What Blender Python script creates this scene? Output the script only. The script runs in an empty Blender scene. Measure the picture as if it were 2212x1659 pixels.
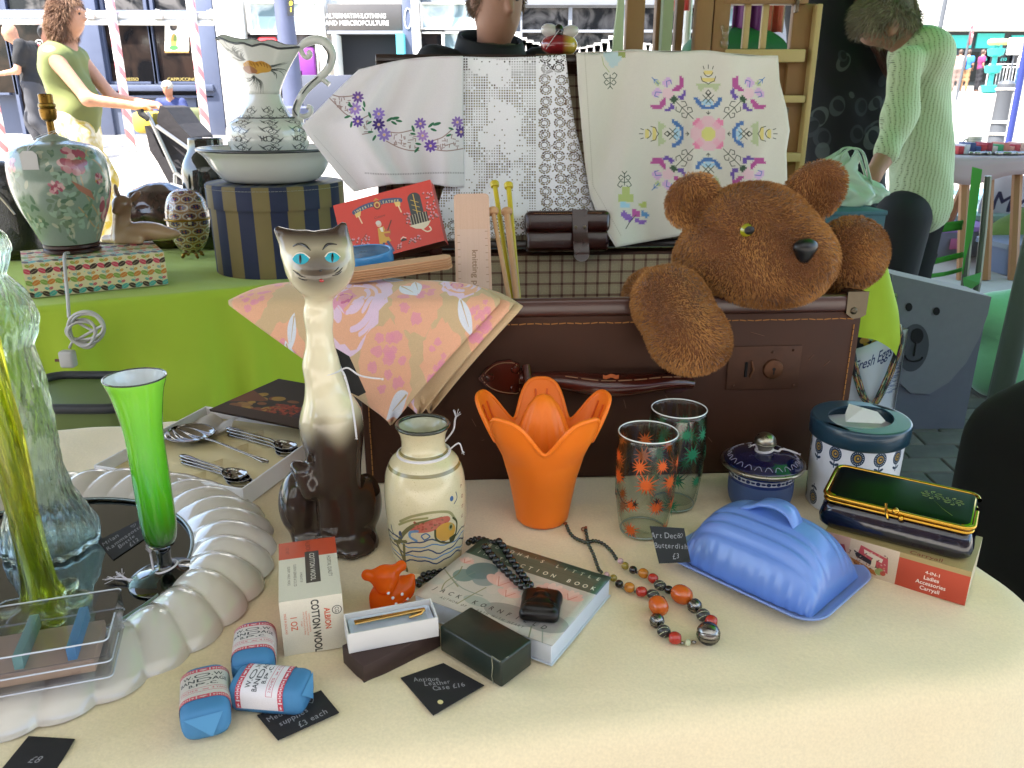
import bpy,bmesh,math,random
import numpy as np
from mathutils import Vector,Matrix,Euler
random.seed(7);rng=np.random.default_rng(7)
sc=bpy.context.scene
PI=math.pi;R=math.radians

# ------------------------------------------------------------------ camera, sky, sun, exposure
CZ,PITCH,FPX=1.22,R(19.3),1735.0
cd=bpy.data.cameras.new('camera');cam=bpy.data.objects.new('camera',cd);sc.collection.objects.link(cam)
cam.location=(0,0,CZ);cam.rotation_euler=(PI/2-PITCH,0,0)
cd.sensor_width=36;cd.lens=36*FPX/2212;cd.clip_start=.02;cd.clip_end=600
cd.dof.use_dof=True;cd.dof.focus_distance=.95;cd.dof.aperture_fstop=24
sc.camera=cam
SUN_EL,SUN_AZ=R(59),R(230)  # azimuth clockwise from +Y, where the sun stands (behind the camera, to its side)
w=bpy.data.worlds.new('World');sc.world=w;w.use_nodes=True
nt=w.node_tree;bg=nt.nodes['Background']
sky=nt.nodes.new('ShaderNodeTexSky');sky.sky_type='NISHITA';sky.sun_disc=False
sky.sun_elevation=SUN_EL;sky.sun_rotation=SUN_AZ;sky.air_density=1.1;sky.dust_density=2.0;sky.ozone_density=1.0
nt.links.new(sky.outputs[0],bg.inputs[0]);bg.inputs[1].default_value=.125
sd=bpy.data.lights.new('sun','SUN');sd.energy=4.2;sd.angle=R(.53);sd.color=(1,.95,.87)
so=bpy.data.objects.new('sun',sd);sc.collection.objects.link(so)
SDIR=Vector((math.sin(SUN_AZ)*math.cos(SUN_EL),math.cos(SUN_AZ)*math.cos(SUN_EL),math.sin(SUN_EL)))
so.rotation_euler=SDIR.to_track_quat('Z','Y').to_euler();so.location=(0,-4,8)
vs=sc.view_settings;vs.view_transform='Standard';vs.look='None';vs.gamma=1;vs.use_curve_mapping=False
vs.exposure=2.75
cy_=sc.cycles;cy_.use_denoising=True;cy_.max_bounces=10;cy_.diffuse_bounces=4;cy_.glossy_bounces=5
cy_.transmission_bounces=10;cy_.transparent_max_bounces=16;cy_.caustics_reflective=False;cy_.caustics_refractive=False
cy_.sample_clamp_indirect=6

# ------------------------------------------------------------------ placing: a direction seen from the lens, met with a plane of the place
TZ=.75  # table top height
cP,sP=math.cos(PITCH),math.sin(PITCH)
def ray(x,y):
    u=(x-1106)/FPX;v=(y-829.5)/FPX
    return u,cP-v*sP,-(sP+v*cP)
def at(x,y,z=TZ):
    a,b,d=ray(x,y);t=(z-CZ)/d
    return Vector((a*t,b*t,z))
def atY(x,y,Y):
    a,b,d=ray(x,y);t=Y/b
    return Vector((a*t,Y,CZ+d*t))
def gz(Y):return .045*Y  # the street climbs gently away from the stall

# ------------------------------------------------------------------ mesh tools
class M:
    def __init__(s,v=None,f=None,uv=None):
        s.v=[tuple(x)for x in v]if v is not None else [];s.f=[tuple(x)for x in f]if f is not None else []
        s.uv=list(uv)if uv is not None else None;s.mi=None
    def add(s,o):
        n=len(s.v)
        if s.uv is not None or o.uv is not None:
            s.uv=(s.uv or [(0,0)]*n)+(o.uv or [(0,0)]*len(o.v))
        s.v+=o.v;s.f+=[tuple(i+n for i in q)for q in o.f];return s
    def xf(s,m):
        a=np.array(s.v,float).reshape(-1,3);m=np.array(m)
        s.v=[tuple(x)for x in a@m[:3,:3].T+m[:3,3]];return s
    def mv(s,x=0,y=0,z=0):return s.xf(Matrix.Translation((x,y,z)))
    def rot(s,ax,deg):return s.xf(Matrix.Rotation(R(deg),4,ax))
    def sc(s,x=1,y=1,z=1):return s.xf(Matrix.Diagonal((x,y,z,1)))
def box(sx,sy,sz,c=(0,0,0),bev=0,seg=2):
    bm=bmesh.new();bmesh.ops.create_cube(bm,size=1)
    for v in bm.verts:v.co=Vector((v.co.x*sx+c[0],v.co.y*sy+c[1],v.co.z*sz+c[2]))
    if bev:bmesh.ops.bevel(bm,geom=list(bm.edges),offset=bev,segments=seg,affect='EDGES',profile=.5)
    m=M([v.co[:]for v in bm.verts],[[v.index for v in f.verts]for f in bm.faces])if bm.verts.index_update()is None else None
    bm.free();return m
def lathe(prof,n=48,u0=0,caps=True):
    v,f,uv=[],[],[];L=[0]
    for a,b in zip(prof,prof[1:]):L.append(L[-1]+math.hypot(b[0]-a[0],b[1]-a[1]))
    T=L[-1]or 1
    for i,(r,z)in enumerate(prof):
        for j in range(n+1):
            t=2*PI*j/n+u0
            v.append((r*math.cos(t),r*math.sin(t),z));uv.append((j/n,L[i]/T))
    k=n+1
    for i in range(len(prof)-1):
        for j in range(n):f.append((i*k+j,i*k+j+1,(i+1)*k+j+1,(i+1)*k+j))
    m=M(v,f,uv)
    if caps:
        for i,fl in((0,True),(len(prof)-1,False))[:1 if caps=='b' else 2]:
            if prof[i][0]>1e-5:
                q=[i*k+j for j in range(n)];m.f.append(tuple(reversed(q))if fl else tuple(q))
    return m
def smooth_prof(pts,n=6):
    """Catmull-Rom through profile points"""
    p=[Vector(q)for q in pts];out=[]
    for i in range(len(p)-1):
        a,b,c,d=p[max(i-1,0)],p[i],p[i+1],p[min(i+2,len(p)-1)]
        for k in range(n):
            t=k/n
            out.append(.5*((2*b)+(c-a)*t+(2*a-5*b+4*c-d)*t*t+(3*b-a-3*c+d)*t**3))
    out.append(p[-1]);return [tuple(q)for q in out]
def tube(path,r,n=8,caps=True,flat=1.0):
    p=[Vector(q)for q in path];v,f=[],[];N=len(p)
    rr=r if hasattr(r,'__len__')else [r]*N
    t0=(p[1]-p[0]).normalized();up=Vector((0,0,1))if abs(t0.z)<.9 else Vector((1,0,0))
    x=t0.cross(up).normalized()
    for i in range(N):
        t=(p[min(i+1,N-1)]-p[max(i-1,0)]).normalized()
        x=(x-t*x.dot(t)).normalized();y=t.cross(x)
        for j in range(n):
            a=2*PI*j/n;v.append((p[i]+(x*math.cos(a)+y*math.sin(a)*flat)*rr[i])[:])
    for i in range(N-1):
        for j in range(n):f.append((i*n+j,i*n+(j+1)%n,(i+1)*n+(j+1)%n,(i+1)*n+j))
    if caps:f.append(tuple(reversed(range(n))));f.append(tuple(range((N-1)*n,N*n)))
    return M(v,f)
def crv(pts,n=8):return smooth_prof(pts,n)
def sheet(fn,nu,nv,th=0,uvr=(0,0,1,1)):
    P=np.array([[fn(i/nu,j/nv)for i in range(nu+1)]for j in range(nv+1)],float)
    return gridm(P,th,uvr)
def gridm(P,th=0,uvr=(0,0,1,1)):
    nv,nu=P.shape[0]-1,P.shape[1]-1
    uu,vv=np.meshgrid(np.linspace(uvr[0],uvr[2],nu+1),np.linspace(uvr[1],uvr[3],nv+1))
    uv=np.stack([uu,vv],-1).reshape(-1,2)
    k=nu+1;f=[(j*k+i,j*k+i+1,(j+1)*k+i+1,(j+1)*k+i)for j in range(nv)for i in range(nu)]
    V=P.reshape(-1,3)
    if th:
        du=np.gradient(P,axis=1);dv=np.gradient(P,axis=0);n=np.cross(du,dv)
        n /= np.linalg.norm(n,axis=-1,keepdims=True)+1e-12
        B=(P-n*th).reshape(-1,3);o=len(V)
        f2=[tuple(o+i for i in reversed(q))for q in f]
        ed=[i for i in range(nu)];rim=[]
        loop=[i for i in range(nu+1)]+[j*k+nu for j in range(1,nv+1)]+[nv*k+i for i in range(nu-1,-1,-1)]+[j*k for j in range(nv-1,0,-1)]
        for a,b in zip(loop,loop[1:]+loop[:1]):rim.append((b,a,o+a,o+b))
        return M(np.vstack([V,B]),f+f2+rim,np.vstack([uv,uv]))
    return M(V,f,uv)
def prism(poly,h,z0=0):
    n=len(poly);v=[(x,y,z0)for x,y in poly]+[(x,y,z0+h)for x,y in poly]
    f=[tuple(reversed(range(n))),tuple(range(n,2*n))]+[(i,(i+1)%n,n+(i+1)%n,n+i)for i in range(n)]
    a=sum(poly[i][0]*poly[(i+1)%n][1]-poly[(i+1)%n][0]*poly[i][1]for i in range(n))
    if a<0:f=[tuple(reversed(q))for q in f]
    xs=[p[0]for p in poly];ys=[p[1]for p in poly];w_,h_=(max(xs)-min(xs))or 1,(max(ys)-min(ys))or 1
    uv=[((x-min(xs))/w_,(y-min(ys))/h_)for x,y in poly]
    return M(v,f,uv+uv)
def loft(secs,closed=True,caps=True):
    n=len(secs[0]);v=[p for s in secs for p in s];f=[]
    for i in range(len(secs)-1):
        for j in range(n if closed else n-1):f.append((i*n+j,i*n+(j+1)%n,(i+1)*n+(j+1)%n,(i+1)*n+j))
    if caps:f.append(tuple(reversed(range(n))));f.append(tuple(range((len(secs)-1)*n,len(secs)*n)))
    return M(v,f)
def sphere(r,c=(0,0,0),n=16,sq=(1,1,1)):
    m=lathe([(max(r*math.sin(PI*i/(n//2)),1e-6 if i in(0,n//2)else 0),-r*math.cos(PI*i/(n//2)))for i in range(n//2+1)],n,caps=False)
    return m.sc(*sq).mv(*c)
def rrect(w_,h_,r,n=5):
    o=[]
    for cx,cy,a0 in((w_/2-r,h_/2-r,0),(-w_/2+r,h_/2-r,90),(-w_/2+r,-h_/2+r,180),(w_/2-r,-h_/2+r,270)):
        for i in range(n+1):a=R(a0+90*i/n);o.append((cx+r*math.cos(a),cy+r*math.sin(a)))
    return o
def star(n,r1,r0,rot=0,jit=0,rnd=random):
    o=[]
    for i in range(2*n):
        r=(r1*(1+jit*(rnd.random()-.6))if i%2==0 else r0);a=rot+PI*i/n
        o.append((r*math.cos(a),r*math.sin(a)))
    return o

# signed distance shapes, polygonised by surface nets (for organic bodies)
def cap(a,b,ra,rb=None):
    a,b=np.array(a,float),np.array(b,float);rb=ra if rb is None else rb;ab=b-a;L2=max(ab@ab,1e-12)
    def f(p):
        t=np.clip((p-a)@ab/L2,0,1)
        return np.linalg.norm(p-a-t[:,None]*ab,axis=1)-(ra+(rb-ra)*t)
    return f
def ell(c,r,rot=None):
    c,r=np.array(c,float),np.array(r,float)
    m=np.array(Euler([R(q)for q in rot]).to_matrix())if rot else None
    def f(p):
        q=p-c
        if m is not None:q=q@m
        k0=np.linalg.norm(q/r,axis=1);k1=np.linalg.norm(q/(r*r),axis=1)+1e-9
        return k0*(k0-1)/k1
    return f
def rbox(c,h,r,rot=None):
    c,h=np.array(c,float),np.array(h,float)
    m=np.array(Euler([R(q)for q in rot]).to_matrix())if rot else None
    def f(p):
        q=p-c
        if m is not None:q=q@m
        q=np.abs(q)-h+r
        return np.linalg.norm(np.maximum(q,0),axis=1)+np.minimum(q.max(axis=1),0)-r
    return f
def U(k,*fs):
    def f(p):
        d=fs[0](p)
        for g in fs[1:]:
            e=g(p)
            if k>0:
                h=np.maximum(k-np.abs(d-e),0)/k;d=np.minimum(d,e)-h*h*k*.25
            else:d=np.minimum(d,e)
        return d
    return f
def cut(a,b,k=.002):
    def f(p):
        d,e=a(p),-b(p);h=np.maximum(k-np.abs(d-e),0)/k
        return np.maximum(d,e)+h*h*k*.25
    return f
def half(n,d):  # keep n.p < d
    n=np.array(n,float);n /= np.linalg.norm(n)
    return lambda p:d-p@n
def nets(fn,lo,hi,res):
    lo,hi=np.array(lo,float),np.array(hi,float);n=np.maximum(((hi-lo)/res).astype(int)+2,4)
    ax=[lo[i]+res*np.arange(n[i])for i in range(3)]
    G=np.stack(np.meshgrid(*ax,indexing='ij'),-1).reshape(-1,3)
    if len(G)>60000:  # coarse pass first, fine values only near the surface
        q=4;m_=(n+q-1)//q;A=[lo[i]+res*(q*np.arange(m_[i])+1.5)for i in range(3)]
        C=fn(np.stack(np.meshgrid(*A,indexing='ij'),-1).reshape(-1,3)).reshape(m_)
        for d in range(3):C=C.repeat(q,d)
        V=C[:n[0],:n[1],:n[2]].reshape(-1).copy();ix=np.flatnonzero(np.abs(V)<res*q*2.4)
    else:V=np.empty(len(G));ix=np.arange(len(G))
    for s in range(0,len(ix),200000):V[ix[s:s+200000]]=fn(G[ix[s:s+200000]])
    V=V.reshape(n);S=V<0
    c=n-1;acc=np.zeros((*c,3));cnt=np.zeros(c)
    cor=[(i,j,k)for i in(0,1)for j in(0,1)for k in(0,1)]
    sl=lambda o:tuple(slice(o[d],o[d]+c[d])for d in range(3))
    for a in cor:
        for d in range(3):
            if a[d]:continue
            b=tuple(1 if q==d else a[q]for q in range(3))
            va,vb=V[sl(a)],V[sl(b)];x=S[sl(a)]!=S[sl(b)]
            t=np.where(x,va/np.where(x,va-vb,1),0)
            for q in range(3):acc[...,q]+=np.where(x,a[q]+(t if q==d else 0),0)
            cnt+=x
    act=cnt>0;idx=-np.ones(c,int);idx[act]=np.arange(act.sum())
    ijk=np.argwhere(act);P=lo+res*(ijk+acc[act]/cnt[act][:,None])
    F=[]
    for d in range(3):
        e,g=(d+1)%3,(d+2)%3
        a=[slice(0,-1)if q==d else slice(1,-1)for q in range(3)];b=[slice(1,None)if q==d else slice(1,-1)for q in range(3)]
        sa,sb=S[tuple(a)],S[tuple(b)]
        for flip in(False,True):
            loc=np.argwhere((sa&~sb)if not flip else(~sa&sb))
            if not len(loc):continue
            for q in(e,g):loc[:,q]+=1
            def id_(oe,og):
                L=loc.copy();L[:,e]-=oe;L[:,g]-=og;return idx[L[:,0],L[:,1],L[:,2]]
            q4=np.stack([id_(1,1),id_(0,1),id_(0,0),id_(1,0)],1)
            F.append(q4[:,::-1]if flip else q4)
    F=np.vstack(F);F=F[(F>=0).all(1)]
    return M(P,F.tolist())

# ------------------------------------------------------------------ objects
def link(o):sc.collection.objects.link(o);return o
def tag(o,label=None,cat=None,group=None,kind=None):
    if label:o['label']=label
    if cat:o['category']=cat
    if group:o['group']=group
    if kind:o['kind']=kind
    return o
def thing(name,label,cat,loc=(0,0,0),rz=0,group=None,rot=None):
    o=link(bpy.data.objects.new(name,None));o.empty_display_size=.05
    o.location=loc;o.rotation_euler=rot or(0,0,R(rz));return tag(o,label,cat,group)
def mesh(name,m,smooth=True):
    me=bpy.data.meshes.new(name);me.from_pydata(m.v,[],m.f);me.update()
    if m.uv is not None:
        ul=me.uv_layers.new(name='UVMap');li=np.empty(len(me.loops),np.int32);me.loops.foreach_get('vertex_index',li)
        ul.data.foreach_set('uv',np.array(m.uv,np.float32)[li].ravel())
    if smooth is True:me.polygons.foreach_set('use_smooth',[True]*len(me.polygons))
    elif smooth:me.polygons.foreach_set('use_smooth',[True]*len(me.polygons));me.set_sharp_from_angle(angle=R(smooth))
    return me
def part(name,m,mt,parent=None,smooth=35,label=None,kind=None):
    me=mesh(name,m,smooth)if isinstance(m,M)else m
    for q in(mt if isinstance(mt,(list,tuple))else [mt]):me.materials.append(q)
    if isinstance(m,M)and m.mi:me.polygons.foreach_set('material_index',m.mi)
    o=link(bpy.data.objects.new(name,me));o.parent=parent
    if label:o['label']=label
    if kind:o['kind']=kind
    return o
def one(name,m,mt,label,cat,group=None,smooth=35,loc=None,rz=0):
    o=part(name,m,mt,None,smooth);tag(o,label,cat,group)
    if loc is not None:o.location=loc;o.rotation_euler=(0,0,R(rz))
    return o
def struct(name,m,mt,smooth=35):o=part(name,m,mt,None,smooth);o['kind']='structure';return o
def inst(src,parent,loc,rot=(0,0,0),scale=(1,1,1),mat=None):
    o=link(bpy.data.objects.new(src.name.split('.')[0],src.data));o.parent=parent
    o.location=loc;o.rotation_euler=rot;o.scale=scale;return o
def colattr(me,cols):
    a=me.color_attributes.new('Col','FLOAT_COLOR','POINT');c=np.ones((len(me.vertices),4),np.float32);c[:,:3]=cols
    a.data.foreach_set('color',c.ravel())

def strands(name,m,NF,L,wd,cols,parent,comb=(0,0,-.7),jit=.26,keep=None,k=.75,tone=60,sp=.25):
    """hair or plush: tapered blades rooted all over the mesh m"""
    V=np.array(m.v);F=np.array([f for f in m.f if len(f)==4]);A=V[F];nn=np.cross(A[:,2]-A[:,0],A[:,3]-A[:,1]);ar=np.linalg.norm(nn,axis=1);nn /= ar[:,None]+1e-12
    pr=ar*(keep(A[:,0])if keep else 1);pr=pr/pr.sum();ix=rng.choice(len(F),NF,p=pr);u,v=rng.random((2,NF,1));base=(A[ix,0]*(1-u)+A[ix,1]*u)*(1-v)+(A[ix,3]*(1-u)+A[ix,2]*u)*v
    n=nn[ix];d=n+(np.array(comb)+rng.normal(0,jit,(NF,3))+.5*jit/.26*np.stack([np.sin(base[:,2]*70+base[:,0]*40),0*base[:,0],np.cos(base[:,0]*75)],1))*k
    d-=n*np.minimum((d*n).sum(1,keepdims=True)-.3,0);d /= np.linalg.norm(d,axis=1,keepdims=True);l=rng.uniform(L[0],L[1],(NF,1));s=np.cross(d,rng.normal(0,1,(NF,3)));s /= np.linalg.norm(s,axis=1,keepdims=True)+1e-9;w_=rng.uniform(wd[0],wd[1],(NF,1))
    tip=base+d*l-n*l*.18;mid=base+d*l*.5+n*l*.05;W=np.stack([base-s*w_,base+s*w_,mid+s*w_*.8,mid-s*w_*.8,tip],1).reshape(-1,3);k5=np.arange(NF)[:,None]*5
    me=bpy.data.meshes.new(name);me.from_pydata(W,[],(k5+[[0,1,2,3]]).tolist()+(k5+[[3,2,4]]).tolist());me.polygons.foreach_set('use_smooth',[True]*len(me.polygons))
    t=np.clip(.5+.38*np.sin(base[:,0]*tone+base[:,2]*tone*.6)*np.sin(base[:,2]*tone*.8-base[:,1]*tone*.7)+rng.normal(0,.12,NF),0,1)[:,None];c0,c1=np.array(S(cols[0])),np.array(S(cols[1]));colattr(me,np.repeat(c0+(c1-c0)*t,5,0))
    return part(name,me,pm('strands',attr=True,rough=.6,spec=sp,sheen=.2),parent,kind='stuff')

# ------------------------------------------------------------------ materials
def lin(c):
    c=np.asarray(c,float);return np.where(c<=.04045,c/12.92,((c+.055)/1.055)**2.4)
def hexc(h):h=h.lstrip('#');return tuple(int(h[i:i+2],16)/255 for i in(0,2,4))
def S(h):return tuple(lin(hexc(h)))
MATS={}
def pm(name,col='#888888',rough=.5,metal=0,coat=0,bump=None,vary=None,spec=.5,sheen=0,trans=0,ior=1.45,sss=0,img=None,attr=False,tl=0,alpha=None,aniso=None,uvs=None):
    if name in MATS:return MATS[name]
    m=bpy.data.materials.new(name);m.use_nodes=True;MATS[name]=m
    N=m.node_tree;b=N.nodes['Principled BSDF'];I=b.inputs;L=N.links.new;new=N.nodes.new
    c=S(col)if isinstance(col,str)else col
    I['Base Color'].default_value=(*c,1);I['Roughness'].default_value=rough;I['Metallic'].default_value=metal
    I['Specular IOR Level'].default_value=spec;I['Coat Weight'].default_value=coat;I['Coat Roughness'].default_value=.04
    I['Transmission Weight'].default_value=trans;I['IOR'].default_value=ior
    if sheen:I['Sheen Weight'].default_value=sheen;I['Sheen Roughness'].default_value=.4
    if sss:I['Subsurface Weight'].default_value=sss;I['Subsurface Radius'].default_value=(.02,.01,.006);I['Subsurface Scale'].default_value=.3
    src=None
    if img is not None:
        t=new('ShaderNodeTexImage');t.image=img;t.extension='REPEAT';src=t.outputs[0]
        if uvs:
            tc0=new('ShaderNodeTexCoord');mp=new('ShaderNodeMapping');mp.inputs['Scale'].default_value=(*uvs,1)
            L(tc0.outputs['UV'],mp.inputs[0]);L(mp.outputs[0],t.inputs[0])
        if alpha:L(t.outputs['Alpha'],I['Alpha'])
    if attr:
        t=new('ShaderNodeAttribute');t.attribute_name='Col';src=t.outputs['Color']
    tc=new('ShaderNodeTexCoord')
    if vary:
        n=new('ShaderNodeTexNoise');n.inputs['Scale'].default_value=vary[0];n.inputs['Detail'].default_value=5
        L(tc.outputs['Object'],n.inputs['Vector'])
        r=new('ShaderNodeMapRange');r.inputs[3].default_value=1-vary[1];r.inputs[4].default_value=1+vary[1]*.6
        L(n.outputs[0],r.inputs[0])
        x=new('ShaderNodeVectorMath');x.operation='SCALE'
        if src:L(src,x.inputs[0])
        else:x.inputs[0].default_value=c
        L(r.outputs[0],x.inputs['Scale']);src=x.outputs[0]
        r2=new('ShaderNodeMapRange');r2.inputs[3].default_value=max(rough-.12,.02);r2.inputs[4].default_value=min(rough+.12,1)
        L(n.outputs[0],r2.inputs[0]);L(r2.outputs[0],I['Roughness'])
    if src:L(src,I['Base Color'])
    if bump:
        n=new('ShaderNodeTexNoise');n.inputs['Scale'].default_value=bump[0];n.inputs['Detail'].default_value=4
        L(tc.outputs['Object'],n.inputs['Vector'])
        bp=new('ShaderNodeBump');bp.inputs['Strength'].default_value=bump[1];bp.inputs['Distance'].default_value=bump[2]if len(bump)>2 else .002
        L(n.outputs[0],bp.inputs['Height']);L(bp.outputs[0],I['Normal'])
    if tl:  # thin cloth or paper: part of the light passes through
        o=N.nodes['Material Output'];tr=new('ShaderNodeBsdfTranslucent');mx=new('ShaderNodeMixShader');mx.inputs[0].default_value=tl
        if src:L(src,tr.inputs[0])
        else:tr.inputs[0].default_value=(*c,1)
        L(b.outputs[0],mx.inputs[1]);L(tr.outputs[0],mx.inputs[2]);last=mx.outputs[0]
        if alpha and img is not None:
            I['Alpha'].default_value=1
            for l in list(N.links):
                if l.to_socket==I['Alpha']:N.links.remove(l)
            tp=new('ShaderNodeBsdfTransparent');m2=new('ShaderNodeMixShader')
            for nd in N.nodes:
                if nd.type=='TEX_IMAGE':L(nd.outputs['Alpha'],m2.inputs[0])
            L(tp.outputs[0],m2.inputs[1]);L(last,m2.inputs[2]);last=m2.outputs[0]
        L(last,o.inputs[0])
    return m
def weave(m,scale,strength=.25,dist=.0006):
    """woven-thread relief on a cloth material (object space)"""
    N=m.node_tree;b=N.nodes['Principled BSDF'];tc=N.nodes.new('ShaderNodeTexCoord');bp=N.nodes.new('ShaderNodeBump')
    a=N.nodes.new('ShaderNodeTexWave');c=N.nodes.new('ShaderNodeTexWave');c.bands_direction='Y';ad=N.nodes.new('ShaderNodeMath')
    for q in(a,c):q.inputs['Scale'].default_value=scale;q.inputs['Distortion'].default_value=1.5;N.links.new(tc.outputs['Object'],q.inputs[0])
    N.links.new(a.outputs['Fac'],ad.inputs[0]);N.links.new(c.outputs['Fac'],ad.inputs[1]);N.links.new(ad.outputs[0],bp.inputs['Height'])
    bp.inputs['Strength'].default_value=strength;bp.inputs['Distance'].default_value=dist;N.links.new(bp.outputs[0],b.inputs['Normal']);return m
def thin_glass(name,tint='#fcfefd',edge='#dde7e2',gl=1.0):
    """thin clear wall: light passes straight on, the surface mirrors at grazing angles"""
    m=bpy.data.materials.new(name);m.use_nodes=True;N=m.node_tree;N.nodes.clear();new=N.nodes.new;L=N.links.new;MATS[name]=m
    o=new('ShaderNodeOutputMaterial');mx=new('ShaderNodeMixShader');tr=new('ShaderNodeBsdfTransparent');g=new('ShaderNodeBsdfGlossy');lw=new('ShaderNodeLayerWeight');r=new('ShaderNodeMix')
    r.data_type='RGBA';r.inputs[6].default_value=(*S(tint),1);r.inputs[7].default_value=(*S(edge),1);lw.inputs[0].default_value=.35;g.inputs['Roughness'].default_value=.01
    L(lw.outputs['Facing'],r.inputs[0]);L(r.outputs[2],tr.inputs[0]);pw=new('ShaderNodeMath');pw.operation='POWER';pw.inputs[1].default_value=4.5;ml=new('ShaderNodeMath');ml.operation='MULTIPLY_ADD';ml.inputs[1].default_value=.75;ml.inputs[2].default_value=.045;lw2=new('ShaderNodeLayerWeight');lw2.inputs[0].default_value=.5;L(lw2.outputs['Facing'],pw.inputs[0]);L(pw.outputs[0],ml.inputs[0]);L(ml.outputs[0],mx.inputs[0]);L(tr.outputs[0],mx.inputs[1]);L(g.outputs[0],mx.inputs[2]);L(mx.outputs[0],o.inputs[0]);return m
def soft_glass(name,col,tint,edge,k=.5,bump=None):
    """thick moulded glass: part bends the light, part lets it straight through"""
    a=pm(name,col,.0,trans=1,ior=1.42,bump=bump);N=a.node_tree;b=N.nodes['Principled BSDF'];o=N.nodes['Material Output'];mx=N.nodes.new('ShaderNodeMixShader');tr=N.nodes.new('ShaderNodeBsdfTransparent');lw=N.nodes.new('ShaderNodeLayerWeight');r=N.nodes.new('ShaderNodeMix')
    r.data_type='RGBA';r.inputs[6].default_value=(*S(tint),1);r.inputs[7].default_value=(*S(edge),1);L=N.links.new;L(lw.outputs['Facing'],r.inputs[0]);L(r.outputs[2],tr.inputs[0]);mx.inputs[0].default_value=k;L(b.outputs[0],mx.inputs[1]);L(tr.outputs[0],mx.inputs[2]);L(mx.outputs[0],o.inputs[0]);return a
def glass(name,col='#ffffff',rough=.0,ior=1.5,bump=None):
    m=pm(name,col,rough,trans=1,ior=ior,bump=bump);return m

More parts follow.
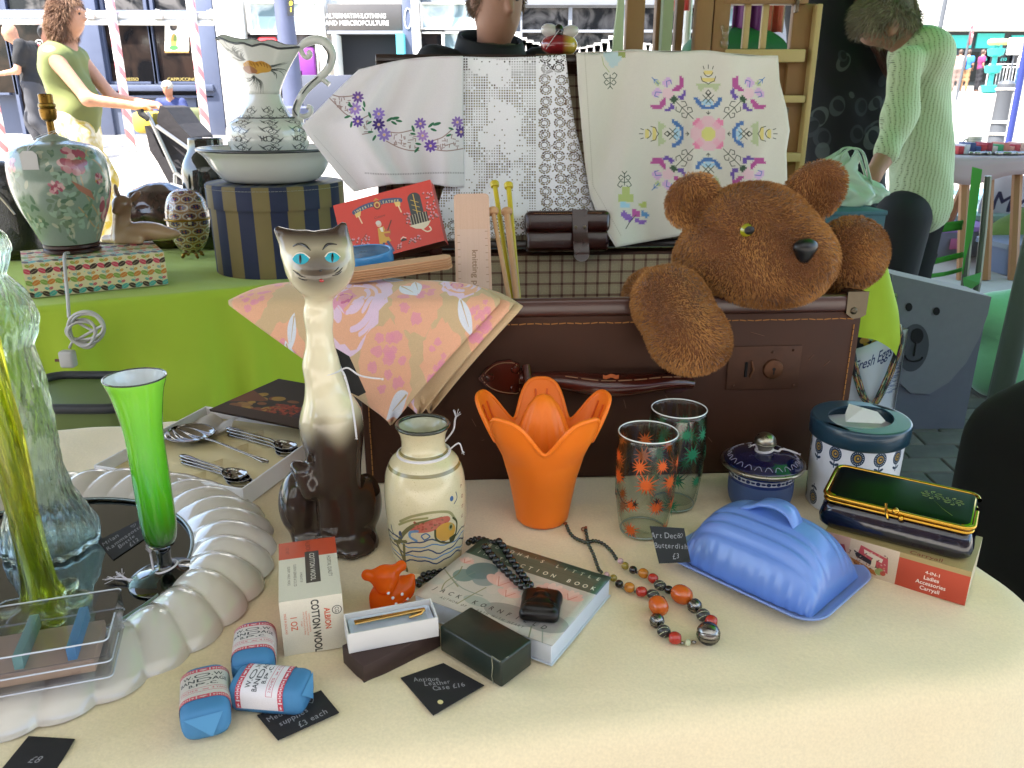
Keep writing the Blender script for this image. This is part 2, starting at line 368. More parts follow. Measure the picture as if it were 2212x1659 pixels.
# ------------------------------------------------------------------ drawn prints (lettering, fabric designs), rasterised here into packed images
_GL={}
def glyphs(s):
    if s in _GL:return _GL[s]
    cu=bpy.data.curves.new('t','FONT');cu.body=s;cu.resolution_u=3;ob=bpy.data.objects.new('t',cu);link(ob)
    me=ob.to_mesh();me.calc_loop_triangles()
    V=np.array([v.co[:2]for v in me.vertices]).reshape(-1,2);T=np.array([t.vertices[:]for t in me.loop_triangles],int).reshape(-1,3)
    ob.to_mesh_clear();bpy.data.objects.remove(ob);bpy.data.curves.remove(cu);_GL[s]=(V,T);return V,T
class Canvas:
    def __init__(s,w_,h_,bg_='#ffffff',k=1.0):
        s.k=k;s.w,s.h=int(w_*k),int(h_*k);s.a=np.ones((s.h,s.w,4),np.float32)
        s.a[...,:3]=hexc(bg_)
    def _mix(s,x0,y0,cov,col,al=1):
        if al is None:s.a[y0:y0+cov.shape[0],x0:x0+cov.shape[1],3]*=1-cov;return
        cov=(cov*al)[...,None];r=s.a[y0:y0+cov.shape[0],x0:x0+cov.shape[1],:3]
        r+=(np.array(hexc(col),np.float32)-r)*cov
    def _box(s,xs,ys,pad):
        x0,x1=max(int(min(xs)-pad),0),min(int(max(xs)+pad)+1,s.w);y0,y1=max(int(min(ys)-pad),0),min(int(max(ys)+pad)+1,s.h)
        if x1<=x0 or y1<=y0:return None
        X,Y=np.meshgrid(np.arange(x0,x1)+.5,np.arange(y0,y1)+.5);return x0,y0,X,Y
    def ell(s,cx,cy,rx,ry,col,rot=0,al=1):
        k=s.k;cx,cy,rx,ry=cx*k,cy*k,max(rx*k,.3),max(ry*k,.3);m=max(rx,ry)
        b=s._box((cx-m,cx+m),(cy-m,cy+m),2)
        if not b:return s
        x0,y0,X,Y=b;c,n=math.cos(R(rot)),math.sin(R(rot));dx,dy=X-cx,Y-cy
        u,v=(dx*c+dy*n)/rx,(-dx*n+dy*c)/ry;q=np.sqrt(u*u+v*v)
        s._mix(x0,y0,np.clip(.5-(q-1)*min(rx,ry),0,1),col,al);return s
    def ring(s,cx,cy,r,wd,col,al=1):
        return s.line([(cx+r*math.cos(i*PI/12),cy+r*math.sin(i*PI/12))for i in range(25)],wd,col,al)
    def line(s,pts,wd,col,al=1,taper=None):
        k=s.k;P=np.array(pts,float)*k;r0=wd*k/2;b=s._box(P[:,0],P[:,1],r0+2)
        if not b:return s
        x0,y0,X,Y=b;D=np.full(X.shape,1e9)
        for i in range(len(P)-1):
            a,e=P[i],P[i+1];d=e-a;L2=max(d@d,1e-9)
            t=np.clip(((X-a[0])*d[0]+(Y-a[1])*d[1])/L2,0,1)
            rr=r0 if not taper else r0*(1-(1-taper)*(i+t)/(len(P)-1))
            D=np.minimum(D,np.hypot(X-a[0]-t*d[0],Y-a[1]-t*d[1])-rr)
        s._mix(x0,y0,np.clip(.5-D,0,1),col,al);return s
    def poly(s,pts,col,al=1):
        k=s.k;P=np.array(pts,float)*k;b=s._box(P[:,0],P[:,1],1)
        if not b:return s
        x0,y0,X,Y=b;cov=np.zeros(X.shape)
        for ox in(-.25,.25):
            for oy in(-.25,.25):
                ins=np.zeros(X.shape,bool)
                for i in range(len(P)):
                    (xa,ya),(xb,yb)=P[i],P[i-1]
                    if ya==yb:continue
                    c=((ya>Y+oy)!=(yb>Y+oy))&(X+ox<(xb-xa)*(Y+oy-ya)/(yb-ya)+xa);ins ^= c
                cov+=ins*.25
        s._mix(x0,y0,cov,col,al);return s
    def rect(s,x0,y0,x1,y1,col,al=1):return s.poly([(x0,y0),(x1,y0),(x1,y1),(x0,y1)],col,al)
    def text(s,t,x,y,size,col,rot=0,sx=1,shear=0,align='C',bold=0,al=1,space=0):
        """size: cap height in canvas units; (x, y): middle of the cap height"""
        if space:
            wd=size*space;n=len(t);c,q=math.cos(R(rot)),math.sin(R(rot));o=-(n-1)/2*wd if align=='C' else 0
            for i,ch in enumerate(t):
                if ch!=' ':s.text(ch,x+(o+i*wd)*c,y+(o+i*wd)*q,size,col,rot,sx,shear,'C',bold,al)
            return s
        V,T=glyphs(t)
        if not len(T):return s
        V=V*(size/.70);w_=V[:,0].max()+V[:,0].min();V=V-(w_/2 if align=='C' else(w_ if align=='R' else 0),size/2)
        V=V*(sx,1);V[:,0]+=V[:,1]*shear;V[:,1]*=-1
        c,n=math.cos(R(rot)),math.sin(R(rot));V=np.stack([V[:,0]*c-V[:,1]*n+x,V[:,0]*n+V[:,1]*c+y],1)*s.k
        b=s._box(V[:,0],V[:,1],2)
        if not b:return s
        x0,y0,X,Y=b;ss=3;H,W=X.shape;mk=np.zeros((H*ss,W*ss),bool);q=(V-(x0,y0))*ss
        for tri in T:
            A=q[tri];xa,xb=int(max(A[:,0].min(),0)),int(min(A[:,0].max()+1,W*ss));ya,yb=int(max(A[:,1].min(),0)),int(min(A[:,1].max()+1,H*ss))
            if xb<=xa or yb<=ya:continue
            gx,gy=np.meshgrid(np.arange(xa,xb)+.5,np.arange(ya,yb)+.5);d=[]
            for i in range(3):e,f=A[i],A[(i+1)%3];d.append((f[0]-e[0])*(gy-e[1])-(f[1]-e[1])*(gx-e[0]))
            mk[ya:yb,xa:xb]|=((d[0]>=0)&(d[1]>=0)&(d[2]>=0))|((d[0]<=0)&(d[1]<=0)&(d[2]<=0))
        if bold:
            e=max(1,int(bold*s.k*ss));z=mk.copy()
            for o in range(1,e+1):z[:,o:]|= mk[:,:-o];z[o:,:]|= mk[:-o,:]
            mk=z
        s._mix(x0,y0,mk.reshape(H,ss,W,ss).mean((1,3)).astype(np.float32),col,al);return s
    def grain(s,amt=.03,n=1):
        g=rng.normal(0,amt,(s.h//n+1,s.w//n+1,1)).repeat(n,0).repeat(n,1)[:s.h,:s.w]
        s.a[...,:3]=np.clip(s.a[...,:3]*(1+g),0,1);return s
    def image(s,name):
        im=bpy.data.images.new(name,s.w,s.h,alpha=True);im.alpha_mode='CHANNEL_PACKED'
        im.pixels.foreach_set(np.ascontiguousarray(np.clip(s.a[::-1],0,1),np.float32).ravel());im.update();im.pack();return im
def printed(name,cv,rough=.5,**k):return pm(name,img=cv.image(name),rough=rough,**k)
def facebox(sx,sy,sz,bot=True):
    """box from (-sx/2,-sy/2,0); faces in order front(-y) right(+x) back left top bottom, each with its own 0..1 uv"""
    x,y,z=sx/2,sy/2,sz;q=[((-x,-y,0),(x,-y,0),(x,-y,z),(-x,-y,z)),((x,-y,0),(x,y,0),(x,y,z),(x,-y,z)),((x,y,0),(-x,y,0),(-x,y,z),(x,y,z)),
        ((-x,y,0),(-x,-y,0),(-x,-y,z),(-x,y,z)),((-x,-y,z),(x,-y,z),(x,y,z),(-x,y,z)),((-x,y,0),(x,y,0),(x,-y,0),(-x,-y,0))]
    q[2]=((x,y,0),(-x,y,0),(-x,y,z),(x,y,z))
    v,f,uv=[],[],[]
    for k in q:
        n=len(v);v+=k;uv+=[(0,0),(1,0),(1,1),(0,1)];f.append((n,n+1,n+2,n+3))
    m=M(v,f,uv);m.mi=[0,1,2,3,4,5];return m
# ------------------------------------------------------------------ ground, street
def noise_ground(name,c0,c1,sc0=3.0):
    m=pm(name,c0,.85,bump=(60,.3,.004));N=m.node_tree;b=N.nodes['Principled BSDF']
    tc=N.nodes.new('ShaderNodeTexCoord');n=N.nodes.new('ShaderNodeTexNoise');n.inputs['Scale'].default_value=sc0;n.inputs['Detail'].default_value=8
    r=N.nodes.new('ShaderNodeValToRGB');r.color_ramp.elements[0].color=(*S(c0),1);r.color_ramp.elements[1].color=(*S(c1),1)
    r.color_ramp.elements[0].position=.3;r.color_ramp.elements[1].position=.7
    N.links.new(tc.outputs['Object'],n.inputs['Vector']);N.links.new(n.outputs[0],r.inputs[0]);N.links.new(r.outputs[0],b.inputs['Base Color']);return m
GR=noise_ground('paving_concrete','#8d8983','#a39e95')
def gp(x,y,dz=0):return(x,y,gz(y)+dz)
ground=struct('ground',M([gp(-250,-120),gp(250,-120),gp(250,300),gp(-250,300)],[(0,1,2,3)]),GR)
# block paving beside the stall: single blocks, laid in rows
PAV=[noise_ground('paver_%d'%i,a,b_,14)for i,(a,b_)in enumerate((('#4d4a45','#5d5a53'),('#45433f','#55534d'),('#57524a','#66605a')))]
slope=math.atan(.045)
for k in range(3):
    q=part('paver',box(.196,.096,.03,bev=.004,seg=1),PAV[k],ground);q.location=gp(1.0+.2*k,1.15,.002);q.rotation_euler=(slope,0,0)
    PAV[k]=q
rnd=random.Random(3)
for r in range(27):
    for c in range(12):
        if r==0 and c<3:continue
        x,y=.9+c*.2+(r%2)*.1,1.15+r*.1
        if x>.62*y+.62 or x<.36*y+.1:continue
        o=inst(PAV[rnd.randrange(3)],ground,gp(x,y,.001+rnd.random()*.003),(slope+rnd.uniform(-.006,.006),rnd.uniform(-.008,.008),rnd.uniform(-.01,.01)))

# ------------------------------------------------------------------ stall canopies (above the picture), with their posts
def canopy_mat(name,col,tl,hole=0):
    m=pm(name,col,.7,tl=tl,bump=(40,.1));
    if hole:
        N=m.node_tree;o=N.nodes['Material Output'];l=o.inputs[0].links[0].from_socket
        tp=N.nodes.new('ShaderNodeBsdfTransparent');mx=N.nodes.new('ShaderNodeMixShader');mx.inputs[0].default_value=1-hole
        N.links.new(tp.outputs[0],mx.inputs[1]);N.links.new(l,mx.inputs[2]);N.links.new(mx.outputs[0],o.inputs[0])
    return m
HC=2.42
def shade_line(X):return .522+.246*(X+.122)  # where its edge's shadow lies on the table
off=SDIR*((HC-TZ)/SDIR.z)
def edgeY(X):return shade_line(X-off.x)+off.y
def canopy_sheet(x0,x1,back,name,mt,parent):
    def fn(u,v):
        x=x0+(x1-x0)*u;y=edgeY(x)+(back-edgeY(x))*v
        return(x,y,HC+(.03 if x0>0 else 0)+.34*math.sin(PI*v)*.9-.03*math.sin(PI*6*u)**2*v)
    return part(name,sheet(fn,24,16,.002),mt,parent,True)
metal_w=pm('white_painted_tube','#dcdcd8',.4,.0,coat=.2)
cn=thing('stall_canopy','dark sand coloured fabric canopy stretched over the front stall','canopy',(0,0,0))
canopy_sheet(-3.4,.95,4.3,'roof_fabric',canopy_mat('canopy_sand','#7a766a',.14),cn)
cn2=thing('stall_canopy','bright green fabric canopy over the bear\'s end of the stall','canopy',(0,0,0))
canopy_sheet(.78,3.3,5.0,'roof_fabric',canopy_mat('canopy_green','#57b52e',.36),cn2)
# unseen mesh strip added ahead of the canopy edge: lets a share of the sun through onto the near strip of the table
SUNF=canopy_mat('sun_filter_mesh','#d0d2d0',.40,.085)
vl=part('added_sun_filter',sheet(lambda u,v:(-3.4+6.7*u,edgeY(-3.4+6.7*u)+.03-2.5*v,HC-.008-.12*v),20,3,.002),SUNF,cn,True)
for x,y,c in((-3.38,4.2,cn),(-3.38,edgeY(-3.38)+.02,cn),(.84,4.2,cn),(3.25,4.9,cn2),(3.25,edgeY(3.25)+.02,cn2)):
    part('post',tube([(x,y,gz(y)),(x,y,HC+.0)],.019,10),metal_w,c)

# ------------------------------------------------------------------ front table with its yellow cloth
TA=R(10);e1=Vector((math.cos(TA),math.sin(TA),0));e2=Vector((-math.sin(TA),math.cos(TA),0));TC=Vector((.505,.61,0))
def tl_(a,b,z):return TC+e1*a+e2*b+Vector((0,0,z))
wood=pm('table_wood','#7a5a3c',.6,vary=(8,.3))
tb=thing('trestle_table','front trestle table hidden under the yellow cloth','table',(TC.x,TC.y,0),10)
part('table_top',prism([(x-.9,y+.36)for x,y in rrect(1.78,.70,.11,8)],.022,TZ-.0275),wood,tb)
for a,b in((-.16,.13),(-.16,.6),(-1.7,.08),(-1.7,.64)):
    p=tl_(a,b,0);part('leg',box(.045,.045,TZ-.024-gz(p.y),(a,b,(TZ-.024+gz(p.y))/2),.004),wood,tb)
def cloth_points(a0,a1,b0,b1,rect,rr,drop,top,seed=1,amp=.03,corner=None,step=.009,rb=.014,wr=.0018,flare=.07):
    na,nb=int((a1-a0)/step),int((b1-b0)/step)
    A,B=np.meshgrid(np.linspace(a0,a1,na+1),np.linspace(b0,b1,nb+1))
    qa=np.clip(A,rect[0]+rr,rect[1]-rr);qb=np.clip(B,rect[2]+rr,rect[3]-rr)
    va,vb=A-qa,B-qb;L=np.hypot(va,vb);d=L-rr;n_a=np.where(L>1e-9,va/np.maximum(L,1e-9),0);n_b=np.where(L>1e-9,vb/np.maximum(L,1e-9),0)
    th=np.arctan2(n_b,n_a);s=qa+qb+rr*th
    out=d>0;dd=np.maximum(d,0);arc=np.minimum(dd/rb,PI/2)
    hor=rb*np.sin(arc);ver=rb*(1-np.cos(arc))+np.maximum(dd-rb*PI/2,0)
    g=np.clip(dd/.3,0,1)**1.2
    cw=np.exp(-((np.abs(th-(-PI/4 if corner is None else corner))/.75)**2))*(L>rr*.98)
    r_=random.Random(seed);w_=0
    for k in range(5):w_=w_+math.pow(.75,k)*np.sin(s*(16+11*k+6*r_.random())+r_.random()*6.28)
    fold=amp*g*(.5+.5*np.tanh(w_*.8))*(.55+2.4*cw)+np.clip(dd,0,1)*(.03+flare*np.clip(cw*1.4,0,1))
    hor=hor+fold
    X=np.where(out,qa+n_a*(rr+hor),A);Y=np.where(out,qb+n_b*(rr+hor),B)
    Z=top-np.where(out,ver,0)
    Z=Z+wr*(np.sin(A*23+B*9)*np.sin(B*17-A*5+1)+.6*np.sin(A*61+B*33)*np.sin(B*41))*np.clip(1-dd*8,0,1)
    return np.stack([X,Y,Z],-1),d
YEL=pm('yellow_cotton','#e6d5b2',.88,sheen=.25,vary=(420,.16),tl=.06,bump=(170,.35,.0012))
P,_=cloth_points(-1.25,.42,-.42,.80,(-1.8,.01,0,.72),.115,.4,TZ-.001,4,.046,flare=.22,rb=.02)
Pw=np.array([tl_(0,0,0)[:]])+P[...,:1]*np.array(e1[:])+P[...,1:2]*np.array(e2[:])+P[...,2:]*np.array([0,0,1])
# two faint ironed creases across the top
def crease(Pw,A,nrm,amp=.0016,wd=.006):
    dist=(Pw[...,:2]-np.array(A))@np.array(nrm);Pw[...,2]+=amp*np.exp(-(dist/wd)**2)*(Pw[...,2]>TZ-.01)
crease(Pw,at(200,1620)[:2],(.64,-.77));crease(Pw,at(1500,1500)[:2],(.05,1.0));crease(Pw,at(900,1250)[:2],(1,.1),.0014);crease(Pw,at(1700,1300)[:2],(.97,-.2),.0014);crease(Pw,at(700,1120)[:2],(-.1,1),.0014)
one('tablecloth',gridm(Pw),YEL,'pale yellow cotton cloth draped over the front table','tablecloth',smooth=True)

# ------------------------------------------------------------------ the two lime-clothed tables behind, in one line
LA=R(26);l1=Vector((math.cos(LA),math.sin(LA),0));l2=Vector((-math.sin(LA),math.cos(LA),0))
LC=Vector((-.46,2.262,0))  # front right corner of the first
LIME=weave(pm('lime_cotton','#adc838',.8,sheen=.2,vary=(2.5,.07),tl=.1),300,.12)
def lime_table(C,wd,seed,lab,labc,drop=.46,right=.14,amp=.05,dp=.76,top=TZ,yaw=26,flare=.07):
    l1=Vector((math.cos(R(yaw)),math.sin(R(yaw)),0));l2=Vector((-l1.y,l1.x,0))
    t=thing('folding_table',lab,'table',(C.x,C.y,0),yaw)
    part('table_top',box(wd,dp-.02,.03,(-wd/2,dp/2,top-.017),.004),pm('table_grey','#6f706c',.5),t)
    for a in(-.08,-wd+.08):
        for b in(.08,dp-.08):
            p=C+l1*a+l2*b;part('leg',tube([(a,b,gz(p.y)),(a,b,top-.03)],.016,10),pm('dark_metal','#26282a',.45,.6),t)
    P,_=cloth_points(-wd-.02,right,-drop,dp+.1,(-wd-.01,.005,0,dp),.012,.4,top,seed,amp,step=.014,wr=.0008,flare=flare)
    W=np.array(C[:])+P[...,:1]*np.array(l1[:])+P[...,1:2]*np.array(l2[:])+P[...,2:]*np.array([0,0,1])
    return one('tablecloth',gridm(W),LIME,labc,'tablecloth',smooth=True)
lime_table(LC,1.5,3,'grey folding table under lime cloth holding the lamp and hat box','lime green cloth hanging to the hem below the lamp and hat box',.44)
lime_table(Vector((1.035,2.30,0)),.96,8,'grey folding table under lime cloth behind the suitcase','lime green cloth with a corner hanging loose past the teddy bear',.30,.16,amp=.05,dp=.62,top=.868,yaw=8,flare=.08)

# ------------------------------------------------------------------ buildings across the street
FY=15.0
def slab(x0,y0,x1,y1,Y=FY,dep=.2,bev=0,proud=0):
    """upright slab whose front face, at depth Y, spans the seen rectangle"""
    ym=max(min((y0+y1)/2,400),-40);a,b=atY(x0,y0,Y),atY(x1,y1,Y);a.x,b.x=atY(x0,ym,Y).x,atY(x1,ym,Y).x;xm=(a.x+b.x)/2
    return box(abs(b.x-a.x),dep,abs(a.z-b.z),(xm,Y+dep/2-proud,(a.z+b.z)/2),bev)
NAVY=pm('navy_paint','#4a5165',.45,vary=(5,.15));WHITE=pm('white_paint','#d9d6cf',.55,vary=(4,.08));GREYP=pm('grey_paint','#777a80',.5,vary=(4,.1))
PANE=pm('window_glass','#0d1013',.15,spec=.3);DARKI=pm('dark_interior','#17181b',.8)
def pane_mat(name,a,b_,sc_=2.2):
    m=pm(name,a,.12,spec=.3);N=m.node_tree;bs=N.nodes['Principled BSDF'];tc=N.nodes.new('ShaderNodeTexCoord');n=N.nodes.new('ShaderNodeTexNoise')
    n.inputs['Scale'].default_value=sc_;n.inputs['Detail'].default_value=6;n.inputs['Distortion'].default_value=1.2
    r=N.nodes.new('ShaderNodeValToRGB');r.color_ramp.elements[0].color=(*S(a),1);r.color_ramp.elements[1].color=(*S(b_),1)
    r.color_ramp.elements[0].position=.42;r.color_ramp.elements[1].position=.62
    N.links.new(tc.outputs['Object'],n.inputs['Vector']);N.links.new(n.outputs[0],r.inputs[0]);N.links.new(r.outputs[0],bs.inputs['Base Color']);return m
PANE2=pane_mat('window_glass_cluttered','#1b1c1e','#5d5a58',3);PANE3=pane_mat('window_glass_pale','#5f7278','#c8d2d2',1.6);PANE1=pane_mat('window_glass_dark','#101113','#2d241f',1.8)
gzF=gz(FY)
def lettering(name,txt,x,y,hpx,Y,mt,parent,sx=1,rot=0):
    V,T=glyphs(txt);p=atY(x,y,Y);s_=hpx/FPX*Y/1.07/.70
    v=(V-np.array([(V[:,0].max()+V[:,0].min())/2,.35]))*s_*(sx,1)
    return part(name,M([(p.x+a,Y,p.z+b)for a,b in v],[tuple(t)for t in T]),mt,parent,False)
GOLDL=pm('gold_leaf','#b3a05e',.45,.2);WHL=pm('white_lettering','#e6e6e2',.6)
# the café
cf=thing('cafe_building','dark navy framed cafe front with gold lettered windows','building',(0,0,0))
wl=atY(-70,0,FY);wr_=atY(470,0,FY)
part('wall',box(wr_.x-wl.x,.3,6.5,((wl.x+wr_.x)/2,FY+.45,gzF+3.25)),NAVY,cf)
for(x0,y0,x1,y1,pn)in((34,50,124,290,PANE1),(230,50,326,176,PANE1),(334,50,426,176,PANE1),(-60,52,20,200,PANE1),(5,-60,180,20,PANE2),(218,-60,305,26,PANE2),(326,-60,426,26,PANE2)):
    wn=part('window',slab(x0-7,y0-4,x0,y1+4,FY+.04,.1).add(slab(x1,y0-4,x1+7,y1+4,FY+.04,.1)).add(slab(x0,y1,x1,y1+5,FY+.041,.1)).add(slab(x0,y0-4,x1,y0,FY+.041,.1)),NAVY,cf)
    part('pane',slab(x0,y0,x1,y1,FY+.11,.02),pn,wn)
for y0,y1,pd in((22,47,.03),(183,197,.12),(206,212,.05)):part('sill',slab(135,y0,465,y1,FY,.3,.01,pd),NAVY,cf)
for x0,x1 in((128,222),(428,470)):part('pilaster',slab(x0,-60,x1,305,FY-.05,.3,.01),NAVY,cf)
part('stall_riser',slab(222,212,428,308,FY+.02,.2),pm('riser_blue','#4c5364',.5,vary=(3,.1)),cf)
lettering('lettering','ESPRESSO',278,171,6.2,FY+.1,GOLDL,cf,1.15);lettering('lettering','CAPPUCCINO',393,171,6.2,FY+.1,GOLDL,cf,1.12)
c=Canvas(106,130,'#efe7d2');c.ell(38,16,16,17,'#2a2320').ell(42,14,10,11,'#5a4a3a').ell(40,82,14,36,'#b68a3c').ell(46,70,8,20,'#6a7a34').ell(40,108,20,12,'#3d8a3c').rect(0,122,106,130,'#a0703a')
part('window_poster',sheet(lambda u,v:tuple(atY(356+52*u,114-64*v,FY+.09)),1,1),printed('poster_print',c),cf)
lettering('door_emblem','N',84,94,7,FY+.1,WHL,cf)
pts=[atY(84+8*math.cos(i*PI/12),94+8*math.sin(i*PI/12),FY+.1)for i in range(25)];part('emblem_ring',tube(pts,.006,6),WHL,cf)
c=Canvas(40,60,'#e8c13a');c.text('U',20,30,26,'#c23a2c',bold=3)
part('hanging_sign',sheet(lambda u,v:tuple(atY(143+18*u,20-30*v,FY-.1)),1,1,.02),printed('yellow_sign',c),cf)
# scaffold rail with striped wrapped poles
scf=thing('scaffold_rail','white steel scaffold rails running across the cafe front','scaffold')
STEEL=pm('galvanised_white','#c9cac8',.35,.5)
for y,r in((31,.055),(46,.04)):part('rail',tube([atY(-80,y,12.2),atY(462,y+3,12.2)],r,10),STEEL,scf)
for x in(192,340,458):part('coupler',tube([atY(x,24,12.12),atY(x,40,12.12)],.07,10).add(tube([atY(x,27,12.05),atY(x,20,12.05)],.03,8)),STEEL,scf)
def striped(name,seed):
    m=pm(name,'#ffffff',.5);N=m.node_tree;b=N.nodes['Principled BSDF'];tc=N.nodes.new('ShaderNodeTexCoord');wv=N.nodes.new('ShaderNodeTexWave')
    wv.bands_direction='DIAGONAL';wv.inputs['Scale'].default_value=2.1;wv.inputs['Phase Offset'].default_value=seed
    r=N.nodes.new('ShaderNodeValToRGB');r.color_ramp.interpolation='CONSTANT';r.color_ramp.elements[0].color=(*S('#e6e2dc'),1);r.color_ramp.elements[1].color=(*S('#cf7f84'),1);r.color_ramp.elements[1].position=.66
    N.links.new(tc.outputs['Object'],wv.inputs[0]);N.links.new(wv.outputs['Fac'],r.inputs[0]);N.links.new(r.outputs[0],b.inputs['Base Color']);return m
for i,(xa,xb,lab)in enumerate(((243,282,'red and white striped pole between the cafe windows'),(413,447,'red and white striped pole at the right edge of the cafe'),(-10,4,'red and white striped pole at the far left edge of the street'))):
    b0=atY(xb,300,12.1);t0=Vector((b0.x,12.1,3.2));b0.z=gz(12.1)
    one('striped_pole',tube([b0,b0.lerp(t0,.5),t0],.06,14),striped('barber_stripe_%d'%i,i*2.0),lab,'pole','striped scaffold poles',True)
# clothing shop
sh=thing('clothing_shop','white shopfront with a dark doorway and a lettered sign above it','building')
a,b=atY(472,0,FY),atY(905,0,FY)
part('wall',box(b.x-a.x-.01,.3,6.5,((a.x+b.x)/2,FY+.46,gzF+3.25)),WHITE,sh)
part('pilaster',slab(472,-60,532,300,FY-.04,.4,.01),WHITE,sh);part('pilaster',slab(690,-60,706,300,FY-.02,.4,.01),WHITE,sh);part('pilaster',slab(872,-60,892,300,FY-.02,.4,.01),NAVY,sh)
for(x0,y0,x1,y1,pn)in((540,6,686,64,PANE3),(540,74,686,250,PANE2)):
    wn=part('window',slab(x0-8,y0-6,x0,y1+6,FY+.04,.1).add(slab(x1,y0-6,x1+4,y1+6,FY+.04,.1)).add(slab(x0,y1,x1,y1+6,FY+.041,.1)).add(slab(x0,y0-6,x1,y0,FY+.041,.1)),WHITE,sh)
    part('pane',slab(x0,y0,x1,y1,FY+.12,.02),pn,wn)
part('sign_panel',slab(708,8,868,66,FY+.0,.12,.008),pm('sign_grey','#4a4745',.35,vary=(2,.2)),sh)
lettering('lettering','ALTERNATIVE',741,34,9.2,FY-.004,WHL,sh,.9);lettering('lettering','CLOTHING',803,34,9.2,FY-.004,WHL,sh,.9);lettering('lettering','AND MERCH',737,49.5,9.2,FY-.004,WHL,sh,.9);lettering('lettering','POPCULTURE',803,49.5,9.2,FY-.004,WHL,sh,.9)
part('transom',slab(706,66,872,73,FY-.01,.2),GREYP,sh)
part('doorway',slab(722,73,862,168,FY+.2,.05),DARKI,sh);part('door_leaf',slab(720,73,727,165,FY-.3,.5),WHITE,sh);part('door_leaf',slab(856,72,872,130,FY-.3,.4),pm('teal_door','#4fb0bd',.5),sh)
pts=[atY(881+7*math.cos(i*PI/12),40+22*math.sin(i*PI/12),FY-.03)for i in range(25)];part('emblem',tube(pts,.008,6),WHL,sh)
for i,(x,y,cl)in enumerate(((580,84,'#b42d35'),(560,90,'#2e6d4a'),(660,105,'#6b2c7a'),(566,150,'#a8323c'),(640,150,'#25272e'),(600,215,'#c8c8c2'))):
    part('hung_garment',box(.34,.06,.5,tuple(atY(x,y+30,FY-.02)),.05),pm('garment_%d'%i,cl,.8),sh)
part('display_board',slab(655,162,780,260,13.2,.05,.01),pm('slate_board','#3b3f4c',.6),sh)
# public house with glazed front
pb=thing('glazed_pub_front','grey framed pub front with many reflecting window panes','building')
a,b=atY(906,0,FY),atY(1900,0,FY)
part('wall',box(b.x-a.x-.01,.3,6.5,((a.x+b.x)/2,FY+.47,gzF+3.25)),GREYP,pb)
for(x0,y0,x1,y1,pn,fr)in((912,8,1044,60,PANE3,WHITE),(912,72,956,250,PANE1,WHITE),(962,72,1120,250,PANE3,WHITE),(1128,16,1228,64,PANE2,GREYP),(1236,16,1345,64,PANE2,GREYP),(1353,16,1500,64,PANE2,GREYP),(1128,70,1228,180,PANE2,GREYP),(1236,70,1345,180,PANE2,GREYP),(1353,70,1500,180,PANE2,GREYP),(1510,16,1660,64,PANE3,GREYP),(1510,70,1660,180,PANE3,GREYP)):
    wn=part('window',slab(x0-4,y0-3,x0,y1+3,FY+.04,.1).add(slab(x1,y0-3,x1+4,y1+3,FY+.04,.1)).add(slab(x0,y1,x1,y1+3,FY+.041,.1)).add(slab(x0,y0-3,x1,y0,FY+.041,.1)),fr,pb)
    part('pane',slab(x0,y0,x1,y1,FY+.12,.02),pn,wn)
part('fascia',slab(1050,-60,1900,11,FY-.05,.3,.01),GREYP,pb);part('pilaster',slab(892,-60,908,300,FY-.03,.4),WHITE,pb);part('pilaster',slab(1046,-60,1060,300,FY-.03,.4),WHITE,pb)
lettering('lettering','PREVUA',930,108,8,FY+.1,WHL,pb,.8)
# string of bunting lights along the pub
bt=thing('bunting_string','white bunting and lamps strung along the pub windows','bunting')
def sag(x0,y0,x1,y1,s_,n=24):return [atY(x0+(x1-x0)*i/n,y0+(y1-y0)*i/n+s_*4*(i/n)*(1-i/n),13.6)for i in range(n+1)]
WF=pm('bunting_white','#dddad2',.7,tl=.2)
for seg in(sag(1100,70,1210,104,6),sag(1210,104,1335,74,12),sag(1335,74,1500,90,16)):
    part('cord',tube(seg,.008,6),WF,bt)
    for i in range(2,24,3):
        p=seg[i];part('pennant',M([(p.x-.11,13.6,p.z),(p.x+.11,13.6,p.z),(p.x+.08,13.6,p.z-.2),(p.x-.08,13.6,p.z-.2)],[(0,1,2,3)]),WF,bt,False)
# lamp post with its number plate
lp=thing('lamp_post','blue grey lamp post with a yellow numbered plate','lamp post')
q=atY(632,200,11.5);part('shaft',tube([(q.x,11.5,gz(11.5)),(q.x,11.5,1.6),(q.x-.06,11.5,3.8)],[.15,.13,.1],16),pm('post_paint','#4a4f66',.5,vary=(6,.25)),lp)
part('collar',lathe([(.16,0),(.22,.02),(.22,.1),(.16,.13)],16).mv(q.x,11.5,1.05),MATS['post_paint'],lp)
c=Canvas(20,80,'#1f2024');[c.text(ch,10,14+22*i,15,'#e7d22c',bold=1)for i,ch in enumerate('801')]
part('number_plate',sheet(lambda u,v:tuple(atY(621+14*u,34-50*v,11.34)),1,1,.01),printed('number_plate',c),lp)
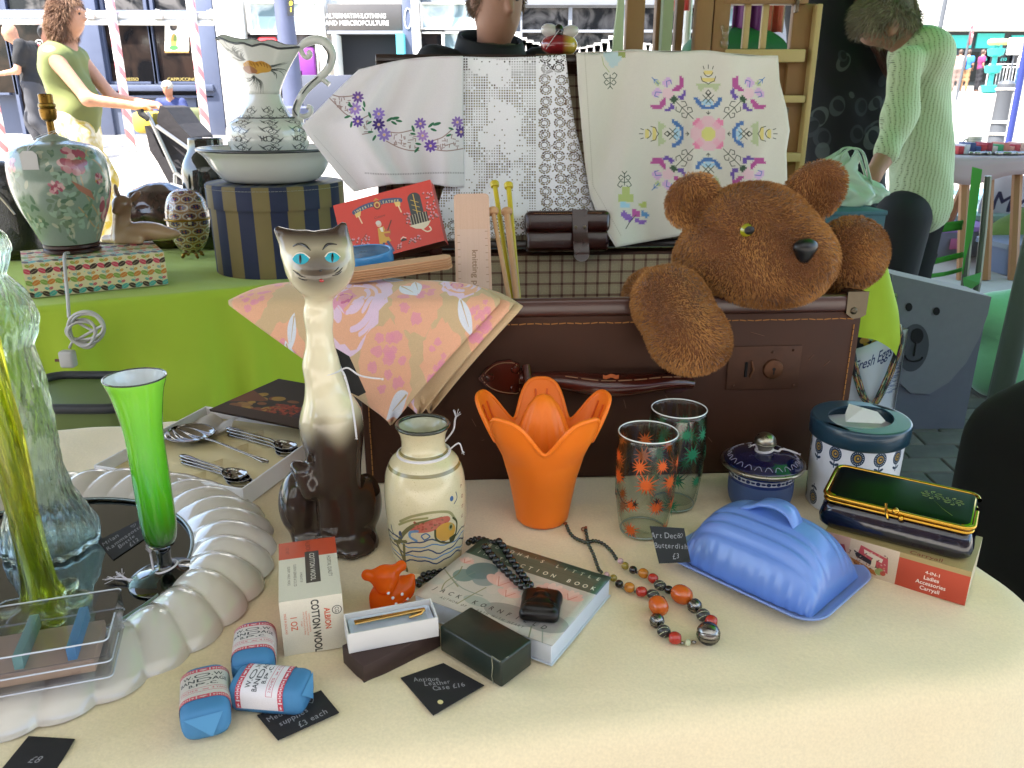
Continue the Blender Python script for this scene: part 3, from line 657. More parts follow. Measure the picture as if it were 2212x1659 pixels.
# far end of the street: shops with white fascia
fs=thing('far_shop_row','far row of shops with teal fronts under a broad white fascia','building')
FF=46.0
def fslab(x0,y0,x1,y1,mt,nm,Y=FF,dep=.5,par=fs):return part(nm,slab(x0,y0,x1,y1,Y,dep),mt,par)
fslab(1700,-160,2500,66,WHITE,'fascia',FF-.6,1.5);fslab(1700,66,2500,200,pm('shop_dark','#1d2325',.5),'wall')
TEAL=pm('teal_paint','#2f9a94',.5);
for i,x in enumerate((2010,2054,2110,2184,2260)):fslab(x,72+i%2*4,x+34+i%3*12,104,TEAL,'shop_sign',FF-.1,.2)
for i,x in enumerate((2020,2075,2120,2170,2220)):fslab(x,112,x+36,176,PANE,'window',FF-.05,.1)
for x in(2148,2200):
    fslab(x-8,118,x+8,136,DARKI,'price_disc',FF-.3,.05)
lettering('lettering','£5',2128,128,6,FF-.4,TEAL,fs);lettering('lettering','£10',2168,128,6,FF-.4,TEAL,fs)
# unseen terrace behind the camera, added to hold back low sky light
tr0=thing('unseen_terrace','plain brick terrace lining the near side of the street','building',(0,-12.5,gz(-12.5)));BRK=pm('terrace_brick','#6a4a3c',.85,vary=(3,.2))
part('wall',box(46,.4,6.6,(0,-.2,3.3)),BRK,tr0);part('roof',box(46.4,3,.3,(0,-1.2,6.76)),pm('slate_roof','#3c3e44',.7),tr0)
for i in range(12):
    for z in(1.7,4.6):wq=part('window',box(1.3,.12,1.7,(-20.5+i*3.7,.03,z),.01),WHITE,tr0);part('pane',box(1.1,.04,1.5,(-20.5+i*3.7,.1,z)),PANE,wq)
# ------------------------------------------------------------------ the open suitcase
SW,SDp,SH=.635,.35,.243
SL=Vector((-.19,.9469,TZ));SR=3.8
sM=Matrix.Translation(SL)@Matrix.Rotation(R(SR),4,'Z')
def sw(x,y,z):return sM@Vector((x,y,z))
sinv=sM.inverted()
def sl(v):return sinv@Vector(v)
LEA=pm('suitcase_leather','#402619',.6,vary=(13,.36),bump=(90,.2,.0008),spec=.3)
LEAD=pm('suitcase_dark_leather','#34161080'[:7],.3,vary=(10,.2),bump=(60,.15,.0006),coat=.3)
RIMM=pm('suitcase_rim','#452a24',.3,vary=(14,.2),coat=.3)
c=Canvas(120,120,'#a5997c',1)
for i in range(4):
    o=30*i+15
    c.rect(o-3,0,o+3,120,'#5b3a30',.62);c.rect(0,o-3,120,o+3,'#5b3a30',.62);c.rect(o-7.5,0,o-6.5,120,'#5b3a30',.25);c.rect(0,o+6.5,120,o+7.5,'#5b3a30',.25)
for i in range(4):
    for j in range(4):c.rect(30*i+12,30*j+12,30*i+18,30*j+18,'#3d1f1a',.8)
for k in range(0,240,3):c.line([(k-120,120),(k,0)],.8,'#a5997c',.25)
c.grain(.05);PLAID_IMG=c.image('plaid_paper')
PLAID=pm('plaid_lining',img=PLAID_IMG,rough=.75,vary=(6,.12),bump=(18,.25,.002))
def plaidq(nm,fn,par,nu=8,nv=4,wm=.1,hm=.1):
    return part(nm,sheet(fn,nu,nv,0,(0,0,wm/.0813,hm/.0813)),PLAID,par,True)
su=thing('suitcase','open brown leather suitcase with plaid lining on the front table','suitcase',SL,SR)
T=.007
part('front_panel',box(SW,T,SH-.022,(SW/2,T/2,(SH-.022)/2),.003),LEA,su)
part('side_panel',box(T,SDp-2*T-.002,SH-.022,(T/2,SDp/2,(SH-.022)/2),.002),LEA,su);part('side_panel',box(T,SDp-2*T-.002,SH-.022,(SW-T/2,SDp/2,(SH-.022)/2),.002),LEA,su)
part('back_panel',box(SW,T,SH-.004,(SW/2,SDp-T/2,(SH-.004)/2),.003),LEA,su);part('bottom',box(SW-.004,SDp-.004,.006,(SW/2,SDp/2,.003)),LEA,su)
part('rim',box(SW+.004,.013,.023,(SW/2,.0055,SH-.0115),.005,3),RIMM,su)
for x in(.004,SW-.004):part('rim',box(.013,SDp-.014,.0225,(x,SDp/2+.006,SH-.0115),.004,3),RIMM,su)
wave=lambda u,s_=1:.0016*math.sin(u*40)*s_
plaidq('lining',lambda u,v:(T+.002+(SW-2*T-.004)*u,SDp-T-.003-.002*math.exp(-((v-.72)/.05)**2)-.002*math.exp(-((v-.12)/.04)**2),.006+(SH-.014)*v),su,60,30,SW,SH)
plaidq('lining',lambda u,v:(SW-T-.002,SDp-T-(SDp-2*T)*u,.006+(SH-.03)*v),su,8,4,SDp,SH);plaidq('lining',lambda u,v:(T+.002,T+(SDp-2*T)*u,.006+(SH-.03)*v),su,8,4,SDp,SH)
plaidq('lining',lambda u,v:(T+(SW-2*T)*u,T+(SDp-2*T)*v,.0075),su,8,4,SW,SDp)
plaidq('lining',lambda u,v:(SW-T-(SW-2*T)*u,T+.002,.006+(SH-.03)*v),su,8,4,SW,SH)
# stitching: one thread run per seam
THR=pm('tan_thread','#a8743a',.7)
def stitches(pts_fn,n,r=.0007,gap=.18):
    m=M()
    for i in range(n):
        a,b=pts_fn((i+gap/2)/n),pts_fn((i+1-gap/2)/n);m.add(tube([a,b],r,5))
    return m
part('stitching',stitches(lambda t:(.01+(SW-.02)*t,-.0004,SH-.031+.0006*math.sin(t*300)),62),THR,su)
part('stitching',stitches(lambda t:(SW-.009,-.0004,.012+(SH-.05)*t),26),THR,su);part('stitching',stitches(lambda t:(.009,-.0004,.012+(SH-.05)*t),26),THR,su)
# metal corner with its rivet
NIK=pm('worn_nickel','#5e5648',.35,.9,vary=(60,.35))
sr_=random.Random(31)
for k in range(16):x_,z_=sr_.uniform(.03,SW-.03),sr_.uniform(.02,SH-.05);part('scuff',tube([(x_,-.0003,z_),(x_+sr_.uniform(-.02,.02),-.0004,z_+sr_.uniform(-.012,.012))],.00035,4),pm('leather_scuff','#6c5040',.8),su)
mc=part('metal_corner',prism([(-.0235,.004),(.0035,.004),(.0035,-.026),(-.004,-.03),(-.013,-.031),(-.0225,-.024)],.0018).rot('X',90).mv(SW,-.0006,SH),NIK,su)
part('rivet',sphere(.0048,(SW-.013,-.0022,SH-.0205),14,(1,.55,1)),NIK,mc);part('corner_side',box(.0016,.022,.026,(SW+.0036,.011,SH-.011),.0006),NIK,mc)
part('corner_top',box(.026,.022,.0016,(SW-.0095,.0105,SH+.0012),.0006),NIK,mc)
# handle: leaf-shaped mount, loop and a padded grip
def lx(x,y):
    p=sl(atY(x,y,SL.y+.04));t=atY(x,y,sw(p.x,0,0).y);return sl(t)
HL=pm('handle_leather','#421811',.22,vary=(16,.3),bump=(70,.2,.0006),coat=.35)
leaf=[(1033,815),(1048,795),(1072,779),(1100,775),(1122,784),(1128,846),(1104,851),(1072,845),(1048,832)]
lo=[lx(*p)for p in leaf];mp=part('handle_mount',prism([(p.x,p.z)for p in lo],.005).rot('X',90),HL,su)
cx_=sum(p.x for p in lo)/9;cz_=sum(p.z for p in lo)/9
ring_=[(cx_+(p.x-cx_)*.86,-.0056,cz_+(p.z-cz_)*.86)for p in lo]+[(cx_+(lo[0].x-cx_)*.86,-.0056,cz_+(lo[0].z-cz_)*.86)]
rl=crv(ring_,6);part('stitching',stitches(lambda t:rl[min(int(t*(len(rl)-1)),len(rl)-1)],26,.0006),pm('pale_thread','#8f6a4c',.7),mp)
for x,y in((1058,812),(1113,795),(1112,836)):p=lx(x,y);part('rivet',lathe([(0,.0022),(.0045,.0018),(.0058,0)],14).rot('X',90).mv(p.x,-.0052,p.z),HL,mp)
lo2=[lx(*p)for p in((1500,828),(1470,800),(1440,792),(1435,846),(1468,846))]
part('handle_mount',prism([(p.x,p.z)for p in lo2],.005).rot('X',90),HL,su)
hp=[(1126,812,-.008),(1140,812,-.013),(1165,812,-.020),(1215,814,-.03),(1290,822,-.036),(1360,821,-.034),(1420,817,-.027),(1462,819,-.016),(1490,824,-.007)]
hp=[(x,y,d*.42-.002)for x,y,d in hp];hpts=[Vector((lx(x,y).x,d,lx(x,y).z))for x,y,d in hp]
hr=smooth_prof([(i,r)for i,r in enumerate((.012,.011,.011,.016,.0195,.0185,.015,.012,.010))],6)
part('grip',tube(crv(hpts,6),[r for _,r in hr],18,True,.75),HL,su)
hs=crv([Vector((lx(x,y-20+abs(x-1310)*.03).x,d-.0135,lx(x,y-17).z))for x,y,d in hp[3:8]],12)
part('stitching',stitches(lambda t:hs[int(t*(len(hs)-1))],40,.0007),MATS['pale_thread'],su)
part('loop',tube([Vector((lx(1136,788).x,-.006,lx(1136,788).z)),Vector((lx(1138,812).x,-.02,lx(1138,812).z)),Vector((lx(1140,838).x,-.006,lx(1140,838).z))],.006,10),HL,su)
part('worn_patch',sheet(lambda u,v:(lx(1322+38*u,0).x,-.0352+.0018*(v-.5)**2+.0006*abs(u-.5),lx(0,819+8*v+2*math.sin(u*9)).z),8,4,.0004),pm('scuffed_tan','#a4562a',.8,vary=(200,.3)),su)
# rusty lock plate
RUST=pm('rusty_plate','#4b2f20',.6,.35,vary=(45,.5),bump=(160,.3,.0006))
a,b=lx(1575,748),lx(1721,838);lk=part('lock_plate',box(b.x-a.x,.002,a.z-b.z,((a.x+b.x)/2,-.0012,(a.z+b.z)/2),.0008),RUST,su)
p=lx(1668,796);part('lock_disc',lathe([(0,.004),(.009,.004),(.0125,.0025),(.0135,0)],24).rot('X',90).mv(p.x,-.0022,p.z),pm('old_brass_dull','#5a3a26',.5,.6,vary=(60,.4)),lk)
part('keyhole',lathe([(0,.0007),(.0022,.0006),(.0023,0)],12).rot('X',90).mv(p.x,-.0060,p.z+.001).add(box(.0016,.0012,.006,(p.x,-.0063,p.z-.003))),pm('black_hole','#050505',.9),lk)
p=lx(1610,797);part('latch_slot',box(.004,.003,.02,(p.x,-.0025,p.z),.001),MATS['black_hole'],lk);part('latch_tab',tube([(p.x+.006,-.003,p.z+.012),(p.x+.009,-.005,p.z),(p.x+.006,-.003,p.z-.010)],.0016,8),MATS['old_brass_dull'],lk)
for x,y in((1582,755),(1713,755),(1582,831),(1713,831),(1668,760)):q=lx(x,y);part('rivet',sphere(.002,(q.x,-.0025,q.z),10,(1,.6,1)),RUST,lk)
# lid, leaning back on its hinges
LT=21;LH=.317
ld=part('lid',box(SW,T,LH,(SW/2,.056,LH/2),.003),LEA,su);ld.location=(0,SDp+.004,SH+.002);ld.rotation_euler=(-R(LT),0,0)
for x in(T/2,SW-T/2):part('lid_side',box(T,.052,LH,(x,.0262,LH/2),.002),LEA,ld)
part('lid_side',box(SW-.002,.05,T,(SW/2,.0265,LH-T/2+.0005),.002),LEA,ld)
for(w_,x,z)in((SW+.003,SW/2,LH-.004),(SW+.003,SW/2,.006)):part('lid_rim',box(w_,.012,.013,(x,-.001,z),.003),pm('lid_rim_dark','#231612',.35,coat=.3),ld)
for x in(.005,SW-.005):part('lid_rim',box(.013,.012,LH-.02,(x,-.001,LH/2),.003),MATS['lid_rim_dark'],ld)
part('lid_lining',sheet(lambda u,v:(T+(SW-2*T)*u,.051-.001*math.sin(u*9)*math.sin(v*7),.008+(LH-.014)*v),20,12,0,(0,0,SW/.0813,LH/.0813)),PLAID,ld,True)
part('lid_lining',sheet(lambda u,v:(SW-T-.001,.05-.05*u,.008+(LH-.014)*v),2,4,0,(0,0,.05/.0813,LH/.0813)),PLAID,ld,True)
part('lid_lining',sheet(lambda u,v:(T+(SW-2*T)*u,.002+.049*v,.0135),4,2,0,(0,0,SW/.0813,.05/.0813)),PLAID,ld,True)
for x in(.09,.50):part('hinge_tab',box(.02,.002,.03,(x,SDp-T-.006,SH-.008),.001),HL,su)
def lidw(x,y,z):return sM@(Vector((0,SDp+.004,SH+.002))+Matrix.Rotation(-R(LT),3,'X')@Vector((x,y,z)))
def on_lid(px,py,lift=.0):
    """point of the plane just in front of the lid's rim, seen at a picture position"""
    o=lidw(0,-.012-lift,0);n=(lidw(0,-1,0)-lidw(0,0,0)).normalized();d=Vector(ray(px,py));C0=Vector((0,0,CZ))
    return C0+d*((o-C0).dot(n)/d.dot(n))
lidn=(lidw(0,-1,0)-lidw(0,0,0)).normalized()

# ------------------------------------------------------------------ cloths hung over the lid
def bil(c4,u,v):  # corners TL TR BR BL, v from the top
    a,b,c_,d=c4;return(a*(1-u)+b*u)*(1-v)+(d*(1-u)+c_*u)*v
def flower8(c,x,y,r,col,ctr='#d9b98a',n=9):
    for i in range(n):
        a=2*PI*i/n+.2;c.ell(x+r*.62*math.cos(a),y+r*.62*math.sin(a),r*.40,r*.19,col,math.degrees(a))
    c.ell(x,y,r*.2,r*.2,ctr)
def leafc(c,x,y,L,a,col='#2c6a4a',w_=.3):c.ell(x+L/2*math.cos(R(a)),y+L/2*math.sin(R(a)),L/2,L*w_*.6,col,a)
# white cloth with purple daisies: seen outline in picture positions, turned into its own flat pattern
c=Canvas(360,300,'#d8d6da',2.2);c.grain(.015)
OX,OY=648,118
def cx2(x,y):return x-OX,y-OY
for pts in([(705,205),(725,225),(745,245),(760,253)],[(713,203),(735,209),(762,207)],[(783,290),(800,287)],[(835,305),(860,318),(885,325),(905,325)],[(840,285),(862,287),(890,281)],[(932,322),(965,326),(1000,321)],[(930,305),(955,297),(975,281)],[(785,255),(800,247)]):
    c.line([cx2(*p)for p in crv(pts,4)],2.2,'#957f7c')
rr_=random.Random(5)
def dashes(poly,n):
    for i in range(n):
        u,v=rr_.random(),rr_.random();p=[(poly[0][k]*(1-u)+poly[1][k]*u)*(1-v)+(poly[3][k]*(1-u)+poly[2][k]*u)*v for k in(0,1)]
        a=0 if i%2 else PI/2;a+=rr_.uniform(-.3,.3);c.line([cx2(p[0]-3*math.cos(a),p[1]-3*math.sin(a)),cx2(p[0]+3*math.cos(a),p[1]+3*math.sin(a))],1.7,'#957f7c')
dashes([(715,206),(760,210),(758,248),(730,230)],22);dashes([(845,290),(898,288),(900,320),(850,312)],30);dashes([(935,306),(990,285),(990,322),(940,322)],30);dashes([(785,255),(803,250),(803,284),(785,286)],10)
for x,y,r,cl in((773,210,13,'#6b4a94'),(767,235,14,'#9a7cc0'),(773,262,13,'#62439a'),(818,246,14,'#8f78c8'),(818,269,14,'#45307c'),(830,291,15,'#8f7cc6'),(908,267,13,'#7a60ae'),(913,293,13,'#a384c6'),(930,315,14,'#6647a0'),(988,264,13,'#8468ae'),(996,285,13,'#523a86')):flower8(c,*cx2(x,y),r,cl)
for x,y,L,a in((758,232,13,250),(762,230,12,200),(788,232,14,260),(788,240,10,240),(757,250,14,160),(760,262,14,100),(801,255,14,250),(803,262,12,150),(812,292,14,120),(806,285,12,180),(835,262,16,330),(845,257,18,350),(855,260,14,10),(845,262,14,30),(895,285,15,250),(898,290,12,190),(925,275,16,320),(935,270,18,345),(930,278,14,20),(905,318,15,130),(910,312,13,190),(980,280,12,200),(975,290,12,160)):leafc(c,*cx2(x,y),L,a)
for i in range(60):c.rect(788-OX+i*3.6,374-OY+4*math.sin(i*.08)*(1-i/60)-2,790-OX+i*3.6,376.5-OY+4*math.sin(i*.08)*(1-i/60)-1,'#8d8b90',.8)
for i in range(45):x,y=678+i*2.1,292+i*2.35;c.rect(x-OX,y-OY,x+1.4-OX,y+1.4-OY,'#8d8b90',.6)
WLIN=pm('white_linen_print',img=c.image('white_linen_print'),rough=.85,sheen=.2,tl=.12);weave(WLIN,500,.1)
def img_cloth(pl,pr,top,nu,nv,fold,lift,uvbox,thick=.0009):
    """cloth whose left/right outlines are picture polylines (top to bottom); it lies over the lid's face with folds of its own"""
    def pick(pl,v):
        t=v*(len(pl)-1);i=min(int(t),len(pl)-2);f=t-i
        return(pl[i][0]*(1-f)+pl[i+1][0]*f,pl[i][1]*(1-f)+pl[i+1][1]*f)
    P=np.zeros((nv+1,nu+1,3));uv=[]
    for j in range(nv+1):
        a,b=pick(pl,j/nv),pick(pr,j/nv)
        for i in range(nu+1):
            u=i/nu;x,y=a[0]*(1-u)+b[0]*u,a[1]*(1-u)+b[1]*u+top(u,j/nv)
            P[nv-j,i]=on_lid(x,y,lift+fold(u,j/nv));uv.append(((x-uvbox[0])/uvbox[2],1-(y-uvbox[1])/uvbox[3]))
    m=gridm(P,thick);uv=np.array(uv).reshape(nv+1,nu+1,2)[::-1].reshape(-1,2);m.uv=list(np.vstack([uv,uv]));return m
def back_flap(pts,drop,lift=.0):
    """the cloth's continuation over the lid's top edge and down behind it"""
    P=np.array([[on_lid(x,y,l)for x,y,l in pts],[lidw(*_loc(on_lid(x,y,0),.03))for x,y,l in pts],[lidw(*_loc(on_lid(x,y,0),.066,.006))for x,y,l in pts],[lidw(*_loc(on_lid(x,y,0),.072,drop))for x,y,l in pts]])
    return gridm(P,.0009)
lidM=sM@Matrix.Translation((0,SDp+.004,SH+.002))@Matrix.Rotation(-R(LT),4,'X');lidI=lidM.inverted()
def _loc(p,y,dz=0):q=lidI@p;return(q.x,y,q.z-dz)
wf=lambda u,v:.006+.006*math.sin(u*21+v*3)*(.4+v)+.018*math.exp(-((u-.33-.05*v)/.07)**2)*(.3+v)+.005*math.sin(u*9)*v+.02*v*max(.3-u,0)
wc=thing('embroidered_cloth','white linen cloth with purple daisy embroidery hung over the suitcase lid','cloth')
part('front_drop',img_cloth([(775,150),(745,178),(712,211),(680,243),(652,272),(672,302),(710,350),(745,394),(766,414)],[(1000,121),(1000,155),(1000,190),(1001,225),(1001,260),(1002,295),(1002,330),(1003,368),(1003,404)],lambda u,v:-9*math.sin(PI*u)*(1-v)-22*math.sin(PI*min(u*1.1,1))**1.0*max(v-.62,0)*1.6,46,40,wf,.004,(OX,OY,360,300)),WLIN,wc,True)
part('back_drop',back_flap([(775+225*i/12,150-29*i/12-9*math.sin(PI*i/12),.012)for i in range(13)],.12),pm('white_linen','#d8d6da',.85,sheen=.2,tl=.12),wc,True)
# lace
rl_=random.Random(11)
c=Canvas(300,400,'#ecedf2',3.0);c.grain(.02)
den=[(88,22,26,26),(24,70,22,52),(118,44,22,26),(128,150,30,44),(100,176,20,24),(146,196,24,26),(112,118,16,22),(40,230,30,34),(58,262,22,26),(124,292,34,40),(150,318,22,22),(46,330,30,30),(150,256,14,16)]
for j in range(70):
    for i in range(42):
        x,y=4+i*4.6,4+j*5.4
        solid=any(((x-a)/rx)**2+((y-b)/ry)**2<1 for a,b,rx,ry in den);edge=186
        if x>edge or y>345:continue
        if solid:
            if rl_.random()<.12:c.ell(x,y,1.2,1.4,'#000000',al=None)
        elif rl_.random()<.93:
            s_=1.12 if(i//5+j//7)%3 else .75;c.rect(x-1.2*s_,y-1.45*s_,x+1.2*s_,y+1.45*s_,'#000000',None)
def wheel(x,y,r):
    for k in range(12):
        a=2*PI*k/12+rl_.random()*.2
        for q,s_ in((.5,.13),(.82,.19)):c.ell(x+r*q*math.cos(a),y+r*q*math.sin(a),r*s_,r*s_*.75,'#000000',math.degrees(a)+90,None)
for j in range(18):
    for x0 in(203,229,252,275):wheel(x0+rl_.uniform(-3,3),10+j*23+rl_.uniform(-3,3),11.5)
for i in range(9):
    for y0 in(357,380):wheel(12+i*22,y0,11)
for k in range(420):
    x,y=rl_.uniform(190,298),rl_.uniform(0,398);c.ell(x,y,rl_.uniform(.7,1.7),rl_.uniform(.7,1.7),'#000000',0,None)
for i in range(40):c.ell(300,i*10+5,4,4.4,'#000000',0,None)
LACE=pm('lace_cotton',img=c.image('lace_cotton'),rough=.85,alpha=True,tl=.15)
lc_=thing('lace_cloth','white crochet lace runner hung over the middle of the suitcase lid','lace')
lf=lambda u,v:.001+.004*(1+math.sin(u*14+v*2))*(.3+.7*v)
part('front_drop',img_cloth([(992,122),(985,200),(975,300),(960,400),(938,470),(945,520)],[(1222,117),(1230,190),(1240,260),(1258,340),(1276,420),(1292,478)],lambda u,v:4*math.sin(PI*u)*(1-v)+10*v*math.sin(PI*u),60,60,lf,-.002,(938,112,356,420),.0006),LACE,lc_,True)
part('back_drop',back_flap([(1003+219*i/10,122+4*math.sin(PI*i/10),.0)for i in range(11)],.1),MATS['white_linen'],lc_,True)
# cream cloth in cross stitch
c=Canvas(470,450,'#cfccc2',2.4);c.grain(.02);CX0,CY0=1240,98
def xs(pts,col,st=4.2,r=.9,w_=1.25):
    w_*=1.5;st*=1.0
    """cross stitches filling a polygon given in picture positions"""
    P=np.array(pts,float)-(CX0,CY0);x0,y0=P.min(0);x1,y1=P.max(0)
    for i in range(int((x1-x0)/st)+1):
        for j in range(int((y1-y0)/st)+1):
            x,y=x0+i*st+st/2,y0+j*st+st/2;ins=False
            for k in range(len(P)):
                (xa,ya),(xb,yb)=P[k],P[k-1]
                if(ya>y)!=(yb>y)and x<(xb-xa)*(y-ya)/(yb-ya)+xa:ins=not ins
            if ins:h=st*.52;c.line([(x-h,y-h),(x+h,y+h)],w_,col);c.line([(x-h,y+h),(x+h,y-h)],w_,col)
CTR=(1530,289)
def rotp(pts,a,o=CTR,m=1):
    c_,s_=math.cos(R(a)),math.sin(R(a));return [(o[0]+(m*x*c_-y*s_),o[1]+(m*x*s_+y*c_))for x,y in pts]
def ln(pts,a,col='#3a4038',w_=1.5,m=1):c.line([(x-CX0,y-CY0)for x,y in rotp(pts,a,m=m)],w_,col)
for a in(0,90,180,270):
    xs(rotp([(-31,-78),(-22,-62),(-8,-52),(8,-52),(22,-62),(31,-78),(22,-76),(12,-62),(0,-58),(-12,-62),(-22,-76)],a),'#2f62a8',4)
    xs(rotp([(-14,-66),(-4,-60),(4,-60),(14,-66),(6,-74),(-6,-74)],a),'#9ec4dc',4)
    for p in([(-12,-70),(6,-88)],[(-5,-66),(12,-84)],[(12,-70),(-6,-88)],[(5,-66),(-12,-84)],[(0,-95),(-5,-89),(0,-84),(5,-89),(0,-95)]):ln(p,a)
    xs(rotp([(-26,-108),(26,-108),(18,-92),(10,-98),(-10,-98),(-18,-92)],a),'#a8b888',4,w_=1.0)
    xs(rotp([(-15,-120),(15,-120),(11,-112),(-11,-112)],a),'#d8c878',3.6);xs(rotp([(-9,-136),(9,-136),(9,-128),(-9,-128)],a),'#d8c878',3.6)
    for p in([(-16,-124),(-13,-114),(-5,-111),(0,-107),(5,-111),(13,-114),(16,-124)],[(-10,-132),(-6,-126),(0,-123),(6,-126),(10,-132)],[(-9,-140),(-11,-146)],[(0,-141),(0,-149)],[(9,-140),(11,-146)],[(0,-49),(0,-42)],[(-4,-46),(0,-42),(4,-46)]):ln(p,a)
for a in(45,135,225,315):
    for p in([(0,-46),(0,-100)],[(0,-62),(-10,-58),(-14,-66),(-9,-72),(-5,-68)],[(0,-62),(10,-58),(14,-66),(9,-72),(5,-68)],[(0,-80),(-11,-76),(-14,-85),(-8,-90)],[(0,-80),(11,-76),(14,-85),(8,-90)]):ln(p,a)
    xs(rotp([(-8,-100),(8,-100),(6,-112),(-6,-112)],a),'#2e4a34',3.6)
    xs(rotp([(-9,-112),(9,-112),(11,-128),(0,-136),(-11,-128)],a),'#dcb8c6',3.6,w_=1.0)
    for m in(1,-1):
        xs(rotp([(6,-104),(22,-100),(34,-110),(28,-96),(14,-92)],a,m=m),'#5a3c9c',4);xs(rotp([(12,-122),(30,-120),(44,-132),(46,-120),(34,-110),(18,-112)],a,m=m),'#a8388a',4)
        xs(rotp([(4,-138),(16,-132),(28,-140),(22,-150),(8,-148)],a,m=m),'#c8a0d4',4,w_=1.0)
        ln([(8,-134),(16,-144),(24,-140),(20,-132)],a,'#4a6cae',1.5,m)
    xs(rotp([(-4,-158),(4,-158),(6,-150),(-6,-150)],a),'#a8b888',3.6);ln([(0,-152),(0,-172)],a,'#3a6ab0',1.6);ln([(-5,-160),(0,-166),(5,-160)],a,'#3a6ab0',1.4)
    xs(rotp([(-7,-20),(7,-20),(9,-38),(0,-42),(-9,-38)],a),'#e07ca4',3.8)
xs(rotp([(-38,-8),(-8,-38),(8,-38),(38,-8),(38,8),(8,38),(-8,38),(-38,8)],0),'#e0aebe',3.9,w_=.9);xs(rotp([(-14,-5),(-5,-14),(5,-14),(14,-5),(14,5),(5,14),(-5,14),(-14,5)],0),'#d2cf78',3.6)
def sprig(x,y,s_,m=1):
    for p in([(0,0),(0,26)],[(0,10),(-8,4),(-13,10),(-8,16),(-4,12)],[(0,10),(8,4),(13,10),(8,16),(4,12)],[(0,20),(-10,18),(-15,26),(-9,31),(-5,27)],[(0,20),(10,18),(15,26),(9,31),(5,27)],[(-5,-4),(0,2),(5,-4)]):
        c.line([(x+q[0]*s_-CX0,y+q[1]*s_*m-CY0)for q in p],1.5,'#38483c')
sprig(1318,188,1.0,-1);sprig(1349,374,1.0)
xs([(1300,105),(1340,104),(1346,120),(1332,142),(1320,146),(1306,124)],'#a9c6d0',3.8,w_=.9);xs([(1336,106),(1352,106),(1348,126),(1338,120)],'#8c9a52',3.6);c.line([(1300-CX0,122-CY0),(1304-CX0,140-CY0),(1316-CX0,156-CY0)],1.3,'#9aa86a')
for x,y,cl in((1352,412,'#a8b85a'),(1344,428,'#a8b85a'),(1360,428,'#a8b85a')):xs([(x-8,y-8),(x+8,y-8),(x+8,y+8),(x-8,y+8)],cl,4,w_=1)
xs([(1345,455),(1366,468),(1362,480),(1342,466)],'#7a4cb0',4);xs([(1366,452),(1384,456),(1380,468),(1366,466)],'#b04098',4);xs([(1372,472),(1396,478),(1392,486),(1372,480)],'#7a4cb0',4);xs([(1388,455),(1402,462),(1396,472),(1386,464)],'#4a84c0',4);xs([(1380,440),(1394,436),(1396,448),(1384,450)],'#a8b85a',4);xs([(1340,436),(1362,440),(1356,450),(1342,446)],'#9ac8e0',4)
c.line([(1352-CX0,494-CY0),(1360-CX0,480-CY0),(1374-CX0,464-CY0)],1.6,'#2e3a30')
for i in range(95):y=112+i*4.2;x=1262+(y-112)*.062+(max(y-400,0)*.5);c.rect(x-CX0,y-CY0,x+2-CX0,y+1.6-CY0,'#8f8a78',.7)
CLIN=pm('cream_linen_print',img=c.image('cream_linen_print'),rough=.85,sheen=.2,tl=.12);weave(CLIN,380,.16)
cc=thing('cross_stitch_cloth','cream linen cloth with a cross stitched wreath hung over the suitcase lid','cloth')
cfold=lambda u,v:.006+.007*math.sin(u*16+v*5)*math.sin(v*4+u*3)+.022*math.exp(-((u-.30+.35*(v-.2))/.08)**2)*(.4+.6*v)+.010*math.exp(-((u-.75-.1*v)/.1)**2)*(1-v*.5)+.010*v*(1-u)+.006*max(math.sin(u*11+v*4),0)*(u>.5)
part('front_drop',img_cloth([(1245,113),(1248,180),(1256,270),(1264,350),(1274,420),(1296,480),(1330,534)],[(1681,126),(1684,180),(1700,240),(1706,285),(1699,330),(1701,400),(1690,470)],lambda u,v:-10*math.sin(PI*u*.9)*(1-v)+3*math.sin(u*17)*(1-v),60,50,cfold,.003,(CX0,CY0,470,450)),CLIN,cc,True)
part('back_drop',back_flap([(1246+433*i/14,113+13*i/14-10*math.sin(PI*i/14*.9),.010)for i in range(15)],.14),pm('cream_linen','#cfccc2',.85,sheen=.2,tl=.12),cc,True)
# ------------------------------------------------------------------ folded floral fabric over the suitcase corner
c=Canvas(660,360,'#cfb28c',1.6);rf=random.Random(21)
def blob(x,y,r,col,n=26,j=.22,al=1,sq=1.0):
    c.poly([(x+r*(1+rf.uniform(-j,j))*math.cos(2*PI*i/n),y+sq*r*(1+rf.uniform(-j,j))*math.sin(2*PI*i/n))for i in range(n)],col,al)
PE,PK,LV,WB='#e8b090','#e294ac','#e4c8e0','#dcdfea'
def rose(x,y,r):
    blob(x,y,r,LV,40,.1);blob(x,y+r*.05,r*.86,PE,34,.12)
    for k in range(16):
        a0=rf.uniform(0,6.28);q=r*rf.uniform(.3,.85);pts=[(x+q*math.cos(a0+t*.16)*(1+.02*t),y+q*math.sin(a0+t*.16))for t in range(rf.randint(5,10))];c.line(pts,r*rf.uniform(.1,.2),LV,1,.45)
    blob(x-r*.2,y+r*.15,r*.3,PK,24,.35,.8)
    for k in range(7):a0=rf.uniform(0,6.28);q=r*rf.uniform(.1,.32);c.line([(x-r*.2+q*math.cos(a0+t*.3),y+r*.15+q*math.sin(a0+t*.3))for t in range(5)],r*.06,'#cf739a' if k%2 else PE)
def peony(x,y,r):
    blob(x,y,r,PE,40,.13)
    for k in range(13):a=rf.uniform(0,6.28);q=r*rf.uniform(.1,.75);blob(x+q*math.cos(a),y+q*math.sin(a),r*rf.uniform(.12,.24),PK,16,.3,.75,.6)
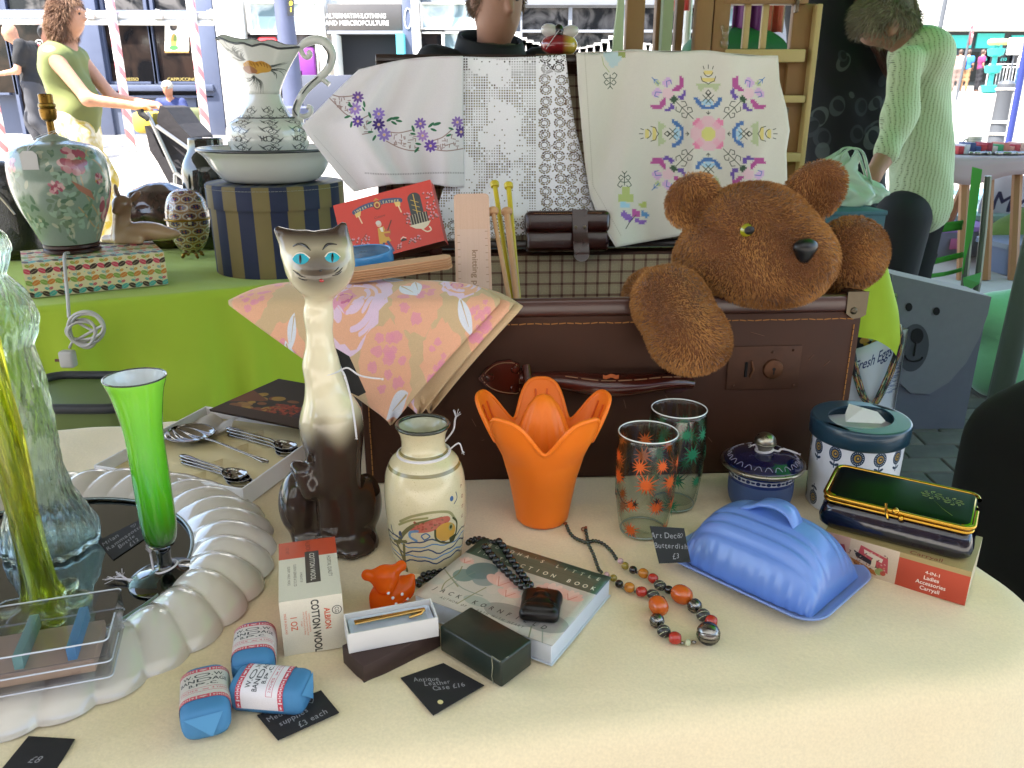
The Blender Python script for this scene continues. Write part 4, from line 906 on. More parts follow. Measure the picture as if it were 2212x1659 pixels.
def wleaf(x,y,L,a):
    n=12;ca,sa=math.cos(R(a)),math.sin(R(a));o=[]
    for i in range(n+1):t=i/n;o.append((L*t,L*.24*math.sin(PI*t**.8)))
    for i in range(n,-1,-1):t=i/n;o.append((L*t,-L*.2*math.sin(PI*t**1.1)))
    c.poly([(x+p*ca-q*sa,y+p*sa+q*ca)for p,q in o],WB);c.line([(x+L*.1*ca,y+L*.1*sa),(x+L*.75*ca,y+L*.75*sa)],L*.05,'#c4a780',1,.2)
peony(70,45,58);peony(60,95,48);rose(300,90,88);peony(455,100,62);rose(560,60,50);peony(390,200,60);rose(230,230,60);peony(520,190,48);peony(150,190,48);rose(330,310,50);peony(610,140,40)
for q in((120,25,70,10),(150,165,60,60),(405,55,70,40),(440,40,60,70),(170,130,50,100),(350,10,60,15),(480,20,70,12),(300,190,60,120),(560,110,60,60),(440,230,60,150),(90,150,60,80)):wleaf(*q)
c.grain(.02);FAB=weave(pm('floral_cotton',img=c.image('floral_cotton'),rough=.85,sheen=.15,tl=.08),380,.12)
ff=thing('floral_fabric','folded peach and pink floral cotton draped over the suitcase front edge','fabric')
zr=TZ+SH+.004
def fab_layer(name,L,Rr,Bp,back,dz,dy,uvb,nu=44,nv=30):
    """layer: line L-R lies on the rim, the point Bp hangs down in front, the back edge lies inside"""
    L,Rr,Bp=Vector(L),Vector(Rr),Vector(Bp);P=np.zeros((nv+1,nu+1,3));uv=[]
    for j in range(nv+1):
        v=j/nv
        for i in range(nu+1):
            u=i/nu;m=L.lerp(Rr,u)
            if v<.42:  # top part, from the back edge to the rim
                s_=v/.42;bk=Vector((L.x+.045+(Rr.x-.06-L.x-.045)*u,back+.012*math.sin(PI*u),zr+.003+.004*math.sin(PI*u)))
                p=bk.lerp(m,s_)+Vector((0,0,.004*math.sin(PI*s_)*(1+math.sin(u*9))))
            else:
                s_=(v-.42)/.58;wdt=1-s_
                h=Bp+(m-Bp)*wdt if True else m
                e=m.lerp(Bp,s_);p=e+Vector((0,-.012*math.sin(PI*min(s_*1.0,1))**.7,0.004*math.sin(PI*s_)))
                p.y+=.006*math.sin(u*7+s_*3)*s_
            p+=Vector((0,dy,dz));P[nv-j,i]=p;
            x,y=(p.x-uvb[0])/uvb[2],(v*.55+.0)
            uv.append((min(max(x,.0),1)*1.0,1-(.02+v*.72)-uvb[1]))
    m=gridm(P,.0012);uv=np.array(uv).reshape(nv+1,nu+1,2)[::-1].reshape(-1,2);m.uv=list(np.vstack([uv,uv]));return part(name,m,FAB,ff,True)
L0,R0,B0=atY(487,652,.945),atY(1085,648,.925),atY(846,914,.888)
fab_layer('folded_layer',L0,R0,B0,1.025,0,0,(L0.x,0,R0.x-L0.x))
fab_layer('folded_layer',L0+Vector((.05,.004,-.001)),atY(1112,652,.925),atY(905,893,.895),1.02,-.003,.004,(L0.x,.14,.40),40,24)
fab_layer('folded_layer',L0+Vector((.09,.007,-.002)),atY(1131,654,.926),atY(928,884,.900),1.015,-.006,.007,(L0.x-.1,.25,.44),40,24)

# ------------------------------------------------------------------ red gift box of soap, leaning in the lid
c=Canvas(230,152,'#c93a2c',3.2)
c.line(crv([(45,30),(65,24),(85,22),(94,24)],6),12,'#3d4a6c');c.line(crv([(104,24),(115,22),(135,25),(152,30)],6),12,'#3d4a6c')
for i,ch in enumerate('IMPERIAL'):c.text(ch,46+i*6.6,29.5-(i*1.3 if i<5 else 6.2),6.4,'#d9c98a',-12+i*1.6,.8,bold=.3)
for i,ch in enumerate('LEATHER'):c.text(ch,108+i*6.6,22.5+i*1.1,6.4,'#d9c98a',4+i*1.6,.8,bold=.3)
c.poly([(44,34),(60,30),(56,42),(46,44)],'#d9b86a').line([(52,42),(56,60)],3,'#e0c8a0').poly([(138,30),(152,33),(150,44),(140,42)],'#d9b86a').line([(146,42),(149,58)],3,'#e0c8a0')
c.ell(99,27,9,11,'#7c2a22').ell(99,26,7,8,'#c8a25a').ell(99,27,4,5,'#8f3a2a').poly([(92,15),(99,9),(106,15)],'#b88a3c');c.text('Cussons',99,55,6,'#6a231c',-2,.9,.3)
c.poly([(88,82),(102,80),(106,100),(112,120),(84,122),(86,100)],'#c79a3a').ell(93,73,6,7,'#d8b49a').ell(92,69,6,5,'#cfcac0').poly([(92,82),(100,82),(99,94),(94,92)],'#e2ddd0').ell(108,98,8,11,'#b5553a',20).line([(110,92),(122,72)],3,'#5a2c1e').line([(94,122),(90,142)],6,'#4a4e70').line([(104,120),(112,144)],6,'#4a4e70').line([(100,96),(112,98)],4,'#c79a3a')
c.ell(184,60,15,34,'#34383a',0).rect(169,34,199,70,'#34383a').ell(184,34,15,14,'#34383a').line([(184,24),(184,90)],2,'#c8a844');[c.line([(176,36+k*12),(192,46+k*12)],1.4,'#c8a844')for k in range(4)]
c.rect(164,72,206,96,'#2c2a28');[c.line([(166+k*6,72),(166+k*6,96)],1.3,'#c0b89a')for k in range(7)];c.poly([(160,96),(210,96),(202,106),(190,112),(172,106)],'#d8cfb4');c.line(crv([(186,110),(196,120),(206,118),(204,110)],5),3,'#d8cfb4')
rs=random.Random(4)
for cx,cy,n,w_,h_ in((40,112,34,38,30),(216,60,34,18,50),(164,132,14,24,10),(158,78,12,10,20),(126,138,8,8,8)):
    for k in range(n):
        x,y=cx+rs.uniform(-w_,w_)*.6,cy+rs.uniform(-h_,h_)*.7;c.ell(x,y,2.2,1.6,'#5e3b22',rs.uniform(0,180));c.ell(x+2,y-2,2,2,'#c98a94')
c.line([(30,140),(46,100),(60,88)],1.2,'#5e3b22');c.poly([(132,128),(148,128),(144,122),(136,122)],'#201c1c');c.line([(134,122),(140,118),(146,122)],2,'#e4d8c8')
SOAPF=printed('soap_box_print',c,.38,coat=.15);REDC=pm('red_card','#b8342a',.42);REDD=pm('dark_red_card','#6a1c18',.5)
so_=thing('gift_box','red illustrated gift box leaning inside the suitcase lid','box')
a_,b_,d_=atY(713,441,1.235),atY(925,394,1.235),atY(962,524,1.20)
ex=(b_-a_);W_=ex.length;ex.normalize();dn=(d_-b_);H_=dn.length;dn.normalize();nrm=ex.cross(dn).normalized()
if nrm.y>0:nrm=-nrm
mt_=Matrix(((ex.x,-nrm.x,-dn.x),(ex.y,-nrm.y,-dn.y),(ex.z,-nrm.z,-dn.z))).to_4x4()
fb=facebox(W_,.034,H_);sob=part('carton',fb,[SOAPF,REDC,REDC,REDC,REDC,REDD],so_,False);so_.matrix_world=Matrix.Translation((a_+b_)/2+dn*H_-nrm*.017)@mt_
# ------------------------------------------------------------------ blue oval tin
bt_=thing('oval_tin','small light blue oval tin behind the tall cat','tin',atY(789,600,1.06),0,rot=(R(10),R(-5),R(8)))
TB=pm('blue_tin','#3f86c0',.3,coat=.4);c=Canvas(200,130,'#4d7fae',1.5);c.ell(100,65,92,58,'#41688f').ell(100,65,84,51,'#567fa6');c.text('BONBONS',100,68,12,'#2f4868',sx=1.1)
for k in range(26):c.ell(rs.uniform(30,170),rs.uniform(22,108),4,3,rs.choice(['#8a6f5c','#3d5a78','#7c93a6']),rs.uniform(0,180))
def oval(rx,ry,pr,n=48):m=lathe(pr,n);return m.sc(rx,ry,1)
part('tin_body',oval(.040,.026,[(0,0),(.98,0),(1,.002),(1,.032)]),TB,bt_);part('lid',oval(.0412,.0272,[(1,.020),(1,.035),(.985,.037),(.93,.0375),(.9,.036),(0,.036)]),TB,bt_)
part('lid_print',oval(.0412,.0272,[(0,.0364),(.9,.0364)],40),printed('tin_lid_print',c,.3),bt_).data.uv_layers[0].data.foreach_set('uv',np.array([((q[0]/.0742)+.5,(q[1]/.049)+.5)for l in bt_.children[-1].data.loops for q in(bt_.children[-1].data.vertices[l.vertex_index].co,)],np.float32).ravel())
# ------------------------------------------------------------------ folded wooden fan: thin slats
WD=pm('sandal_wood','#b98a62',.55,vary=(40,.15));WD2=pm('sandal_wood_pale','#c59c78',.55,vary=(40,.15))
fa,fb_=atY(748,607,1.005),atY(976,574,1.035);fdir=(fb_-fa);fl=fdir.length
fn_=thing('folding_fan','closed wooden slat fan lying on the floral fabric','fan',fa,math.degrees(math.atan2(fdir.y,fdir.x)),rot=(R(8),-math.asin(fdir.z/fl),math.atan2(fdir.y,fdir.x)))
fan_out=[(0,-.005),(.006,-.0085),(fl*.5,-.010),(fl-.006,-.0085),(fl,-.003),(fl,.003),(fl-.006,.0085),(fl*.5,.010),(.006,.0085),(0,.005)]
for k in range(9):part('slat',prism(fan_out,.0012),WD if k%2 else WD2,fn_,30).location=(.0006*math.sin(k*2.1),.0008*math.sin(k*3.7)+.0003*k,-.001+k*.00165)
# ------------------------------------------------------------------ pale wooden box lid lettered 'knitting pins'
c=Canvas(76,205,'#c9a894',3);c.grain(.02)
for k in range(120):x=rs.uniform(0,76);c.line([(x,rs.uniform(0,205)),(x+rs.uniform(-1,1),rs.uniform(0,205))],.5,'#b8927c',.25)
c.rect(6,60,70,205,'#cbb8b2',.35);c.text('knitting pins',42,132,12,'#94765f',90,.9,bold=.6)
for k in range(13):c.line([(6,70+k*12),(11,70+k*12)],.8,'#8f6f5c');c.line([(70,64+k*12),(65,64+k*12)],.8,'#8f6f5c')
c.text('20',13,164,5,'#8f6f5c',90)
kp=thing('knitting_pin_box','pale pink wooden pin case standing upright in the suitcase','box')
P0,P1=atY(1018,426,1.13),atY(1026,690,1.045);up=(P0-P1);kh=up.length;up.normalize();kx=Vector((1,.05,0));kx=(kx-up*kx.dot(up)).normalized();kn=kx.cross(up)
kw=.048;rr2=rrect(kw,kh,.006);pmsh=prism(rr2,.012)
kb=part('case',pmsh,[printed('pin_case_print',c,.55)],kp,30);kp.matrix_world=Matrix.Translation((P0+P1)/2)@Matrix(((kx.x,up.x,kn.x),(kx.y,up.y,kn.y),(kx.z,up.z,kn.z))).to_4x4()
# ------------------------------------------------------------------ knitting needles
BEE=pm('beech','#b8916a',.5,vary=(60,.12));YP=pm('yellow_plastic','#b3a21f',.35)
def needle(lab,top,bot,r,mt,head):
    t=thing('knitting_needle',lab,'knitting needle',(0,0,0),group='knitting needles in the suitcase');a,b=Vector(top),Vector(bot);d=(b-a).normalized()
    part('shaft',tube([a,a.lerp(b,.5),b],r,10),mt,t)
    if head=='k':m=lathe([(0,-.004),(.006,-.0035),(.0082,0),(.0078,.004),(.005,.0062),(0,.0068)],16)
    else:m=lathe([(0,-.001),(.0058,-.001),(.0064,.001),(.0064,.0055),(.005,.0072),(0,.0075)],16)
    q=(-d).to_track_quat('Z','Y').to_matrix().to_4x4();part('head',m.xf(Matrix.Translation(a)@q),mt,t)
needle('thin wooden knitting needle with round head, touching the pin case',atY(1065,458,1.12),atY(1108,690,1.03),.0032,BEE,'k');needle('thick wooden knitting needle with a round head between two yellow ones',atY(1095,459,1.13),atY(1121,690,1.04),.0046,BEE,'k')
needle('yellow knitting needle crossing behind the wooden ones',atY(1069,402,1.17),atY(1114,690,1.06),.0036,YP,'f');needle('yellow knitting needle farthest from the pin case',atY(1099,405,1.16),atY(1124,690,1.05),.0036,YP,'f')
# ------------------------------------------------------------------ small leather camera case in the lid
CL=pm('dark_brown_hide','#2c110e',.25,vary=(20,.25),bump=(120,.15,.0005),coat=.3)
q0,q1=on_lid(1142,470,.02),on_lid(1318,548,.02);wd=(q1-q0).x;hg=(q0-q1).length*.43
k_=thing('leather_case','small dark leather case with strap tab, propped in the lid behind the bear','case',on_lid(1228,542,.034),SR,rot=(-R(14),0,R(SR)))
part('case_body',box(wd,.04,.032,(0,.02,.016),.006,3),CL,k_);part('flap',box(wd+.006,.046,.036,(0,.02,.046),.010,4),CL,k_)
part('strap',loft([[(x,y,z)for x in(.006,.030)for y in((yy,yy-.002)if x<.02 else(yy-.002,yy))]for yy,z in((-.004,.064),(-.0048,.045),(-.006,.03),(-.014,.014),(-.018,.000),(-.0175,-.008))]),CL,k_)
part('strap_end',lathe([(0,0),(.012,0),(.012,.002),(0,.002)],20).rot('X',80).mv(.018,-.0175,-.007),CL,k_)
for x in(.011,.025):part('stud',lathe([(0,.0014),(.0026,.001),(.003,0)],12).rot('X',90).mv(x,-.0075,.036),NIK,k_)
part('stitching',stitches(lambda t:(-wd/2+.012+(wd-.024)*t,-.0032,.0585),34,.0005),MATS['pale_thread'],k_)

# ------------------------------------------------------------------ teddy bear leaning out of the suitcase
YB=1.035
def B(x,y,dy=0):return atY(x,y,YB+dy)
HC_=B(1590,525)
head=U(.035,ell(B(1625,478),(.064,.066,.047)),ell(B(1568,560),(.066,.07,.048)),ell(B(1640,540,-.01),(.08,.072,.056)),ell(B(1722,562,-.048),(.044,.052,.041),(0,-10,10)),ell(B(1660,600,-.05),(.050,.045,.027)))
earL=cut(ell(B(1496,434,-.004),(.037,.017,.033),(0,-35,14)),ell(B(1506,446,-.024),(.025,.016,.021),(0,-35,14)),.012)
earR=cut(ell(B(1757,416,.012),(.034,.018,.044),(0,38,-18)),ell(B(1766,430,-.010),(.022,.016,.028),(0,38,-18)),.012)
armL=U(.02,cap(B(1405,640,.02),B(1448,655,-.080),.036,.040),cap(B(1448,655,-.080),B(1486,722,-.122),.040,.0435),ell(B(1492,738,-.122),(.043,.040,.030),(0,14,0)))
armR=U(.02,cap(B(1765,610,.06),B(1835,552,.02),.034,.042),ell(B(1836,546,.02),(.041,.038,.044),(0,30,0)))
body=ell(B(1590,690,.09),(.10,.075,.07))
bear=U(.012,U(.008,head,earL,earR),armL,armR,body)
tb_=thing('teddy_bear','brown plush teddy bear hanging its paw out of the suitcase','teddy bear')
bm_=nets(bear,(B(1360,600).x-.02,.83,.80),(B(1915,600).x+.04,1.20,B(1700,330).z+.02),.0045)
PL=pm('plush_base','#6a4020',.95,vary=(30,.35),sheen=.5)
bo=part('body',bm_,PL,tb_,True)
strands('fur',bm_,95000,(.0036,.007),(.0003,.0005),('#7a4c26','#be8a50'),tb_,(.25,-.1,-.75),.26,lambda a:(a[:,1]<1.12)*1.0)
EY=pm('amber_eye','#8c8a1c',.12,coat=1);BLK=pm('black_gloss','#08080a',.22,coat=.4)
def surf_hit(px,py,y0=.84,y1=1.15):
    ys=np.linspace(y0,y1,500);P=np.array([atY(px,py,y)[:]for y in ys]);d=bear(P);i=int(np.argmax(d<0));return Vector(P[i])
e_=surf_hit(1612,497);ey=part('eye',lathe([(0,.0068),(.0035,.0062),(.0065,.0035),(.0082,-.001)],24).rot('X',92).rot('Z',12).mv(*(e_+Vector((0,-.003,0)))),EY,tb_)
part('pupil',lathe([(0,.0016),(.004,.0012),(.006,0)],20).sc(1.1,.85,.9).rot('X',92).rot('Z',12).mv(*(e_+Vector((.0012,-.0092,.001)))),pm('pupil_black','#060607',.4),ey)
n_=surf_hit(1738,540);part('nose',nets(U(.006,ell((0,0,.004),(.0165,.010,.010)),ell((0,.001,-.005),(.010,.009,.012))),(-.02,-.014,-.022),(.02,.014,.018),.0015).rot('Z',22).mv(*(n_+Vector((.000,-.002,0)))),pm('nose_plastic','#0c0c0e',.35),tb_)
# ------------------------------------------------------------------ things on the yellow cloth, middle and right
def ppx(xc,Y,pts,z0=TZ):
    o=[]
    for hw,y in pts:
        b=ray(xc,y)[1];o.append((max(hw*Y/b/FPX,1e-4),max(atY(xc,y,Y).z-z0,0)))
    return o
def uvflat(o,sx,sy):
    me=o.data;li=np.empty(len(me.loops),np.int32);me.loops.foreach_get('vertex_index',li);co=np.empty(len(me.vertices)*3,np.float32);me.vertices.foreach_get('co',co);co=co.reshape(-1,3)[li]
    (me.uv_layers[0]if me.uv_layers else me.uv_layers.new()).data.foreach_set('uv',np.stack([co[:,0]/sx+.5,co[:,1]/sy+.5],1).ravel())
STR=pm('white_string','#cfcbd0',.9,bump=(900,.4,.0004))
def string_tail(pts,r=.0009,fray=8,L=.006,seed=0):
    m=tube(crv(pts,6),r,6);e=Vector(pts[-1]);d=(e-Vector(pts[-2])).normalized();q=random.Random(seed)
    for k in range(fray):v=(d+Vector((q.uniform(-.6,.6),q.uniform(-.6,.6),q.uniform(-.4,.4)))).normalized();m.add(tube([e,e+v*L*q.uniform(.6,1.2)],.0003,4))
    return m
def ring_pts(c,r,n=32,z=0,tilt=0,sq=1):return [(c[0]+r*math.cos(2*PI*i/n),c[1]+r*sq*math.sin(2*PI*i/n),c[2]+z+tilt*math.cos(2*PI*i/n))for i in range(n+1)]
BLACKC=pm('black_card','#1d1c1e',.75,vary=(30,.15));CHALK='#8d8b90'
def tagcard(name,lab,c4,txt,th=.0008,lift=.001,cv=None,wpx=180,hpx=100):
    """flat card lying on the table: corners TL TR BR BL as points"""
    c=Canvas(wpx,hpx,'#1f1e20',3);c.grain(.08)
    hw=random.Random(len(lab))
    for a in txt:  # hand lettering: every letter sits a little differently
        t_,x_,y_,s_=a[:4];rt=a[4]if len(a)>4 else 0;wds=[s_*({'i':.42,'l':.42,'t':.55,' ':.5,'m':1.1,'M':1.15,'D':.95,'A':.95,'R':.9}.get(ch,.74))for ch in t_];o=-sum(wds)/2
        for ch,wd_ in zip(t_,wds):
            o+=wd_/2;c.text(ch,x_+o*math.cos(R(rt)),y_+o*math.sin(R(rt))+hw.uniform(-.06,.06)*s_,s_*hw.uniform(.9,1.12),CHALK,rt+hw.uniform(-7,7),.95,.18,bold=.25)if ch!=' ' else None;o+=wd_/2
    if cv:cv(c)
    q=[Vector(p)+Vector((0,0,lift))for p in c4];cen=sum(q,Vector())/4
    t=thing(name,lab,'price tag',cen);
    m=sheet(lambda u,v:(bil(q,u,1-v)-cen)[:],6,4,th);part('card',m,printed(lab[:40],c,.7),t,30);return t
def heart(c,x,y,s_):c.line([(x,y+s_),(x-s_,y-.1*s_),(x-.9*s_,y-.7*s_),(x-.4*s_,y-.8*s_),(x,y-.2*s_),(x+.5*s_,y-.9*s_),(x+s_,y-.6*s_),(x+.8*s_,y),(x,y+s_)],1.6,CHALK)

# stoneware vase with a painted fish
vx,vY=-.092,.767
c=Canvas(560,340,'#cabf9c',2);c.grain(.035)
for k in range(900):c.ell(rs.uniform(0,560),rs.uniform(0,340),.7,.7,'#8a7452',al=.5)
def wob(x0,x1,y,a,per,ph,n=60):return [(x0+(x1-x0)*i/n,y+a*math.sin(ph+i/n*(x1-x0)/per*6.28)+.5*a*math.sin(2.3*i/n*(x1-x0)/per*6.28+ph))for i in range(n+1)]
c.rect(0,96,560,104,'#6f6538',.85);c.rect(0,58,560,64,'#6f6538',.85)
for y,cl,a,w_ in((250,'#3c4763',5,3.4),(262,'#5b7fa6',4,3),(276,'#3c4763',6,3.4),(290,'#5b7fa6',4,3.4),(302,'#3c4763',5,3.6)):c.line(wob(0,560,y,a,95,y),w_,cl)
def sw_(pts,w_,cl,al=.9,tp=None):c.line(crv([(280+x,y)for x,y in pts],8),w_,cl,al,tp)
sw_([(-62,205),(-30,186),(10,178),(48,186),(66,210)],6,'#6a6a3c',.6);sw_([(-66,214),(-34,196),(0,190)],5,'#75743f',.7);sw_([(-74,262),(-58,236),(-34,212),(-6,200),(30,196)],9,'#5b5a34',.85)
c.poly([(280+x,y)for x,y in crv([(-40,222),(-18,206),(14,194),(44,194),(52,206),(34,216),(6,224),(-20,226)],4)],'#b45a4a',.9)
for k in range(40):c.ell(280+rs.uniform(-28,46),rs.uniform(199,222),3,2,rs.choice(['#8c3f34','#6a5a3a','#c0705a']),rs.uniform(0,180),.6)
c.ell(280+42,232,26,22,'#c9973f',20);c.line(crv([(280+16,222),(280+18,244),(280+36,258),(280+60,262),(280+70,246),(280+72,220),(280+60,204)],6),4.5,'#4a4a2c');c.ell(280+54,224,6,9,'#9a9460',0).ell(280+54,224,3,4.5,'#3f4026');c.poly([(280+50,250),(280+70,246),(280+64,264),(280+52,262)],'#3e4028')
sw_([(-26,246),(-40,238),(-38,226),(-22,222)],6,'#5b86ae');sw_([(-8,244),(-14,234),(-4,228),(4,236),(-6,243)],3,'#3f5f8a')
sw_([(-96,226),(-92,242),(-78,248),(-62,246),(-64,234)],3.2,'#3c4763');c.ell(280-66,236,4,7,'#3c4763',20);c.ell(280+58,158,5,6,'#3f5f8a');sw_([(72,148),(74,162),(64,172)],2.4,'#3c4763')
sw_([(-82,262),(-70,290),(-60,330)],7,'#5f5c36');sw_([(-58,262),(-62,300),(-62,338)],7,'#5f5c36');sw_([(-90,264),(-70,258),(-52,252)],7,'#5f5c36')
for i,ch in enumerate('conu'):c.text(ch,280+96,142+i*24,12,'#7c5a58',80)
fv=thing('stoneware_vase','cream stoneware vase painted with a red and yellow fish','vase',(vx,vY,TZ),8)
pr=ppx(925,vY,[(70,1212),(74,1190),(82,1140),(87,1085),(87.5,1055),(84,1020),(74,993),(58,978),(49,968),(47,952),(50,935),(57,921),(58,917)]);pr[0]=(pr[0][0],0);vp=smooth_prof(pr,5)
part('body',lathe(vp,64,R(90),'b'),pm('stoneware_painted',img=c.image('stoneware_painted'),rough=.22,coat=.5),fv,True)
GLZ=pm('stoneware_glaze','#a9a88c',.2,coat=.5);rt,zt=pr[-1]
part('inside',lathe(smooth_prof([(rt-.0005,zt),(rt-.004,zt-.004),(pr[-4][0]-.004,pr[-4][1]),(pr[-6][0]-.006,pr[-6][1]),(.030,zt-.08),(.001,zt-.085)],5),48,caps=False),GLZ,fv,True)
part('rim',tube(ring_pts((0,0,zt),rt-.0012),.0021,8,False),pm('dark_glaze','#2b2e22',.2,coat=.6),fv,True)
st_=part('string_tie',tube(ring_pts((0,0,pr[-5][1]-.0045),pr[-5][0]+.0032,tilt=.001),.0017,8,False),STR,fv,True)
part('string_end',string_tail([(.022,.012,pr[-5][1]),(.032,.014,pr[-4][1]+.004),(.034,.012,zt-.002),(.035,.010,zt+.002)],.0009,10,.012,1),STR,fv)
part('string_end',string_tail([(.024,-.004,pr[-5][1]-.004),(.036,-.006,pr[-5][1]+.006),(.04,-.004,pr[-5][1]-.004)],.0008,6,.004,2),STR,fv)

# orange silicone juicer shaped like a five-petal flower
jx,jY=.036,.857
OR=pm('orange_silicone','#f47c1e',.42,sss=.12,spec=.4)
ju=thing('citrus_juicer','bright orange flower shaped silicone juicer with ribbed cone','juicer',(jx,jY,TZ),0)
def petal(t):return .5+.5*math.cos(5*(t-PI/2))
def jsh(s_,t,inn=0):
    """s 0..1 from foot to lip"""
    p=petal(t)
    p=1-(1-p)**1.7;zs=[0,.003,.03,.055,.072,.085,.100+.020*p,.108+.042*p];rs_=[.0285,.031,.0355,.040,.0445,.0480,.0535+.0150*p,.0590+.0205*p]
    k=s_*(len(zs)-1);i=min(int(k),len(zs)-2);f=k-i;f2=f*f*(3-2*f)if False else f
    return(rs_[i]*(1-f2)+rs_[i+1]*f2-inn)*math.cos(t),(rs_[i]*(1-f2)+rs_[i+1]*f2-inn)*math.sin(t),zs[i]*(1-f2)+zs[i+1]*f2
part('body',sheet(lambda u,v:jsh(v,2*PI*u),100,28),OR,ju,True)
part('inside',sheet(lambda u,v:jsh(1-v*.5,2*PI*u,.003),100,16),OR,ju,True)
part('lip',tube([Vector(jsh(1,2*PI*i/100,.0012))for i in range(101)],.0026,8,False),OR,ju,True)
part('base',lathe([(.0001,.001),(.0285,.001)],40,caps=False),OR,ju)
part('inner_floor',lathe([(.0001,.088),(.046,.086)],40,caps=False),OR,ju)
def cone(u,v):
    t=2*PI*u;q=abs(((u*11)%1)-.5)*2;r=.0315*math.sqrt(max(1-v**1.5,0))*(1+.10*(q**.8)*(1-v*.8));return(r*math.cos(t),r*math.sin(t),.088+.070*v)
part('reamer',sheet(cone,132,24),OR,ju,25)
OD=pm('orange_groove','#d9601a',.5)
for k in range(5):
    for d_ in(-.3,-.1,.1,.3):
        t=PI/2+2*PI*k/5+d_
        if abs(d_)<.2:part('drain_slot',tube([Vector(jsh(s_,t,.0042))for s_ in(.80,.88,.95)],.0011,6),OD,ju)
        else:part('drain_slot',tube([Vector(jsh(s_,t,.0042))for s_ in(.78,.84)],.0011,6),OD,ju)

# tumblers with starbursts
GLS=thin_glass('clear_glass')
def tumbler(x,y,rb,rm,rt_,h,lab,col1,seed,rz):
    t=thing('tumbler',lab,'drinking glass',(x,y,TZ),rz,'starburst tumblers')
    out=smooth_prof([(rb*.9,0),(rb,.002),(rb+.002,.012),(rm-.002,h*.35),(rm,h*.6),(rt_,h)],6);inn=smooth_prof([(rt_-.0012,h),(rm-.0014,h*.6),(rm-.0034,h*.35),(rb-.0005,.014),(rb-.006,.0085),(.0004,.008)],6)
    part('glass',lathe([(.0004,0)]+out+inn,56,caps=False),GLS,t,True)
    RG=pm('rim_glint','#e4ebe8',.05,coat=1);part('rim',tube(ring_pts((0,0,h),rt_-.0006,56),.0008,6,False),RG,t,True);part('base_highlight',tube(ring_pts((0,0,.003),rb-.001,56),.0011,6,False),pm('base_glint','#8f9a94',.08,coat=1),t,True)  # glass highlights put into pale rings at rim and base
    prf=out;q=random.Random(seed)
    def rad(z):
        for a,b in zip(prf,prf[1:]):
            if a[1]<=z<=b[1]+1e-9 and b[1]>a[1]:return a[0]+(b[0]-a[0])*(z-a[1])/(b[1]-a[1])
        return rm
    def wrap(poly,th,z,mt,nm='printed_star'):
        v=[];n=len(poly)
        for px_,pz in [(0,0)]+poly:r=rad(z+pz)+.00025;a=th+px_/r;v.append((r*math.cos(a),r*math.sin(a),z+pz))
        part(nm,M(v,[(0,1+i,1+(i+1)%n)for i in range(n)]),mt,t,True)
    m1=pm('print_'+col1[1:],col1,.55,tl=.15);mb=pm('print_black','#0e0e0e',.5)
    rows=[(.80,7,.011,.5),(.62,6,.0145,.15),(.33,7,.011,.3),(.12,4,.0135,.4)]
    for fr,n,R1,ph in rows:
        for k in range(n):wrap(star(q.choice((11,12,13)),R1*q.uniform(.85,1.15),R1*.34,q.random(),.5,q),2*PI*(k+ph)/n+q.uniform(-.15,.15),h*fr+q.uniform(-.006,.006),m1)
    for k in range(7):wrap(star(7,.0072*q.uniform(.8,1.2),.0018,q.random(),.5,q),2*PI*(k+.3)/7+q.uniform(-.2,.2),h*.44+q.uniform(-.007,.007),mb)
    for k in range(4):
        a0=2*PI*k/4+q.random();pts=[]
        for i in range(14):z=h*.42+.006*math.sin(i*.35+k);r=rad(z)+.0003;pts.append((r*math.cos(a0+i*.06),r*math.sin(a0+i*.06),z))
        part('printed_swirl',tube(pts,.0004,4),mb,t)
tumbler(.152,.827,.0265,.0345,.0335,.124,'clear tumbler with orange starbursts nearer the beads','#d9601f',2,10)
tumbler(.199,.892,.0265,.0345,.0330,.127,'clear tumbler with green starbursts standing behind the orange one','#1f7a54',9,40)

# blue lidded pot with silver trim
bx,bY=.306,.893
CB=Canvas(400,60,'#26356b',2);CB.rect(0,20,400,44,'#b9bcc6')
for k in range(40):CB.ell(k*10+5,32,4.4,9,'#1f2c5c')if k%2 else CB.ell(k*10+5,32,4.6,5.2,'#1c2750')
pt=thing('lidded_pot','small blue ceramic pot with silver rimmed lid and round knob','pot',(bx,bY,TZ),0)
BP=pm('blue_pot','#41557f',.6,vary=(50,.25),bump=(200,.2,.0005));SIL=pm('aged_silver','#a39e90',.3,1,vary=(90,.25))
part('body',lathe(smooth_prof([(.028,0),(.034,.003),(.0385,.018),(.0385,.040)],5),48),BP,pt,True)
part('painted_band',lathe([(.0388,.037),(.0388,.052)],60,caps=False),printed('pot_band',CB,.25,coat=.5),pt,True)
lid_=part('lid',lathe(smooth_prof([(.0475,.0565),(.046,.060),(.036,.066),(.022,.070),(.012,.0715),(.0005,.072)],4),60),pm('cobalt_glaze','#0d1238',.12,coat=1),pt,True)
part('lid_rim',tube(ring_pts((0,0,.0565),.0475,60),.0026,10,False),SIL,lid_,True);part('lid_rim_bead',tube(ring_pts((0,0,.0545),.0465,60),.0014,6,False),SIL,lid_,True)
part('lid_flange',lathe([(.039,.050),(.046,.0545),(.047,.056)],48,caps=False),SIL,lid_,True)
part('knob',nets(U(.002,ell((0,0,.0845),(.0128,.0128,.0105)),cap((0,0,.070),(0,0,.078),.0075,.0095)),(-.016,-.016,.066),(.016,.016,.098),.0012),SIL,lid_,True);part('knob_seam',tube(ring_pts((0,0,.0825),.0130,40),.0006,6,False),SIL,lid_,True)
WHT=pm('white_transfer','#a8a4b4',.3)
